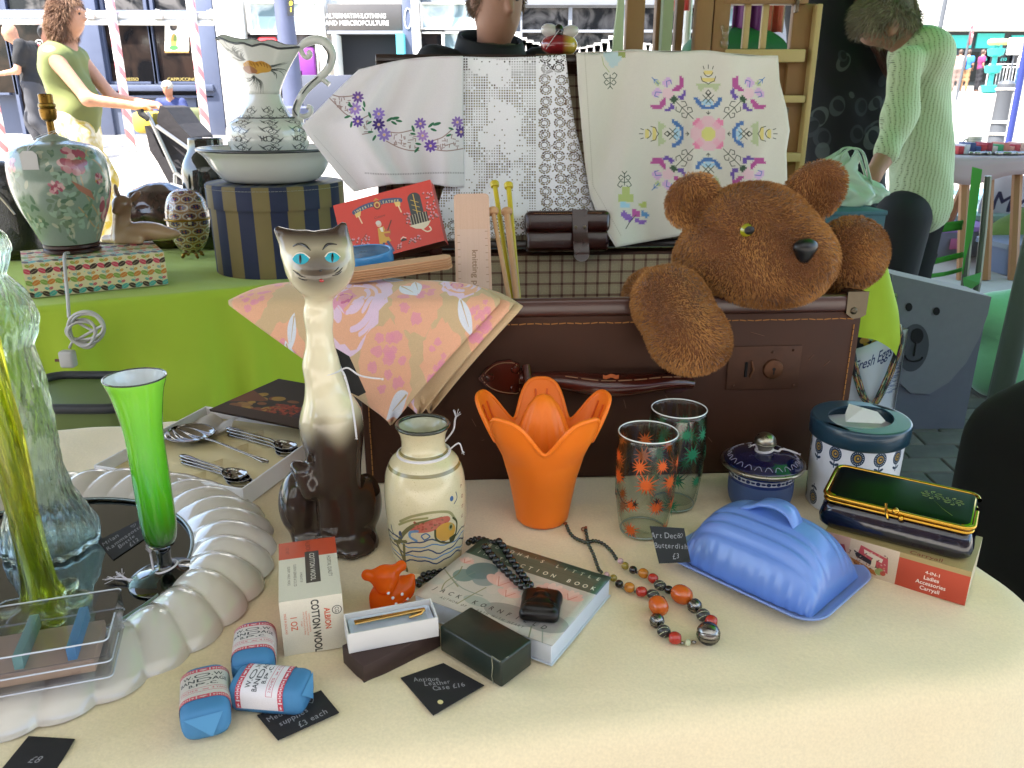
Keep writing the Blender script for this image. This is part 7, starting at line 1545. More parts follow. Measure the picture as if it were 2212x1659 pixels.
# dark glazed shell dish behind the deer
sx_,sy_=at(365,532,TZ)[:2];sd_=thing('glazed_bowl','dark brown glazed pot behind the deer','pot',(sx_,2.78,TZ))
def pS(u,v):
    t=2*PI*u;r=[.05,.09,.115,.12,.11,.09,.03,.001];z=[0,.03,.08,.12,.16,.19,.215,.218];k=v*7;i=min(int(k),6);f=k-i;q=1+.05*math.sin(5*t)+.04*math.sin(9*t+z[i]*20)
    return((r[i]*(1-f)+r[i+1]*f)*q*1.15*math.cos(t),(r[i]*(1-f)+r[i+1]*f)*q*math.sin(t),z[i]*(1-f)+z[i+1]*f)
mm=pane_mat('drip_glaze','#2a1c18','#4a342c',26);mm.node_tree.nodes['Principled BSDF'].inputs['Coat Weight'].default_value=.7
part('body',sheet(pS,48,28),mm,sd_,True)
# egg casket on gold feet
eX,eY=at(417,556,TZ)[:2];eg=thing('enamel_egg','porcelain egg casket patterned in blue and orange on gold feet','egg',(eX,eY,TZ))
c=Canvas(400,260,'#9a7a58',2)
for k in range(9):
    for j in range(5):
        x,y=k*46+(j%2)*23,j*54+20;c.ell(x,y,22,24,'#b9b4ac').ell(x,y,17,19,'#8c6a44')
        for i in range(6):a=2*PI*i/6;c.ell(x+9*math.cos(a),y+9*math.sin(a),7,3.5,'#2a2a5c',math.degrees(a));
        c.ell(x,y,4,4,'#a8503c')
for k in range(160):c.ell(rs.uniform(0,400),rs.uniform(0,260),5,2,rs.choice(['#2c2c5e','#b9b4ac','#6e7a94','#a87a44']),rs.uniform(0,180))
epf=ppx(412,eY,[(14,545),(30,528),(40,505),(45,480),(46,472)]);epu=ppx(412,eY,[(46,470),(45,452),(38,428),(24,412),(1,407)]);EG=pm('egg_print',img=c.image('egg_print'),rough=.15,coat=.7)
part('shell',lathe(smooth_prof(epf,5),56,R(90)),EG,eg,True);part('lid',lathe(smooth_prof(epu,5),56,R(90)),EG,eg,True)
G2=pm('gilt','#8a6a2c',.28,.9);part('gilt_band',tube(ring_pts((0,0,epf[-1][1]+.001),epf[-1][0]+.001,56),.0035,8,False),G2,eg,True);part('clasp',box(.012,.008,.022,(.028,-epf[-1][0]+.008,epf[-1][1]),.003),pm('ivory_clasp','#c4bca8',.3),eg)
for k in range(4):a=PI/4+k*PI/2;r_=epf[0][0];part('foot',tube(crv([(r_*.9*math.cos(a),r_*.9*math.sin(a),epf[0][1]),(r_*1.5*math.cos(a),r_*1.5*math.sin(a),epf[0][1]*.75),(r_*1.35*math.cos(a),r_*1.35*math.sin(a),.008),(r_*1.75*math.cos(a),r_*1.75*math.sin(a),.004)],5),.0045,8),G2,eg)
# hat box
hbX,hbY=-.695,2.42;hr_=.196;hb=thing('hat_box','round hat box in navy and tan stripes under the wash basin','hat box',(hbX,hbY,TZ),0)
c=Canvas(520,10,'#7a6b42',2);[c.rect(k*40,0,k*40+20,10,'#1f2744')for k in range(13)];HS=pm('hat_stripe',img=c.image('hat_stripe'),rough=.7,vary=(14,.18));hh_=.250
part('drum',lathe([(hr_-.006,0),(hr_-.006,hh_-.03)],72,R(86)),HS,hb,60);part('lid',lathe([(hr_,hh_-.062),(hr_,hh_),(hr_-.004,hh_+.003)],72,R(86.6),caps=False),HS,hb,60)
c=Canvas(300,300,'#5d5c50',1.5);[c.rect(k*33,0,k*33+17,300,'#3c4250')for k in range(10)];tp_=part('lid_top',lathe([(.0005,hh_+.0015),(hr_-.003,hh_+.003)],72,caps=False),pm('hat_top',img=c.image('hat_top'),rough=.6),hb);uvflat(tp_,.4,.4)
part('stitching',stitches(lambda t:((hr_+.0004)*math.cos(R(180)+R(180)*t),(hr_+.0004)*math.sin(R(180)+R(180)*t),hh_-.008),60,.0007),pm('grey_thread','#8d8c84',.7),hb)
# basin and ewer
zb2=TZ+hh_+.004;wbY=2.41;wbx=atY(583,330,wbY).x
wb2=thing('wash_basin','wide white china basin with dark rim on the hat box','basin',(wbx,wbY,zb2));CHN=pm('grey_white_china','#cfd0ca',.15,coat=.6)
bpr=ppx(583,wbY,[(78,398),(84,396),(100,385),(120,362),(134,338),(146,326),(149,322)],zb2);bpr[0]=(bpr[0][0],0);sbp=smooth_prof(bpr,5)
part('bowl',lathe([(.0005,0.0)]+sbp+[(r-.006 if i else r-.004,z+.004)for i,(r,z)in enumerate(reversed(sbp))]+[(.0005,.006)],72,caps=False),CHN,wb2,True)
DKL=pm('dark_slate_paint','#33373a',.3,coat=.4);part('rim_line',tube(ring_pts((0,0,sbp[-1][1]+.002),sbp[-1][0]-.001,72),.0045,8,False),DKL,wb2,True)
ew=thing('ewer','tall white china ewer with scroll handle and painted yellow flower','jug',(wbx,wbY,zb2+.0065));ez=zb2+.0065
epx=[(52,352),(72,335),(84,312),(87,290),(82,268),(66,256),(52,246),(40,225),(34,203)]
ep_=smooth_prof(ppx(592,wbY,epx,ez),5);ep_[0]=(ep_[0][0],0)
c=Canvas(560,360,'#cfd0ca',2)
def scroll(x,y,s_,m=1):
    c.line(crv([(x,y),(x+14*s_*m,y-8*s_),(x+22*s_*m,y+4*s_),(x+12*s_*m,y+10*s_),(x+8*s_*m,y+3*s_)],5),3*s_,'#2f3436',1,.4)
    for k in range(4):c.line([(x+2*k*m,y+3*k),(x-(10-2*k)*s_*m,y-(12-5*k)*s_)],2.6*s_,'#363b3c',.9,.2)
for k in range(8):
    x=35+k*70
    for j in range(9):scroll(x-22+rs.uniform(-4,4),60+j*32,1.0,1);scroll(x+14+rs.uniform(-4,4),66+j*32,.9,-1);scroll(x-2,50+j*32,.6,1)
    for q in range(3):c.line([(x-26+q*6,180),(x-24+q*5,196)],2.2,'#3c4142')
for x,y,cl in((280,272,'#a87c34'),(272,286,'#6a4a34'),(292,290,'#7c4a3c'),(284,300,'#3a3f3c')):c.ell(x,y,9,7,cl)
c4=Canvas(400,220,'#cfd0ca',2);c4.grain(.02)
for x0,y0,a0,n in((276,84,205,26),(326,122,-15,22),(290,158,100,26),(262,62,235,14)):
    for k in range(n):
        a=R(a0+rs.uniform(-55,55));q=rs.uniform(26,70);c4.line(crv([(x0,y0),(x0+q*.5*math.cos(a),y0+q*.5*math.sin(a)),(x0+q*math.cos(a+.35),y0+q*math.sin(a+.35))],4),rs.uniform(2.5,5),rs.choice(['#2f3836','#454e4a','#6a706a','#3a3f38']),.85,.15)
c4.ell(300,116,36,30,'#b5832f').ell(308,124,27,20,'#c4963e').ell(280,132,22,18,'#8c6048',0,.85)
for k in range(9):c4.line([(274+k*7,92+abs(k-4)*2),(278+k*7,108+rs.uniform(0,9))],2.6,'#7a5420',.8)
c.grain(.03)
part('body',lathe(ep_,64,R(90)),pm('ewer_print',img=c.image('ewer_print'),rough=.15,coat=.6),ew,True)
part('collar',tube(ring_pts((0,0,ep_[26][1]),ep_[26][0]+.001,48),.0022,6,False),DKL,ew,True)
# flaring throat with a long pulled lip, wavy edge
def Ew(x,y):p=atY(x,y,wbY);return(p.x-wbx,p.z-ez)
top_l=[(466,84),(480,80),(500,88),(520,92),(535,90),(555,97),(575,92),(590,96),(610,103),(630,102),(652,101)]
low=ep_[-1]
def throat(u,v):
    t=2*PI*u;ca,sa=math.cos(t),math.sin(t);k=(ca+1)/2;i=k*(len(top_l)-1);a=top_l[min(int(i),len(top_l)-1)];b=top_l[min(int(i)+1,len(top_l)-1)];f=i-int(i);X,Z=Ew(a[0]*(1-f)+b[0]*f,a[1]*(1-f)+b[1]*f)
    Z+=(.010 if sa>0 else-.006)*abs(sa)
    yw=.046*sa*(1 if ca>-.2 else 1-.75*((-ca-.2)/.8)**1.2);s_=v**1.35 if ca<0 else v**1.05;sv=v**.8
    return(low[0]*ca*(1-s_)+X*s_,low[0]*sa*(1-v)+yw*v,low[1]*(1-sv)+Z*sv)
part('throat',sheet(throat,72,24,.003),pm('throat_print',img=c4.image('throat_print'),rough=.15,coat=.6),ew,True);part('lip_line',tube([Vector(throat(i/72,1))for i in range(73)],.003,6,False),DKL,ew,True)
hs_=[Ew(*p)for p in((648,104),(662,92),(685,86),(705,94),(717,115),(714,140),(700,160),(680,178),(660,196),(648,216),(640,238),(644,256),(656,258))]
part('handle',tube(crv([(x,-.004,z)for x,z in hs_],6),[r for _,r in smooth_prof([(i,r)for i,r in enumerate((.008,.011,.0125,.013,.013,.012,.011,.010,.011,.011,.011,.011,.007))],6)],12),CHN,ew,True)
for pts in(((650,104),(655,118),(664,124),(671,118),(666,110)),((640,246),(655,252),(670,246),(672,234),(664,230)),((690,168),(702,175),(712,183))):part('scroll',tube(crv([(x,-.004,z)for x,z in [Ew(*p)for p in pts]],6),.007,10),CHN,ew,True)
for pts in(((700,100),(712,118),(709,138)),((690,166),(672,182),(655,204)),((645,215),(638,236),(646,250))):part('painted_line',tube(crv([(x,-.0175,z)for x,z in [Ew(*p)for p in pts]],5),[.001]+[.002]*9+[.0006],6),DKL,ew,True)
# dark green glass jar behind the basin's edge
gjx,gjY=atY(455,400,2.78).x,2.78;one('storage_jar',lathe(smooth_prof([(.05,0),(.085,.02),(.09,.12),(.085,.26),(.06,.32),(.055,.36)],5),32),pm('dark_green_glass','#16201a',.1,coat=.8),'dark green glass jar half hidden behind the hat box','jar',smooth=True,loc=(gjx,gjY,TZ))
# black sequinned bag at the far end
bgY=2.55;q=atY(12,470,bgY);bag=thing('sequin_bag','black sequinned bag at the left end behind the lamp','bag',(q.x-.05,bgY,TZ));
part('body',nets(U(.05,rbox((0,0,.14),(.15,.07,.14),.05),ell((.05,0,.24),(.08,.05,.06))),(-.2,-.12,-.02),(.2,.12,.36),.012),pm('black_sequins','#0a090b',.35,bump=(220,.9,.004),coat=.4),bag,True);part('chain',tube(crv([(.03,-.085,.25),(.07,-.09,.22),(.10,-.085,.20),(.13,-.08,.15)],6),.003,6),SIL,bag)
# plastic bag and teal box on the far lime table
TY=2.86
tbx=thing('teal_box','weathered teal box behind the raised paw of the bear','box',at(1838,512,.868)+Vector((0,.03,.002)),6);part('carton',box(.20,.15,.058,(0,.06,.03),.004),pm('teal_board','#2c5a66',.6,vary=(12,.3)),tbx);part('lid',box(.206,.156,.014,(0,.06,.0605),.004),MATS['teal_board'],tbx)
pbc=atY(1822,465,2.42);pbag=thing('plastic_bag','pale green tinted plastic carrier bag crumpled on the teal box','plastic bag',(pbc.x,pbc.y,.868+.0705))
def pbf(u,v):
    t=2*PI*u;r=float(np.interp(v,[0,.2,.4,.6,.8,1],[.085,.09,.08,.065,.05,.03]));z=.14*v;q=1+.18*math.sin(3*t+v*4)+.12*math.sin(7*t-v*9)+.06*math.sin(13*t+v*20);return(r*1.0*q*math.cos(t)+.03*math.sin(v*7)-.03*v,r*.7*q*math.sin(t),z+.012*math.sin(5*t)*v)
part('bag_film',sheet(pbf,60,20),pm('milky_plastic','#b4ccb8',.3,tl=.35,coat=.2),pbag,True)
for s_ in(-1,1):part('bag_handle',tube(crv([(-.04,s_*.02,.12),(-.02,s_*.02,.155),(.02,s_*.02,.15),(.05,s_*.015,.09),(.08,s_*.01,.02)],6),.009,8,True,.3),MATS['milky_plastic'],pbag,True)

# ------------------------------------------------------------------ beside the suitcase: bags on the paving
fy=2.62
def G(x,y):return atY(x,y,fy)
feltF=[G(1925,614),G(1938,588),G(2138,640),G(2138,905),G(2078,975),G(1928,1000)]
gzf=gz(fy)
fb2=thing('felt_bag','grey felt storage bag with a stitched bear face','bag',(G(2030,900).x,fy,gzf))
FE=pm('grey_felt','#565b66',.95,bump=(300,.5,.001),vary=(40,.12),sheen=.3);FE2=pm('grey_felt_flap','#666b70',.95,bump=(300,.5,.001),vary=(40,.12),sheen=.3);FK=pm('black_felt','#0b0c0e',.9);FM=pm('dark_felt','#3c4045',.95,bump=(300,.4,.001))
o_=Vector((G(2030,900).x,fy,gzf));tl0,tr0=G(1926,592)-o_,G(2138,640)-o_;wF=tr0.x-tl0.x;bL,bR=Vector((tl0.x+.01,0,.0)),Vector((tr0.x-.0,0,.01))
def fside(off):return [(tl0+Vector((0,off,0)))[:],(tr0+Vector((0,off,0)))[:],(bR+Vector((0,off*.9,0)))[:],(bL+Vector((0,off*.9,0)))[:]]
f1,f2_=fside(0),fside(.15)
part('bag_body',M(f1+f2_,[(3,2,1,0),(4,5,6,7),(0,4,7,3),(2,6,5,1),(3,7,6,2),(0,1,5,4)]),FE,fb2,False)
def fpt(u,v,off):p=bil([Vector(q)for q in f1],u,v);return(p.x,p.y-off,p.z)
flap=[(0,.0),(1,.0),(1,.12),(.96,.30),(.88,.48),(.74,.63),(.56,.72),(.36,.72),(.16,.62),(0,.46)]
n=len(flap);part('flap',M([fpt(u,v,.010)for u,v in flap]+[fpt(u,v,.002)for u,v in flap],[tuple(range(n))[::-1]]+[(i,(i+1)%n,n+(i+1)%n,n+i)for i in range(n)]),FE2,fb2,False)
def fdisc(nm,cu,cv,ru,rv,mt,off,par=fb2):return part(nm,M([fpt(cu+ru*math.cos(2*PI*i/28),cv+rv*math.sin(2*PI*i/28),off)for i in range(28)],[tuple(range(28))]),mt,par,False)
fdisc('eye',.20,.17,.035,.026,FK,.0125);fdisc('eye',.48,.165,.035,.026,FK,.0125);fdisc('muzzle',.31,.42,.155,.155,FM,.0122);fdisc('nose',.325,.34,.065,.05,FK,.0135);part('mouth',tube([fpt(.325+a,b,.0138)for a,b in((0,.38),(0,.47))],.003,6).add(tube([fpt(.325+.09*math.cos(t),.47+.035*math.sin(t),.0138)for t in np.linspace(0,PI,14)],.003,6)),FK,fb2)
# egg-print carrier with a floral bag in it
ey0=2.42
def E_(x,y):return atY(x,y,ey0)
c=Canvas(200,300,'#b9bec8',2.4);c.text('Fresh Eggs',100,42,26,'#1f2c5c',-4,.82,.25,bold=.8).text('15 Dozen',62,150,20,'#1f2c5c',-4,.8,.25,bold=.7)
for k in range(12):x,y=96+(k%4)*30+(k//4)*6,210+(k//4)*26;c.line([(x+15*math.cos(t),y+19*math.sin(t))for t in np.linspace(0,6.28,18)],1.6,'#3a4878')
for k in range(90):x,y=rs.uniform(80,200),rs.uniform(228,290);c.line([(x,y),(x+rs.uniform(6,18),y-rs.uniform(0,10))],1.2,'#33406c',.8)
for k in range(60):x,y=rs.uniform(150,200),rs.uniform(70,140);c.line([(x,y),(x+16,y+rs.uniform(-2,2))],1.2,'#3a4878',.7)
eb0=E_(1826,760);eb1=E_(1962,712);ebw=eb1.x-eb0.x;ebb=gz(ey0);ebg=thing('egg_carrier_bag','white carrier bag printed in blue with eggs, on the ground behind the caddy','bag',(eb0.x+ebw/2,ey0,ebb));hz0,hz1=eb0.z-ebb,eb1.z-ebb
EGB=printed('egg_bag_print',c,.6);WB2=pm('bag_white','#aab0ba',.6)
part('bag_front',gridm(np.array([[(-ebw/2+ebw*u,.01*math.sin(u*6+v*3),(hz0*(1-u)+hz1*u)*v)for u in np.linspace(0,1,9)]for v in np.linspace(0,1,9)]),.002),EGB,ebg,True);part('bag_side',M([(ebw/2,0,0),(ebw/2+.03,.16,0),(ebw/2+.02,.16,hz1*.96),(ebw/2,0,hz1)],[(0,1,2,3)]),WB2,ebg,False)
part('bag_back',M([(-ebw/2,.16,0),(ebw/2+.03,.161,0),(ebw/2+.02,.161,hz1*.96),(-ebw/2,.16,hz0*.96)],[(0,1,2,3)]),WB2,ebg,False);part('bag_bottom',M([(-ebw/2,0,.003),(ebw/2,0,.003),(ebw/2+.03,.16,.003),(-ebw/2,.16,.003)],[(0,1,2,3)]),WB2,ebg,False)
c=Canvas(200,200,'#14161c',2)
for k in range(90):c.ell(rs.uniform(0,200),rs.uniform(0,200),rs.uniform(5,13),rs.uniform(4,9),rs.choice(['#8c2a2c','#a8803c','#2c5a6a','#3c6a4a','#14161c','#7a9a7c','#b0504a']),rs.uniform(0,180))
for k in range(14):
    x,y=rs.uniform(0,200),rs.uniform(0,200)
    for i in range(8):a=i*PI/4;c.ell(x+8*math.cos(a),y+8*math.sin(a),6,2.6,rs.choice(['#9ab8a4','#b8922c']),math.degrees(a))
FLB=pm('floral_bag_print',img=c.image('floral_bag_print'),rough=.7)
flb=thing('floral_tote','dark multicoloured floral tote bag stuffed inside the egg carrier','bag',(eb0.x+ebw/2,ey0+.08,ebb))
t0=E_(1890,655).z-ebb
part('bag_body',sheet(lambda u,v:((.11+.012*math.sin(u*19))*math.cos(2*PI*u)*(1-.25*v),.06*math.sin(2*PI*u),hz0*.3+(t0-hz0*.3)*v+.012*math.sin(6*PI*u)*v),48,10),FLB,flb,True)
for pts in(((1838,748),(1845,790),(1862,850),(1876,872)),((1938,700),(1944,740),(1925,800),(1893,868),(1878,874))):part('strap',sheet(lambda u,v,P=crv([atY(x,y,ey0-.02)-Vector((eb0.x+ebw/2,ey0+.08,ebb))for x,y in pts],8):(P[int(u*(len(P)-1))][0]+(v-.5)*.026,P[int(u*(len(P)-1))][1]-.004*math.sin(v*PI),P[int(u*(len(P)-1))][2]),24,4,.002),FLB,flb,True)
# black coat over a chair at the edge of the stall
bk0=at(2190,1180,.45);bcx=thing('draped_coat','black coat hanging over a seat at the right edge of the table','coat',(.86,1.02,gz(1.02)))
BC=pm('black_wool','#050506',.95)
part('coat_body',nets(U(.06,ell((.06,.0,.74),(.17,.20,.14)),rbox((.08,.02,.40),(.22,.22,.36),.1),ell((.0,-.02,.3),(.2,.24,.3))),(-.32,-.34,-.0),(.42,.36,.95),.018),BC,bcx,True)
ps=atY(2188,700,2.1);one('tent_leg',tube([(ps.x,2.1,gz(2.1)),(ps.x+.04,2.1,HC)],.03,12),pm('grey_green_pole','#4c5a50',.45,.3),'grey green tent leg rising beside the felt bag','pole',smooth=True)
tw=atY(2165,780,2.9);tw_=one('green_towel',nets(U(.06,ell((0,0,.32),(.16,.12,.10)),ell((.03,0,.16),(.14,.12,.16)),ell((.14,-.02,.40),(.12,.06,.06))),(-.3,-.22,-.02),(.36,.22,.55),.014),pm('mint_fleece','#6fae80',.95,bump=(60,.4,.004),sheen=.5),'pale green towel heaped behind the felt bag','towel',smooth=True,loc=(tw.x,2.95,gz(2.95)))
# plastic bin under the lime table's edge, seen past the bottle
bn=atY(185,850,1.62);bnn=thing('plastic_bin','dark rimmed bin standing between the two tables','bin',(bn.x,1.62,gz(1.62)));part('tub',loft([rr3(.20,.16,.03,0,5),rr3(.26,.2,.04,bn.z-gz(1.62),5)]),pm('smoky_plastic','#5a6a34',.35),bnn,40);part('rim',tube([(x,y,bn.z-gz(1.62)+.005)for x,y in rrect(.27,.21,.045,6)]+[(.135,0,bn.z-gz(1.62)+.005)],.011,8,False),pm('dark_grey_plastic','#2b2e30',.4),bnn,True)
# ------------------------------------------------------------------ people
def skinm(nm,col):return pm(nm,col,.55,sss=.12,vary=(22,.12),bump=(70,.25,.004))
def person(label,loc,rz,J,cols,res=.016,h=1.0,sleeve=.5,hair='short',long_tr=True,group=None,lean=0,skirt=0,belly=1.0,print_=None,shortsl=True):
    """one continuous body; clothing and hair are its children. J overrides the joints of a relaxed standing figure that faces -y"""
    D=dict(head=(0,-.02,1.62),neck=(0,0,1.46),chest=(0,.01,1.28),waist=(0,0,1.08),hip=(0,0,.95),shL=(-.185,0,1.40),shR=(.185,0,1.40),elL=(-.23,.02,1.12),elR=(.23,.02,1.12),wrL=(-.22,-.08,.88),wrR=(.22,-.08,.88),
             hpL=(-.09,0,.93),hpR=(.09,0,.93),knL=(-.10,-.01,.50),knR=(.10,-.01,.50),anL=(-.10,.03,.09),anR=(.10,.03,.09));D.update(J)
    D={k:np.array(v,float)*h for k,v in D.items()};s_=h
    hd=D['head'];look=J.get('look',(0,-1,0));lk=np.array(look,float);lk /= np.linalg.norm(lk);upv=hd-D['neck'];upv /= np.linalg.norm(upv)
    headf=U(.03*s_,ell(hd,np.array((.076,.092,.110))*s_,(0,0,math.degrees(math.atan2(lk[0],-lk[1])))),ell(hd+lk*.035*s_-upv*.065*s_,np.array((.052,.052,.055))*s_))
    headf=U(.012*s_,headf,cap(hd+lk*.088*s_+upv*.012*s_,hd+lk*.108*s_-upv*.022*s_,.010*s_,.014*s_),ell(hd+lk*.088*s_-upv*.058*s_,np.array((.022,.014,.008))*s_),ell(hd+lk*.078*s_+upv*.03*s_,np.array((.055,.02,.012))*s_,(0,0,math.degrees(math.atan2(lk[0],-lk[1])))))
    sd_=np.cross(lk,upv)
    for q in(-1,1):headf=U(.008*s_,headf,ell(hd+sd_*q*.078*s_-lk*.005*s_,np.array((.014,.022,.034))*s_))
    tor=U(.06*s_,cap(D['shL']*.8+D['chest']*.2,D['shR']*.8+D['chest']*.2,.07*s_),ell(D['chest'],np.array((.165,.115,.19))*s_),ell(D['waist'],np.array((.145,.105*belly,.16))*s_),ell(D['hip'],np.array((.165,.12,.13))*s_))
    arms=None
    upper=U(.03*s_,*(cap(D['sh'+q],D['el'+q],.052*s_,.040*s_)for q in 'LR'))
    fore=U(.02*s_,*(cap(D['el'+q],D['wr'+q],.040*s_,.026*s_)for q in 'LR'))
    hands=[]
    for q in 'LR':
        w_=D['wr'+q];d=w_-D['el'+q];d /= np.linalg.norm(d);sd2=np.cross(d,(0,0,1.0));sd2 /= np.linalg.norm(sd2)+1e-9;dnv=np.cross(sd2,d)
        g=ell(w_+d*.045*s_,np.array((.034,.042,.026))*s_)
        for i in range(4):b=w_+d*.07*s_+sd2*(i-1.5)*.018*s_;k=b+d*(.028-.004*abs(i-1.5))*s_-dnv*.012*s_;g=U(.006*s_,g,cap(b,k,.009*s_,.008*s_),cap(k,k+d*.006*s_-dnv*.03*s_,.008*s_,.007*s_))
        th=w_+d*.03*s_+sd2*.034*s_*(1 if q=='L' else-1);g=U(.008*s_,g,cap(th,th+d*.04*s_+dnv*.006*s_,.011*s_,.009*s_));hands.append(g)
    legs=U(.03*s_,*(U(.04*s_,cap(D['hp'+q],D['kn'+q],.085*s_,.058*s_),cap(D['kn'+q],D['an'+q],.058*s_,.038*s_))for q in 'LR'))
    feet=U(.01,*(cap(D['an'+q]+np.array((0,.02,-.045))*s_,D['an'+q]+np.array((0,-.13,-.05))*s_,.04*s_,.034*s_)for q in 'LR'))
    body=U(.03*s_,tor,cap(D['neck']-np.array((0,0,.06))*s_,hd-upv*.05*s_,.058*s_,.052*s_),headf,upper,fore,*hands,legs,feet)
    P=np.array([D[k]for k in D if k!='look']);lo,hi=P.min(0)-.26*s_,P.max(0)+.26*s_;lo[2]=max(lo[2],0)
    root=thing('person',label,'person',loc,rz,group)
    sk=skinm('skin_'+cols.get('skin','#b98a6c')[1:],cols.get('skin','#b98a6c'));part('body',nets(body,lo,hi,res),sk,root,True)
    infl=.014*s_
    sl_=D['el'+'L'];tops=[tor]+[cap(D['sh'+q],D['sh'+q]*(1-sleeve)+D['el'+q]*sleeve,.062*s_,.056*s_)for q in 'LR']if sleeve>0 else [tor]
    if sleeve>1:tops=[tor]+[U(.03*s_,cap(D['sh'+q],D['el'+q],.064*s_,.054*s_),cap(D['el'+q],D['el'+q]*.1+D['wr'+q]*.9,.052*s_,.042*s_))for q in 'LR']
    tf=U(.04*s_,*tops);hem=D['hip'][2]-.05*s_;nk=D['neck'][2]-.03*s_
    hv=D['neck']-D['hip'];hv /= np.linalg.norm(hv);h0=D['hip']@hv-cols.get('hem',.05)*s_
    shirt=lambda p:np.maximum(tf(p)-infl-.007*s_*np.sin(p[:,2]*30+p[:,0]*22)*np.sin(p[:,0]*26-p[:,2]*9+p[:,1]*14),np.maximum(h0-p@hv,np.linalg.norm(p-D['neck']-hv*.05*s_,axis=1)*-1+.085*s_))
    part('shirt',nets(shirt,lo,hi,res),cols['top']if not isinstance(cols['top'],str)else pm('cloth_'+cols['top'][1:],cols['top'],.85,vary=(20,.12)),root,True)
    hips=ell(D['hip'],np.array((.165,.12,.12))*s_);lf_=[hips]
    for q in 'LR':lf_+=[U(.05*s_,cap(D['hp'+q],D['kn'+q],.095*s_,(.072+skirt)*s_),cap(D['kn'+q],D['an'+q]+np.array((0,0,.02))*s_,(.07+skirt)*s_,(.056+skirt)*s_))]
    tr=U(.04*s_,*lf_);trs=lambda p:tr(p)-.008*s_-.005*s_*np.sin(p[:,2]*30+p[:,1]*20)
    part('trousers',nets(trs,lo,hi,res),cols['legs']if not isinstance(cols['legs'],str)else pm('cloth_'+cols['legs'][1:],cols['legs'],.85,vary=(20,.12)),root,True)
    part('shoes',nets(lambda p:feet(p)-.006,lo,hi,res),pm('shoe_dark','#1c1a1a',.5),root,True)
    if hair:
        hm=pm('hair_'+cols.get('hair','#3a2c22')[1:],cols.get('hair','#3a2c22'),.55,bump=(80,.6,.01),vary=(40,.3));c_=hd-lk*.018*s_+upv*.018*s_
        hf=ell(c_,np.array((.092,.100,.112))*s_,(0,0,math.degrees(math.atan2(lk[0],-lk[1]))))
        cutf=ell(hd+lk*.085*s_-upv*.05*s_,np.array((.085,.085,.12))*s_,(0,0,math.degrees(math.atan2(lk[0],-lk[1]))))
        if hair=='bob':hf=U(.03*s_,hf,ell(hd-lk*.04*s_-upv*.06*s_,np.array((.088,.085,.11))*s_,(0,0,math.degrees(math.atan2(lk[0],-lk[1])))))
        if hair=='beanie':hfun=lambda p:np.maximum(hf(p)-.006,-(p-hd)@upv+.012*s_)
        elif hair=='cap_short':hfun=lambda p:np.maximum(hf(p)+.006,np.maximum(-cutf(p),-(p-hd)@upv-.05*s_))
        else:hfun=cut(hf,cutf,.02*s_)
        hmesh=nets(hfun,lo,hi,res*.8)
        if hair!='beanie' and res<.02:strands('hair_strands',hmesh,9000 if hair=='bob' else 5000,(.03*s_,.075*s_)if hair=='bob' else(.012,.03),(.0007,.0014),(cols.get('hair','#3a2c22'),'#8a6a50'),root,(0,.15,-1.2),.2,None,.9,40)
        part('hat' if hair=='beanie' else 'hair',hmesh,hm if hair!='beanie' else pm('knit_grey','#9a9890',.9,bump=(60,.5,.01)),root,True)
    for q in(-1,1):part('eye',sphere(.010*s_,tuple(hd+lk*.080*s_+sd_*q*.030*s_+upv*.012*s_),8),pm('eye_dark','#1c1614',.3),root)
    for q in(-1,1):part('brow',tube([Vector(hd+lk*(.086-.012*abs(k-1))*s_+sd_*q*(.016+.016*k)*s_+upv*(.032+.004*(k==1))*s_)for k in range(3)],.0045*s_,6),pm('brow_brown','#3a2c24',.8),root,True)
    part('lips',tube([Vector(hd+lk*(.094-.006*abs(k-2))*s_+sd_*(k-2)*.011*s_-upv*.056*s_)for k in range(5)],.0045*s_,6),pm('lip_rose','#7a4840',.5),root,True)
    return root,D
# woman walking with a pushchair
flor=pane_mat('trouser_print','#d8d2c0','#b9a23c',9);flor.node_tree.nodes['Principled BSDF'].inputs['Roughness'].default_value=.85
def w_at(x,y,Y):q=atY(x,y,Y);return q
wY=5.8;w0=atY(178,300,wY);wz=gz(wY)
person('woman in an olive sleeveless top pushing a pushchair along the street',(w0.x,wY,wz),88,dict(head=(0,-.05,1.47),neck=(0,.0,1.30),chest=(0,.05,1.13),waist=(0,.0,.95),hip=(0,.02,.84),shL=(-.16,.02,1.23),shR=(.16,.02,1.23),elL=(-.18,-.18,.96),elR=(.18,-.16,.97),wrL=(-.12,-.46,.92),wrR=(.12,-.44,.93),hpL=(-.08,.02,.82),hpR=(.08,.02,.82),knL=(-.09,-.12,.46),knR=(.09,.04,.45),anL=(-.09,-.06,.09),anR=(.09,.26,.10)),
       dict(skin='#b58468',top='#6d7444',legs=flor,hair='#5e4030',hem=.10),.015,1.02,sleeve=0,hair='bob',skirt=.03,belly=1.25)
# man in black looking at his phone
mY=11.0;m0=atY(84,250,mY)
person('bald man in a black t-shirt walking with his phone out',(m0.x,mY,gz(mY)),-80,dict(head=(0,-.16,1.56),neck=(0,-.06,1.42),chest=(0,-.02,1.25),look=(0,-.8,-.6),elL=(-.22,-.10,1.12),elR=(.22,-.08,1.10),wrL=(-.16,-.38,1.08),wrR=(.14,-.36,1.06),knL=(-.1,-.14,.50),anL=(-.1,-.06,.09),anR=(.1,.22,.10)),dict(skin='#b58468',top='#1b1b1d',legs='#3c3c40'),.024,1.0,.6,None)
r0_=atY(128,250,12.4);person('person in a red t-shirt half hidden behind the woman',(r0_.x,12.4,gz(12.4)),60,dict(),dict(skin='#a87860',top='#8c2c34',legs='#26262c',hair='#1c1614'),.03,.98,.6,'short')
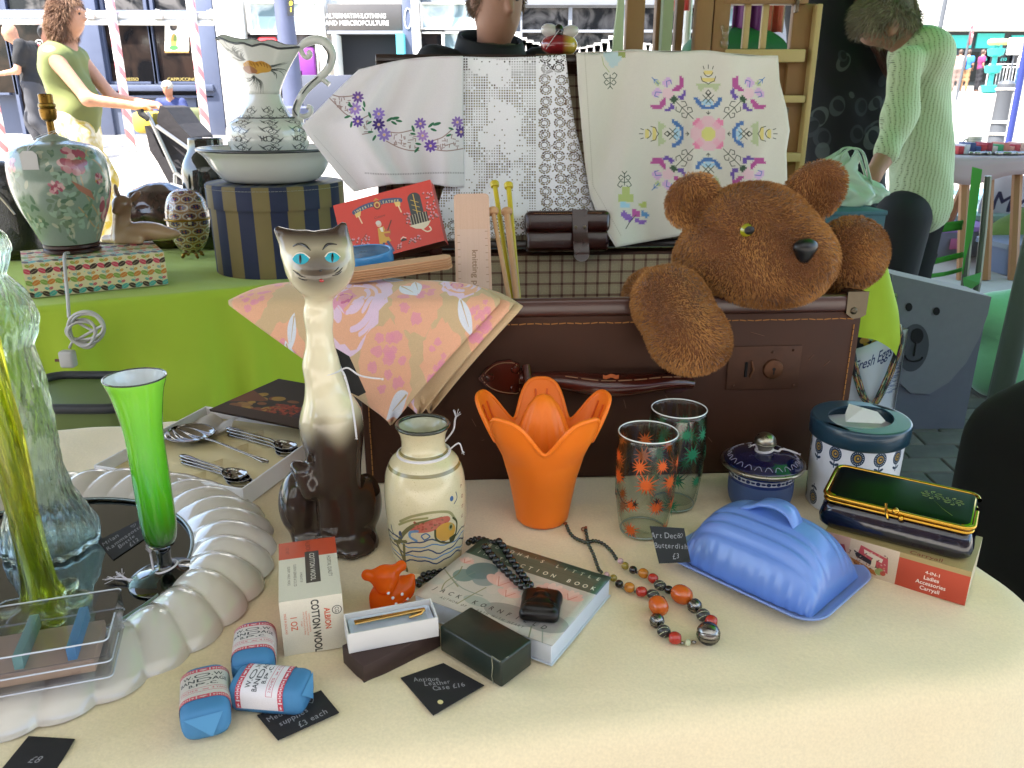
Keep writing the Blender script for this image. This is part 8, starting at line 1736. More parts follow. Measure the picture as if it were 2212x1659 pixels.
# man sitting on the pavement against the café
s0=atY(378,290,14.2);person('man in a beanie and blue t-shirt sitting against the cafe wall',(s0.x,14.2,gz(14.2)),0,dict(head=(0,-.06,.80),neck=(0,.0,.65),chest=(0,.06,.48),waist=(0,.08,.28),hip=(0,.06,.14),shL=(-.19,.02,.58),shR=(.19,.02,.58),elL=(-.26,-.06,.34),elR=(.26,-.06,.34),wrL=(-.10,-.26,.24),wrR=(.14,-.28,.26),hpL=(-.1,0,.14),hpR=(.1,0,.14),knL=(-.28,-.36,.34),knR=(.34,-.32,.32),anL=(-.05,-.46,.09),anR=(.08,-.52,.09)),dict(skin='#a8745a',top='#2a3562',legs='#33435e',hair='#888888',hem=.02),.026,1.0,.55,'beanie')
rk=atY(430,290,13.9);one('backpack',nets(U(.05,rbox((0,0,.26),(.17,.12,.26),.08),ell((0,-.1,.2),(.13,.08,.14))),(-.25,-.25,0),(.25,.2,.6),.025),pm('olive_canvas','#4c5236',.85),'olive backpack beside the sitting man','backpack',smooth=True,loc=(rk.x,13.9,gz(13.9)))
# pushchair
pY=5.65
def Pq(x,y,d=0):return atY(x,y,pY+d)
pc_=thing('pushchair','folded black pushchair with pale metal frame in the sunny street','pushchair',(Pq(380,400).x,pY,gz(pY)));po=Vector((Pq(380,400).x,pY,gz(pY)))
BF=pm('black_canvas','#221f22',.8,vary=(14,.2),bump=(30,.3,.01));AL=pm('pale_alloy','#a8a8a6',.3,.8);RB=pm('black_rubber','#121212',.7)
def pl_poly(nm,pts,d,th,mt):
    v=[(Pq(x,y,d)-po)[:]for x,y in pts];n=len(v);part(nm,M(v+[(a,b+th,c_)for a,b,c_ in v],[tuple(reversed(range(n))),tuple(range(n,2*n))]+[(i,(i+1)%n,n+(i+1)%n,n+i)for i in range(n)]),mt,pc_,False)
pl_poly('seat_fabric',[(312,272),(330,290),(352,338),(380,362),(398,372),(380,404),(366,398),(340,350),(324,326)],-.18,.36,BF);pl_poly('hood',[(345,228),(358,232),(385,268),(412,296),(424,326),(402,342),(376,318),(352,284),(338,262)],-.2,.4,BF)
for d in(-.22,.22):
    part('frame_tube',tube([Pq(318,242,d)-po,Pq(334,276,d)-po,Pq(378,372,d)-po],.014,10),AL,pc_);part('frame_tube',tube([Pq(338,272,d)-po,Pq(400,316,d)-po,Pq(434,342,d)-po],.013,10),AL,pc_);part('leg',tube([Pq(378,372,d)-po,Pq(404,392,d)-po,Pq(440,372,d)-po],.013,8),AL,pc_)
    part('footrest',tube([Pq(380,376,d*.8)-po,Pq(418,370,d*.8)-po],.02,8),RB,pc_)
    part('handle',tube(crv([Pq(302,236,d)-po,Pq(306,246,d)-po,Pq(316,252,d)-po,Pq(322,258,d)-po],5),.022,10),RB,pc_)
    for x,y in((376,460),(438,452)):c0_=Pq(x,y,d)-po;c0_.z=.085;part('wheel',lathe([(.05,-.018),(.085,-.018),(.09,0),(.085,.018),(.05,.018)],20).rot('X',90).mv(*c0_),RB,pc_,30);part('wheel_strut',tube([c0_,c0_+Vector((0,0,.16)),Pq(x+2,376,d)-po],.012,8),AL,pc_)
part('handle_bar',tube([Pq(318,246,-.22)-po,Pq(318,246,.22)-po],.016,8),RB,pc_);part('carry_bag',box(.16,.2,.14,Pq(322,264)-po,.04),pm('yellow_bag','#b5a03c',.7),pc_)
# man in a dark gilet beyond the suitcase
vY2=2.85;v0=atY(1062,90,vY2);kz0=gz(vY2);hz_=atY(1072,6,vY2).z-kz0
person('man in a dark high-collared gilet standing beyond the suitcase',(v0.x,vY2,kz0),24,dict(head=(0,-.05,hz_),neck=(0,.01,hz_-.17),chest=(0,.03,hz_-.36),waist=(0,.02,hz_-.56),hip=(0,.0,hz_-.69),shL=(-.185,.02,hz_-.205),shR=(.185,.02,hz_-.205),elL=(-.25,.04,hz_-.5),elR=(.24,.02,hz_-.5),wrL=(-.22,-.1,hz_-.72),wrR=(.2,-.1,hz_-.72),hpL=(-.09,0,hz_-.71),hpR=(.09,0,hz_-.71),look=(0,-1,-.12)),dict(skin='#9c7460',top='#15181c',legs='#26262a',hair='#6a5c50'),.011,1.0,.3,'cap_short')
col_=[o for o in sc.objects if o.get('label','').startswith('man in a dark high')][0]
part('collar',sheet(lambda u,v:((.095+.03*v)*math.cos(PI*2*u),.01+(.09+.035*v)*math.sin(PI*2*u),hz_-.105-.10*v+.03*math.sin(2*PI*u)),40,8,.012),pm('gilet_navy','#14171b',.8,bump=(40,.3,.004)),col_,True)
part('undershirt',sheet(lambda u,v:((.072+.012*v)*math.cos(PI*2*u),.0+(.072+.012*v)*math.sin(PI*2*u),hz_-.125-.06*v),32,5,.006),pm('olive_knit','#5a5242',.85),col_,True)
# shopper in a dark jacket printed with pale rings
jY2=2.15;j0=atY(1822,300,jY2);jz=gz(jY2)
c=Canvas(400,400,'#0c0e10',2)
for k in range(70):
    x,y,r=rs.uniform(0,400),rs.uniform(0,400),rs.uniform(8,22);cl=rs.choice(['#3c4442','#2c3334','#4a524e']);
    if k%3:c.ell(x,y,r*.8,r*1.15,cl,rs.uniform(-40,40),.85).ell(x+2,y+1,r*.5,r*.75,'#101315',rs.uniform(-40,40),.9)
    else:c.ell(x,y,r*.6,r*.9,cl,rs.uniform(-40,40),.8)
RING=pm('ring_print_cloth',img=c.image('ring_print_cloth'),rough=.85);N=RING.node_tree;tcj=N.nodes.new('ShaderNodeTexCoord');mpj=N.nodes.new('ShaderNodeMapping');mpj.inputs['Rotation'].default_value=(R(90),0,0);mpj.inputs['Scale'].default_value=(1.15,1.15,1.15)
ti=[n for n in N.nodes if n.type=='TEX_IMAGE'][0];N.links.new(tcj.outputs['Object'],mpj.inputs[0]);N.links.new(mpj.outputs[0],ti.inputs[0])
def custom_person(lab,loc,parts_):
    t=thing('person',lab,'person',loc)
    for nm,fn,lo,hi,res,mt in parts_:part(nm,nets(fn,lo,hi,res),mt,t,True).location=-Vector(loc)
    return t
jS=3.95/2.2
def Jq(x,y,d=0):return atY(x,y,3.95+d*jS)
def wr2(f,a=.006,k=31):return lambda p:f(p)-a*np.sin(p[:,2]*k+p[:,0]*17)*np.sin(p[:,0]*k*.8+p[:,1]*23+p[:,2]*6)
jg=gz(3.95);torso_=U(.05,cap(Jq(1795,-80),Jq(1808,200),.20,.21),cap(Jq(1808,200),Jq(1812,440),.21,.205),cap(Jq(1840,-10,-.03),Jq(1886,110,-.06),.13,.09),cap(Jq(1886,110,-.06),Jq(1884,330,-.08),.088,.075))
hemz=Jq(1830,490).z;jl,jh=(Jq(1650,0).x,3.5,jg),(Jq(1990,0).x,4.45,2.2)
jlegs=U(.03,cap(Jq(1790,460),(Jq(1790,460).x,3.98,jg+.05),.085,.055),cap(Jq(1870,460),(Jq(1885,460).x,3.95,jg+.05),.085,.055))
jbody=U(.03,jlegs,cap(Jq(1815,0),Jq(1815,440),.15),cap(Jq(1840,-60),Jq(1862,-110),.06),ell(Jq(1872,-160),(.09,.10,.12)),cap(Jq(1884,330,-.08),Jq(1880,390,-.12),.035,.03),*[cap(Jq(1878+4*i,395,-.13),Jq(1878+4*i,425-3*abs(i-1),-.15),.009)for i in range(4)],cap(Jq(1872,390,-.13),Jq(1866,410,-.15),.011))
custom_person('shopper in a black jacket with pale ring print, seen from behind',(Jq(1815,300).x,3.95,jg),[('body',jbody,jl,jh,.014,skinm('skin_tan','#a87a60')),('jacket',(lambda p:np.maximum(wr2(torso_)(p),hemz-p[:,2]+.02*np.sin(p[:,0]*30))),jl,jh,.012,RING),('trousers',lambda p:jlegs(p)-.015,jl,(jh[0],jh[1],hemz+.05),.014,pm('black_denim','#111215',.85)),('shoes',U(.01,cap((Jq(1790,460).x,4.03,jg+.03),(Jq(1790,460).x,3.83,jg+.03),.045),cap((Jq(1885,460).x,4.01,jg+.03),(Jq(1885,460).x,3.81,jg+.03),.045)),jl,(jh[0],jh[1],jg+.2),.014,pm('shoe_dark','#1c1a1a',.5))])
jp=[o for o in sc.objects if o.get('label','').startswith('shopper in a black')][0]
hm_=M();rh=random.Random(8)
A0,A1=atY(1905,90,2.1),atY(1948,196,2.1)
JI=Matrix.Translation((Jq(1815,300).x,3.95,jg)).inverted()
for k in range(150):
    o=Vector((rh.uniform(-.03,.02),rh.uniform(-.04,.04),0));q=rh.uniform(-1.6,.5);hm_.add(tube([JI@(Vector(p_))for p_ in crv([Jq(1872+q*24,-40,-.1)+o,Jq(1892+q*18,40,-.12)+o,Jq(1916+q*14,104,-.13)+o*.8,Jq(1934+q*10,156+rh.uniform(-12,10),-.14)+o*.5,Jq(1938+q*8,190+rh.uniform(-34,12),-.14)+o*.3],4)],.0022,4))
part('long_hair',hm_,pm('auburn_hair','#4a2616',.45,vary=(60,.4)),jp,True)
# older shopper bending in a pale openwork cardigan
gY=3.45;gS=3.45/2.95;g0=atY(1990,300,gY);ggz=gz(gY)
c=Canvas(240,240,'#b4c49e',2);c.grain(.05)
for i in range(20):
    for k in range(40):
        x=i*12+6+1.5*math.sin(k*.9);c.ell(x+rs.uniform(-.6,.6),k*6+3,1.5 if i%3 else 2.1,1.5,'#4a5440',0,.85 if(i+k)%2 else .4)
    c.line([(i*12,0),(i*12,240)],2.2,'#c2d0ae',.6)
CARD=pm('openwork_knit',img=c.image('openwork_knit'),rough=.9,sheen=.3,tl=.15,bump=(140,.5,.003));N=CARD.node_tree;tcg=N.nodes.new('ShaderNodeTexCoord');mpg=N.nodes.new('ShaderNodeMapping');mpg.inputs['Rotation'].default_value=(R(90),0,0);mpg.inputs['Scale'].default_value=(3.4,3.4,3.4);tig=[n for n in N.nodes if n.type=='TEX_IMAGE'][0];N.links.new(tcg.outputs['Object'],mpg.inputs[0]);N.links.new(mpg.outputs[0],tig.inputs[0])
def Gq(x,y,d=0):return atY(x,y,gY+d*gS)
_e,_c=ell,cap
def ell(c_,r,rot=None):return _e(c_,np.array(r)*gS,rot)
def cap(a,b_,ra,rb=None):return _c(a,b_,ra*gS,None if rb is None else rb*gS)
cardf=U(.05,ell(Gq(1988,118),(.088,.16,.095)),cap(Gq(1985,140),Gq(1992,440),.095,.108),cap(Gq(1958,135,-.13),Gq(1944,250,-.16),.052,.047),cap(Gq(1944,250,-.16),Gq(1915,330,-.22),.047,.04))
ch0,ch1=Gq(1890,538),Gq(2062,484);cn_=np.array((ch1.z-ch0.z,0,-(ch1.x-ch0.x)));cn_ /= np.linalg.norm(cn_);cp0=np.array(ch0)
gl,gh=(Gq(1830,0).x,gY-.65,ggz),(Gq(2110,0).x,gY+.45,Gq(1900,-40).z+.08)
glegs=U(.03,cap(Gq(1950,470,-.05),(Gq(1930,470).x,gY-.05,ggz+.05),.085,.055),cap(Gq(1995,470,.06),(Gq(2000,470).x,gY+.08,ggz+.05),.085,.055));ghd=Gq(1910,42)
gbody=U(.025,glegs,cap(Gq(1985,140),Gq(1990,440),.08),cap(Gq(1975,96),Gq(1932,66),.062,.055),ell(ghd,(.078,.080,.088),(0,-35,0)),ell(Gq(1884,62),(.045,.05,.05)),ell(Gq(1928,60,-.078),(.014,.012,.028)),cap(Gq(1915,330,-.22),Gq(1890,372,-.25),.034,.028),*[cap(Gq(1886-3*i,376,-.25),Gq(1880-3*i,398-2*abs(i-1),-.26),.009)for i in range(4)],cap(Gq(1892,374,-.26),Gq(1894,390,-.27),.010))
ghair=cut(U(.02,ell(Gq(1908,32),(.098,.095,.085),(0,-35,0)),ell(Gq(1948,50),(.05,.07,.045))),U(.01,ell(Gq(1872,98),(.05,.09,.045)),ell(Gq(1928,66,-.09),(.020,.04,.032))),.012)
custom_person('older shopper in a pale green openwork cardigan bending forward',(Gq(1985,300).x,gY,ggz),[('body',gbody,gl,gh,.012,skinm('skin_rose','#96705a')),('hair',ghair,(ghd.x-.24,gY-.24,ghd.z-.24),(ghd.x+.27,gY+.24,ghd.z+.21),.009,pm('ash_hair','#6c6450',.6,bump=(90,.8,.01),vary=(50,.35))),('cardigan',lambda p:np.maximum(wr2(cardf,.005,26)(p),(p-cp0)@cn_),gl,gh,.011,CARD),('trousers',lambda p:glegs(p)-.014,gl,(gh[0],gh[1],Gq(1950,380).z),.014,pm('charcoal_cloth','#16181a',.85)),('shoes',U(.01,cap((Gq(1930,470).x+.02,gY-.05,ggz+.03),(Gq(1930,470).x-.13,gY-.06,ggz+.03),.04),cap((Gq(2000,470).x+.02,gY+.08,ggz+.03),(Gq(2000,470).x-.13,gY+.07,ggz+.03),.04)),gl,(gh[0],gh[1],ggz+.2),.014,MATS['shoe_dark'])])
ell,cap=_e,_c
gp2=[o for o in sc.objects if o.get('label','').startswith('older shopper')][0];gh_=M([tuple(Vector(v)-Vector((Gq(1985,300).x,gY,ggz)))for v in nets(ghair,(ghd.x-.24,gY-.24,ghd.z-.24),(ghd.x+.27,gY+.24,ghd.z+.21),.009).v],nets(ghair,(ghd.x-.24,gY-.24,ghd.z-.24),(ghd.x+.27,gY+.24,ghd.z+.21),.009).f);strands('hair_strands',gh_,6000,(.02,.05),(.0008,.0016),('#5c5442','#9a9078'),gp2,(-.5,0,-.8),.2,None,.9,40)
# far people
fr_=random.Random(6)
for x,yb,cl,lg,lab in((2064,184,'#b98a84','#6a5a54','distant person in pale pink near the teal shops'),(2082,184,'#2c6aa0','#8c6a4c','distant person in a blue top outside the shops'),(2111,185,'#7c2a5a','#1c1c22','distant person in a plum coat outside the shops'),(2196,178,'#b8b4b0','#2c4a6c','distant person in a pale top behind the railing')):
    Yf=37.0;f0=atY(x,yb,Yf);person(lab,(f0.x,Yf,gz(Yf)),fr_.uniform(0,180),dict(),dict(skin='#a87860',top=cl,legs=lg,hair='#4a3a30'),.05,.98,.6,'short',group='people at the far end of the street')

# ------------------------------------------------------------------ wooden display unit and oddments behind the suitcase
CBY=2.58
WB_=pm('brown_oak','#86643c',.55,vary=(9,.2),bump=(30,.1,.002));WP=pm('pale_pine','#b09a66',.55,vary=(9,.15));MNT=pm('mint_paint','#9db08c',.6)
cab=thing('display_cabinet','tall wooden display unit of posts, rails and bars behind the cross stitch cloth','cabinet',(0,0,0))
def cpost(x0,x1,y0,y1,mt,nm,d=0,dep=.05):part(nm,slab(x0,y0,x1,y1,CBY+d,dep,.003),mt,cab)
yb0=470
for x0,x1,mt,d in((1348,1386,WB_,0),(1410,1424,WB_,.1),(1453,1468,WB_,.1),(1495,1530,WB_,0),(1532,1566,WB_,.002)):cpost(x0,x1,-120,yb0,mt,'post',d)
cpost(1424,1446,-120,yb0,MNT,'post',.05);cpost(1566,1752,-120,8,WB_,'top_board',0);cpost(1692,1740,8,yb0,WB_,'side_panel',.03,.03);cpost(1740,1752,8,yb0,WP,'edge_strip',-.005);cpost(1566,1740,106,134,WP,'rail',-.004);cpost(1660,1740,206,222,WP,'rail',-.004);cpost(1640,1740,330,350,WP,'rail',-.004)
for x in(1607,1646):cpost(x,x+13,8,106,WP,'bar',.02,.02)
cpost(1566,1692,134,yb0,WB_,'back_board',.05,.02)
part('hinge',slab(1720,-10,1727,26,CBY-.01,.02,.002),NIK,cab);part('hinge',slab(1698,232,1704,252,CBY-.01,.02,.002),NIK,cab)
one('leaning_board',M([atY(1322,118,2.5)[:],atY(1346,118,2.5)[:],atY(1350,-60,2.5)[:],atY(1343,-60,2.5)[:]]+[(p.x,2.53,p.z)for p in(atY(1322,118,2.5),atY(1346,118,2.5),atY(1350,-60,2.5),atY(1343,-60,2.5))]+[(atY(1322,118,2.5).x,2.5,.87),(atY(1346,118,2.5).x,2.5,.87),(atY(1322,118,2.5).x,2.53,.87),(atY(1346,118,2.5).x,2.53,.87)],[(0,1,2,3),(7,6,5,4),(0,3,7,4),(1,5,6,2),(3,2,6,7),(8,9,1,0),(9,11,5,1),(11,10,4,5),(10,8,0,4)]),MNT,'pale mint board leaning against the display unit','board',smooth=False)
def hang(nm,lab,x0,x1,y0,y1,Y,col,cat):
    a,b=atY(x0,y0,Y),atY(x1,y1,Y);return one(nm,gridm(np.array([[(a.x+(b.x-a.x)*u,Y+.02*math.sin(u*14),a.z+(b.z-a.z)*v)for u in np.linspace(0,1,20)]for v in np.linspace(0,1,6)]),.004),pm('cloth_'+col[1:],col,.5,sheen=.6),lab,cat,smooth=True)
hang('velvet_cloth','purple velvet cloth hanging beyond the cabinet bars',1592,1648,-80,80,3.5,'#5c1460','cloth');hang('red_pennant','red pennant hanging above the cross stitch cloth',1448,1492,-80,24,3.6,'#b03028','pennant');hang('coral_cloth','coral coloured cloth hanging beyond the cabinet panel',1652,1692,-80,70,3.6,'#c05a44','cloth')
q=atY(1630,108,3.3);one('green_parasol',nets(lambda p:np.maximum(ell((0,0,0),(.22,.2,.11))(p),-p[:,2]),(-.26,-.24,-.02),(.26,.24,.14),.014),pm('parasol_green','#1f5a34',.7),'dark green domed parasol beyond the cabinet shelf','parasol',smooth=True,loc=(q.x,3.6,q.z))
q=atY(1567,100,CBY-.02);one('glass_trinket',nets(U(.006,ell((0,0,.016),(.014,.012,.016)),ell((0,0,.042),(.011,.01,.012)),cap((-.008,0,.05),(-.012,0,.062),.005),cap((.008,0,.05),(.012,0,.062),.005)),(-.02,-.018,-.002),(.02,.018,.07),.003),GLS,'small clear glass animal on the cabinet rail','ornament',smooth=True,loc=(q.x,CBY-.008,atY(1567,106,CBY).z))
# red apple-shaped jar with white bow on a carton beyond the lid
ly0=2.48;lz=atY(1205,120,ly0).z;cbx=one('cardboard_carton',box(.20,.2,lz-.872,(atY(1222,100,ly0).x+.01,ly0+.02,(lz+.872)/2),.004),pm('brown_cardboard','#6a523a',.8),'brown carton standing behind the lace runner','box')
lbj=thing('ceramic_jar','red and yellow glazed jar topped with white bow loops','jar',(atY(1206,100,ly0).x,ly0,lz+.001));m=nets(U(.02,ell((0,0,.038),(.062,.05,.042)),ell((.03,0,.034),(.035,.04,.034))),(-.08,-.07,-.002),(.085,.07,.09),.004);v_=np.array(m.v);k=np.clip((v_[:,0]-.012)/.03,0,1)[:,None]
jo=part('body',m,pm('jar_glaze',attr=True,rough=.12,coat=.9),lbj,True);colattr(jo.data,np.array(S('#7a1820'))*(1-k)+np.array(S('#b59a3c'))*k)
part('bow_loop',nets(ell((0,0,0),(.034,.02,.026),(0,20,0)),(-.05,-.03,-.04),(.05,.03,.04),.004).mv(-.03,-.01,.088),pm('white_glaze','#b9b4b0',.12,coat=.8),lbj,True);part('bow_loop',nets(ell((0,0,0),(.034,.02,.024),(0,-20,0)),(-.05,-.03,-.04),(.05,.03,.04),.004).mv(.038,-.01,.084),MATS['white_glaze'],lbj,True);part('knot',sphere(.022,(0,-.018,.086),14,(.8,.6,1.2)),BKP,lbj);part('string',tube(crv([(0,-.03,.088),(-.02,-.045,.06),(-.045,-.045,.02)],6),.001,5),STR,lbj);lbj.scale=(.8,.8,.72)

# ------------------------------------------------------------------ right background: next stall, chair, street furniture
rt=thing('market_table','neighbouring stall table on wooden trestles under a pale cloth','table',(0,0,0));nY=4.8
ta,tb2=atY(2052,340,nY),atY(2420,352,nY);topz=ta.z
def nslab(x0,x1,z0,z1,y0,y1,mt,nm):part(nm,box(x1-x0,y1-y0,z1-z0,((x0+x1)/2,(y0+y1)/2,(z0+z1)/2),.006),mt,rt)
nslab(ta.x,tb2.x,topz-.03,topz,nY,nY+.75,pm('trestle_pine','#8c6440',.6,vary=(8,.2)),'table_top');
for x,y in((2068,400),(2120,400),(2180,400)):
    p=atY(x,y,nY+.1);part('leg',tube([(p.x,nY+.06,topz-.03),(p.x+.05,nY-.04,gz(nY))],.028,6),MATS['trestle_pine'],rt);part('leg',tube([(p.x,nY+.5,topz-.03),(p.x-.05,nY+.7,gz(nY+.7))],.028,6),MATS['trestle_pine'],rt)
one('table_runner',sheet(lambda u,v:(ta.x-.02+(tb2.x-ta.x+.02)*u,nY-.012+.78*max(v-.18,0)/.82-.004*math.sin(u*20)*(v<.18),topz+.006-(.13+.03*math.sin(u*11))*max(.18-v,0)/.18),50,18,.003),pm('dusty_pink_cloth','#a08c8c',.85),'dusty pink cloth on the neighbouring stall table','tablecloth',smooth=True)
cols_=['#a02c30','#b9b4bc','#2c3a66','#26406c','#a8282c','#8c2030','#b9a8a0','#3c8a5a','#b56a5c','#c07a6c','#a8343a','#c49a90']
for i,cl in enumerate(cols_):
    p=atY(2074+i*12,330,nY+.14);o=one('small_book',box(.032,.14,.045+.01*(i%3),(0,0,.025+.005*(i%3)),.002),pm('bk_%d'%i,cl,.6),'%s small book %s on the neighbouring stall'%(('crimson','silver grey','navy','slate blue','bright red','maroon','stone','green','salmon','pale salmon','cherry red','blush')[i],'in the row'),'book','row of small books',loc=(p.x,nY+.2,topz+.0075))
mg=atY(2113,310,nY+.4);mug=thing('striped_mug','pale striped mug on the neighbouring stall table','mug',(mg.x,nY+.45,topz+.0075));part('cup',lathe([(.035,0),(.042,.004),(.043,.09),(.039,.09),(.038,.008),(.001,.006)],28,caps=False),pm('mug_cream','#b4b0a0',.3),mug,40);[part('stripe',tube(ring_pts((0,0,.02+.014*k),.0432,28),.0015,5,False),pm('mug_grey','#7a7c74',.4),mug)for k in range(5)];part('handle',tube(crv([(-.04,0,.075),(-.065,0,.065),(-.062,0,.03),(-.04,0,.02)],5),.006,8),MATS['mug_cream'],mug)
tr_=one('jewellery_tray',nets(U(.004,*[ell((random.Random(i).uniform(-.2,.2),random.Random(i+50).uniform(-.06,.06),.012),(.016,.014,.012))for i in range(60)]),(-.24,-.1,0),(.24,.1,.03),.006),pm('tangled_silver','#8f8d86',.25,.9),'tangle of silver jewellery on the neighbouring stall','jewellery',smooth=True,loc=(atY(2190,336,nY).x,nY+.1,topz+.0075))
# boxes stacked on the ground under that stall
def crate(lab,x,y,Y,sx,sy,sz,body,lidc,rz=8,tx=None):
    p=atY(x,y,Y);t=thing('storage_box',lab,'storage box',(p.x,Y,gz(Y)),rz,'boxes under the neighbouring stall');part('tub',loft([rr3(sx*.9,sy*.9,.03,0,4),rr3(sx,sy,.03,sz,4)]),pm('tub_'+body[1:],body,.3,tl=.2),t,40);part('lid',loft([rr3(sx+.03,sy+.03,.035,sz,4),rr3(sx+.03,sy+.03,.035,sz+.03,4),rr3(sx*.9,sy*.9,.03,sz+.04,4)]),pm('tub_'+lidc[1:],lidc,.35),t,40)
    if tx:part('sticker',box(.09,.002,.07,(-.05,-sy/2-.004,sz*.55)),pm('pink_sticker','#c06a8c',.6),t)
crate('clear plastic box with lilac lid and pink sticker under the next stall',2032,545,5.5,.52,.36,.17,'#8c8a94','#a07cb4',12,True);crate('clear plastic box with a pale lid beside the lilac one',2100,535,5.75,.5,.36,.2,'#8f9a98','#7a9a86',-6);crate('blue tinted plastic box near the tent leg',2200,580,5.0,.4,.32,.16,'#6a7488','#5c6a78',5);crate('flat pale blue box stacked against the next stall',2150,500,6.0,.5,.4,.3,'#7c92a4','#5a9ab0',3)
wbp=atY(2190,500,5.6);wbg=thing('white_carrier','white carrier bag lettered in navy under the next stall','bag',(wbp.x,5.6,gz(5.6)));c=Canvas(120,140,'#b4b8c0',2);c.text('MAR',64,52,34,'#33304c',4,.8,bold=1.2);c.rect(62,88,76,98,'#b05a48')
part('bag_film',sheet(lambda u,v:((u-.5)*.5+.02*math.sin(v*7),.03*math.sin(u*8)+.03*math.sin(v*5),.5*v+.02*math.sin(u*7)*v),16,16,.01),printed('carrier_print',c,.5),wbg,True)
rc=atY(2165,560,5.1);one('red_bag',nets(U(.03,ell((0,0,.07),(.12,.09,.07)),ell((.05,0,.10),(.07,.06,.05))),(-.16,-.13,0),(.18,.13,.2),.014),pm('red_cloth','#7c1c26',.7),'small dark red bag on the ground by the next stall','bag',smooth=True,loc=(rc.x,5.1,gz(5.1)))
gt=atY(2195,540,5.3);one('olive_jacket',nets(U(.08,ell((0,0,.16),(.2,.14,.14)),ell((.1,0,.26),(.14,.1,.1))),(-.28,-.2,0),(.3,.2,.42),.018),pm('lime_fleece','#5e7a3c',.9,bump=(30,.5,.01)),'green fleece jacket heaped over the boxes','jacket',smooth=True,loc=(gt.x,5.3,gz(5.3)))
# folding chair with green webbing
chY=3.75
def Cq(x,y,d=0):return atY(x,y,chY+d)
fc_=thing('folding_chair','folding chair with grey tubes and green fabric bands','chair',(0,0,0));CT=pm('chair_tube','#5a6258',.4,.5);CG=pm('chair_green','#3c8a2c',.75,tl=.15)
for pts in(((2108,365),(2096,480),(2082,625)),((2135,380),(2124,500),(2112,610))):part('frame_tube',tube([Cq(x,y,.0 if i<2 else-.03)for i,(x,y)in enumerate(pts)],.016,8),CT,fc_)
for pts,w_ in((((1930,498),(1990,497),(2080,486)),.045),(((1925,578),(1985,572),(2060,555),(2088,548)),.028),(((1975,600),(2040,592),(2085,580)),.02)):
    P=crv([Cq(x,y,-.02+.05*math.sin(i))for i,(x,y)in enumerate(pts)],6);part('fabric_band',sheet(lambda u,v,P=P:(P[int(u*(len(P)-1))][0],P[int(u*(len(P)-1))][1],P[int(u*(len(P)-1))][2]+(v-.5)*w_),14,3,.004),CG,fc_,True)
part('back_fabric',M([Cq(2100,360,-.02)[:],Cq(2122,366,-.02)[:],Cq(2108,470,-.02)[:],Cq(2085,600,-.03)[:],Cq(2078,590,-.03)[:],Cq(2090,460,-.02)[:]],[(0,1,2,5),(5,2,3,4)]),CG,fc_,False);part('foot_plate',M([Cq(2080,600,-.1)[:],Cq(2120,588,-.1)[:],Cq(2116,612,-.3)[:],Cq(2084,634,-.3)[:]],[(0,1,2,3)]),CG,fc_,False)
for x,y in((2082,625),(2112,610)):p=Cq(x,y,-.03);part('foot',tube([p,(p.x,p.y+.0,gz(chY))],.016,8),CT,fc_)
part('frame_tube',tube([Cq(1925,480,.3),Cq(1935,600,.3),(Cq(1935,600,.3).x,chY+.3,gz(chY+.3))],.016,8),CT,fc_)
# bollard, sign, railing, lamp, blue pole
bq=atY(2163,240,9.0);bl=thing('bollard','grey cast bollard with pale bands in the street','bollard',(bq.x,9.0,gz(9.0)));BO=pm('bollard_grey','#44474c',.5);part('shaft',lathe([(.085,0),(.08,.5),(.075,.9),(.085,.92),(.085,1.0),(.06,1.03),(.001,1.04)],20),BO,bl,30);[part('band',tube(ring_pts((0,0,z),.084,24),.014,6,False),WHITE,bl)for z in(.95,.62,.5)]
nq=atY(2097,77,29.0);ne=thing('no_entry_sign','round red no entry sign on a grey pole in the distance','sign',(nq.x,29.0,gz(29.0)));hz2=nq.z-gz(29);part('pole',tube([(-.12,0,0),(0,.03,hz2+.3)],.04,8),BO,ne);dsc=part('disc',lathe([(.0001,-.01),(.3,-.01),(.3,.01),(.0001,.01)],28),pm('sign_red','#b0202c',.4),ne,30);dsc.rotation_euler=(R(90),0,R(55));dsc.location=(0,-.06,hz2);bar=part('bar',box(.42,.09,.03,bev=.005),WHL,dsc);bar.location=(0,0,.005)
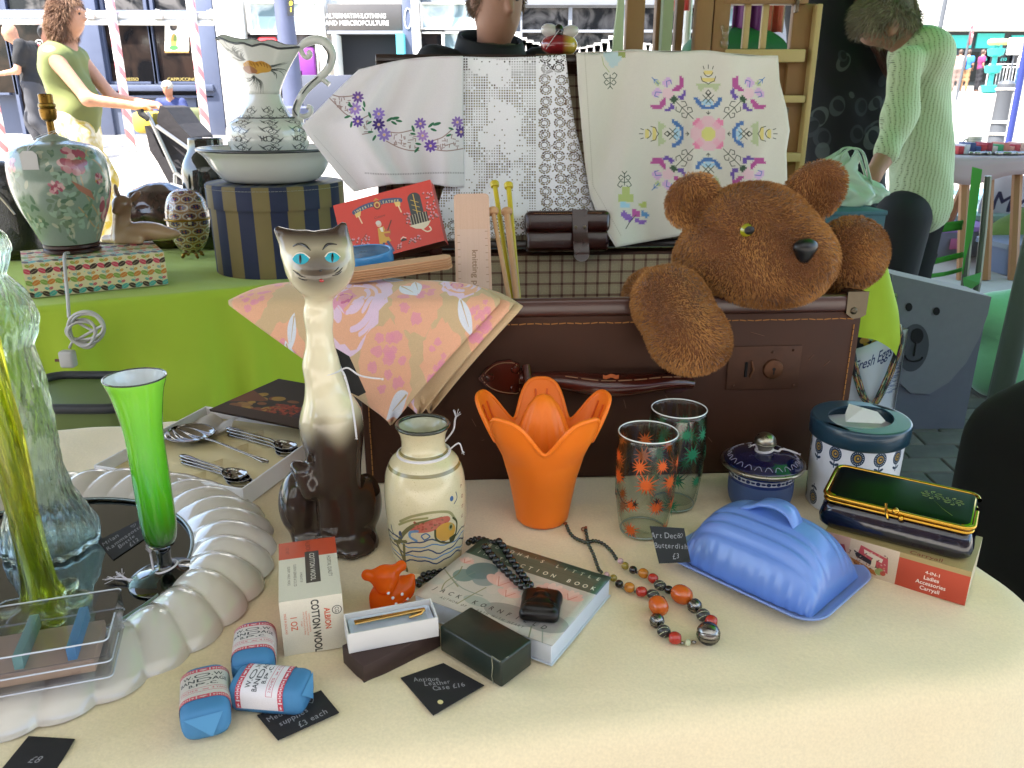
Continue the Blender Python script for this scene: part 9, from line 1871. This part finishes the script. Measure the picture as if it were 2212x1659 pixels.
rl0,rl1=atY(2132,168,36.0),atY(2300,168,36.0);rg=thing('pedestrian_railing','white pedestrian railing in front of the far shops','railing',(0,0,0));gzr=gz(36.0)
for z in(.1,1.0,1.12):part('rail',tube([(rl0.x,36,gzr+z),(rl1.x,36,gzr+z)],.028,6),STEEL,rg)
for i in range(26):x=rl0.x+(rl1.x-rl0.x)*i/25;part('bar',tube([(x,36,gzr),(x,36,gzr+(1.12 if i%6==0 else 1.0))],.028 if i%6==0 else .014,6),STEEL,rg)
fl0=atY(2030,60,33.0);fl2=thing('street_lamp','black street lamp with a square top in the distance','street lamp',(fl0.x,33.0,gz(33.0)));part('shaft',tube([(0,0,0),(0,0,2.2),(.1,0,4.6)],.09,10),BO,fl2);part('sign_box',box(.7,.2,.4,(.2,0,4.5),.02),BO,fl2)
wsg=atY(2196,100,34.0);ws=thing('notice_board','white notice on posts before the far shops','sign',(wsg.x,34.0,gz(34.0)));hz3=wsg.z-gz(34);part('panel',box(.7,.04,.62,(0,0,hz3),.01),WHL,ws);part('post',tube([(0,.06,0),(0,.06,hz3)],.03,8),BO,ws);[part('text_line',box(.5-.06*(i%3),.006,.035,(0,-.025,hz3+.2-.1*i)),pm('notice_text','#7a7a88',.6),ws)for i in range(5)]
bp0=atY(2180,300,5.9);one('blue_pole',tube([(bp0.x-.03,5.9,gz(5.9)),bp0,atY(2214,120,5.9),atY(2234,0,5.9)],.022,10),pm('blue_paint','#26306c',.45),'slim blue tent pole leaning by the neighbouring stall','pole',smooth=True)
pl2=atY(2145,180,35.0);tub_=thing('flower_planter','teal tiered planter with flowers near the railing','planter',(pl2.x,35.2,gz(35.2)));[part('tier',lathe([(.15,0),(.28,.05),(.34,.3),(.2,.32)],20).mv(0,0,z),TEAL,tub_,30)for z in(0,.75,1.4)];part('column',tube([(0,0,0),(0,0,1.8)],.1,8),TEAL,tub_);part('flower_mass',nets(U(.05,*[ell((random.Random(i).uniform(-.35,.35),random.Random(i+9).uniform(-.3,.3),1.95),(.14,.14,.12))for i in range(10)]),(-.6,-.6,1.7),(.6,.6,2.2),.05),pm('pale_blooms','#c4b878',.8),tub_,True)
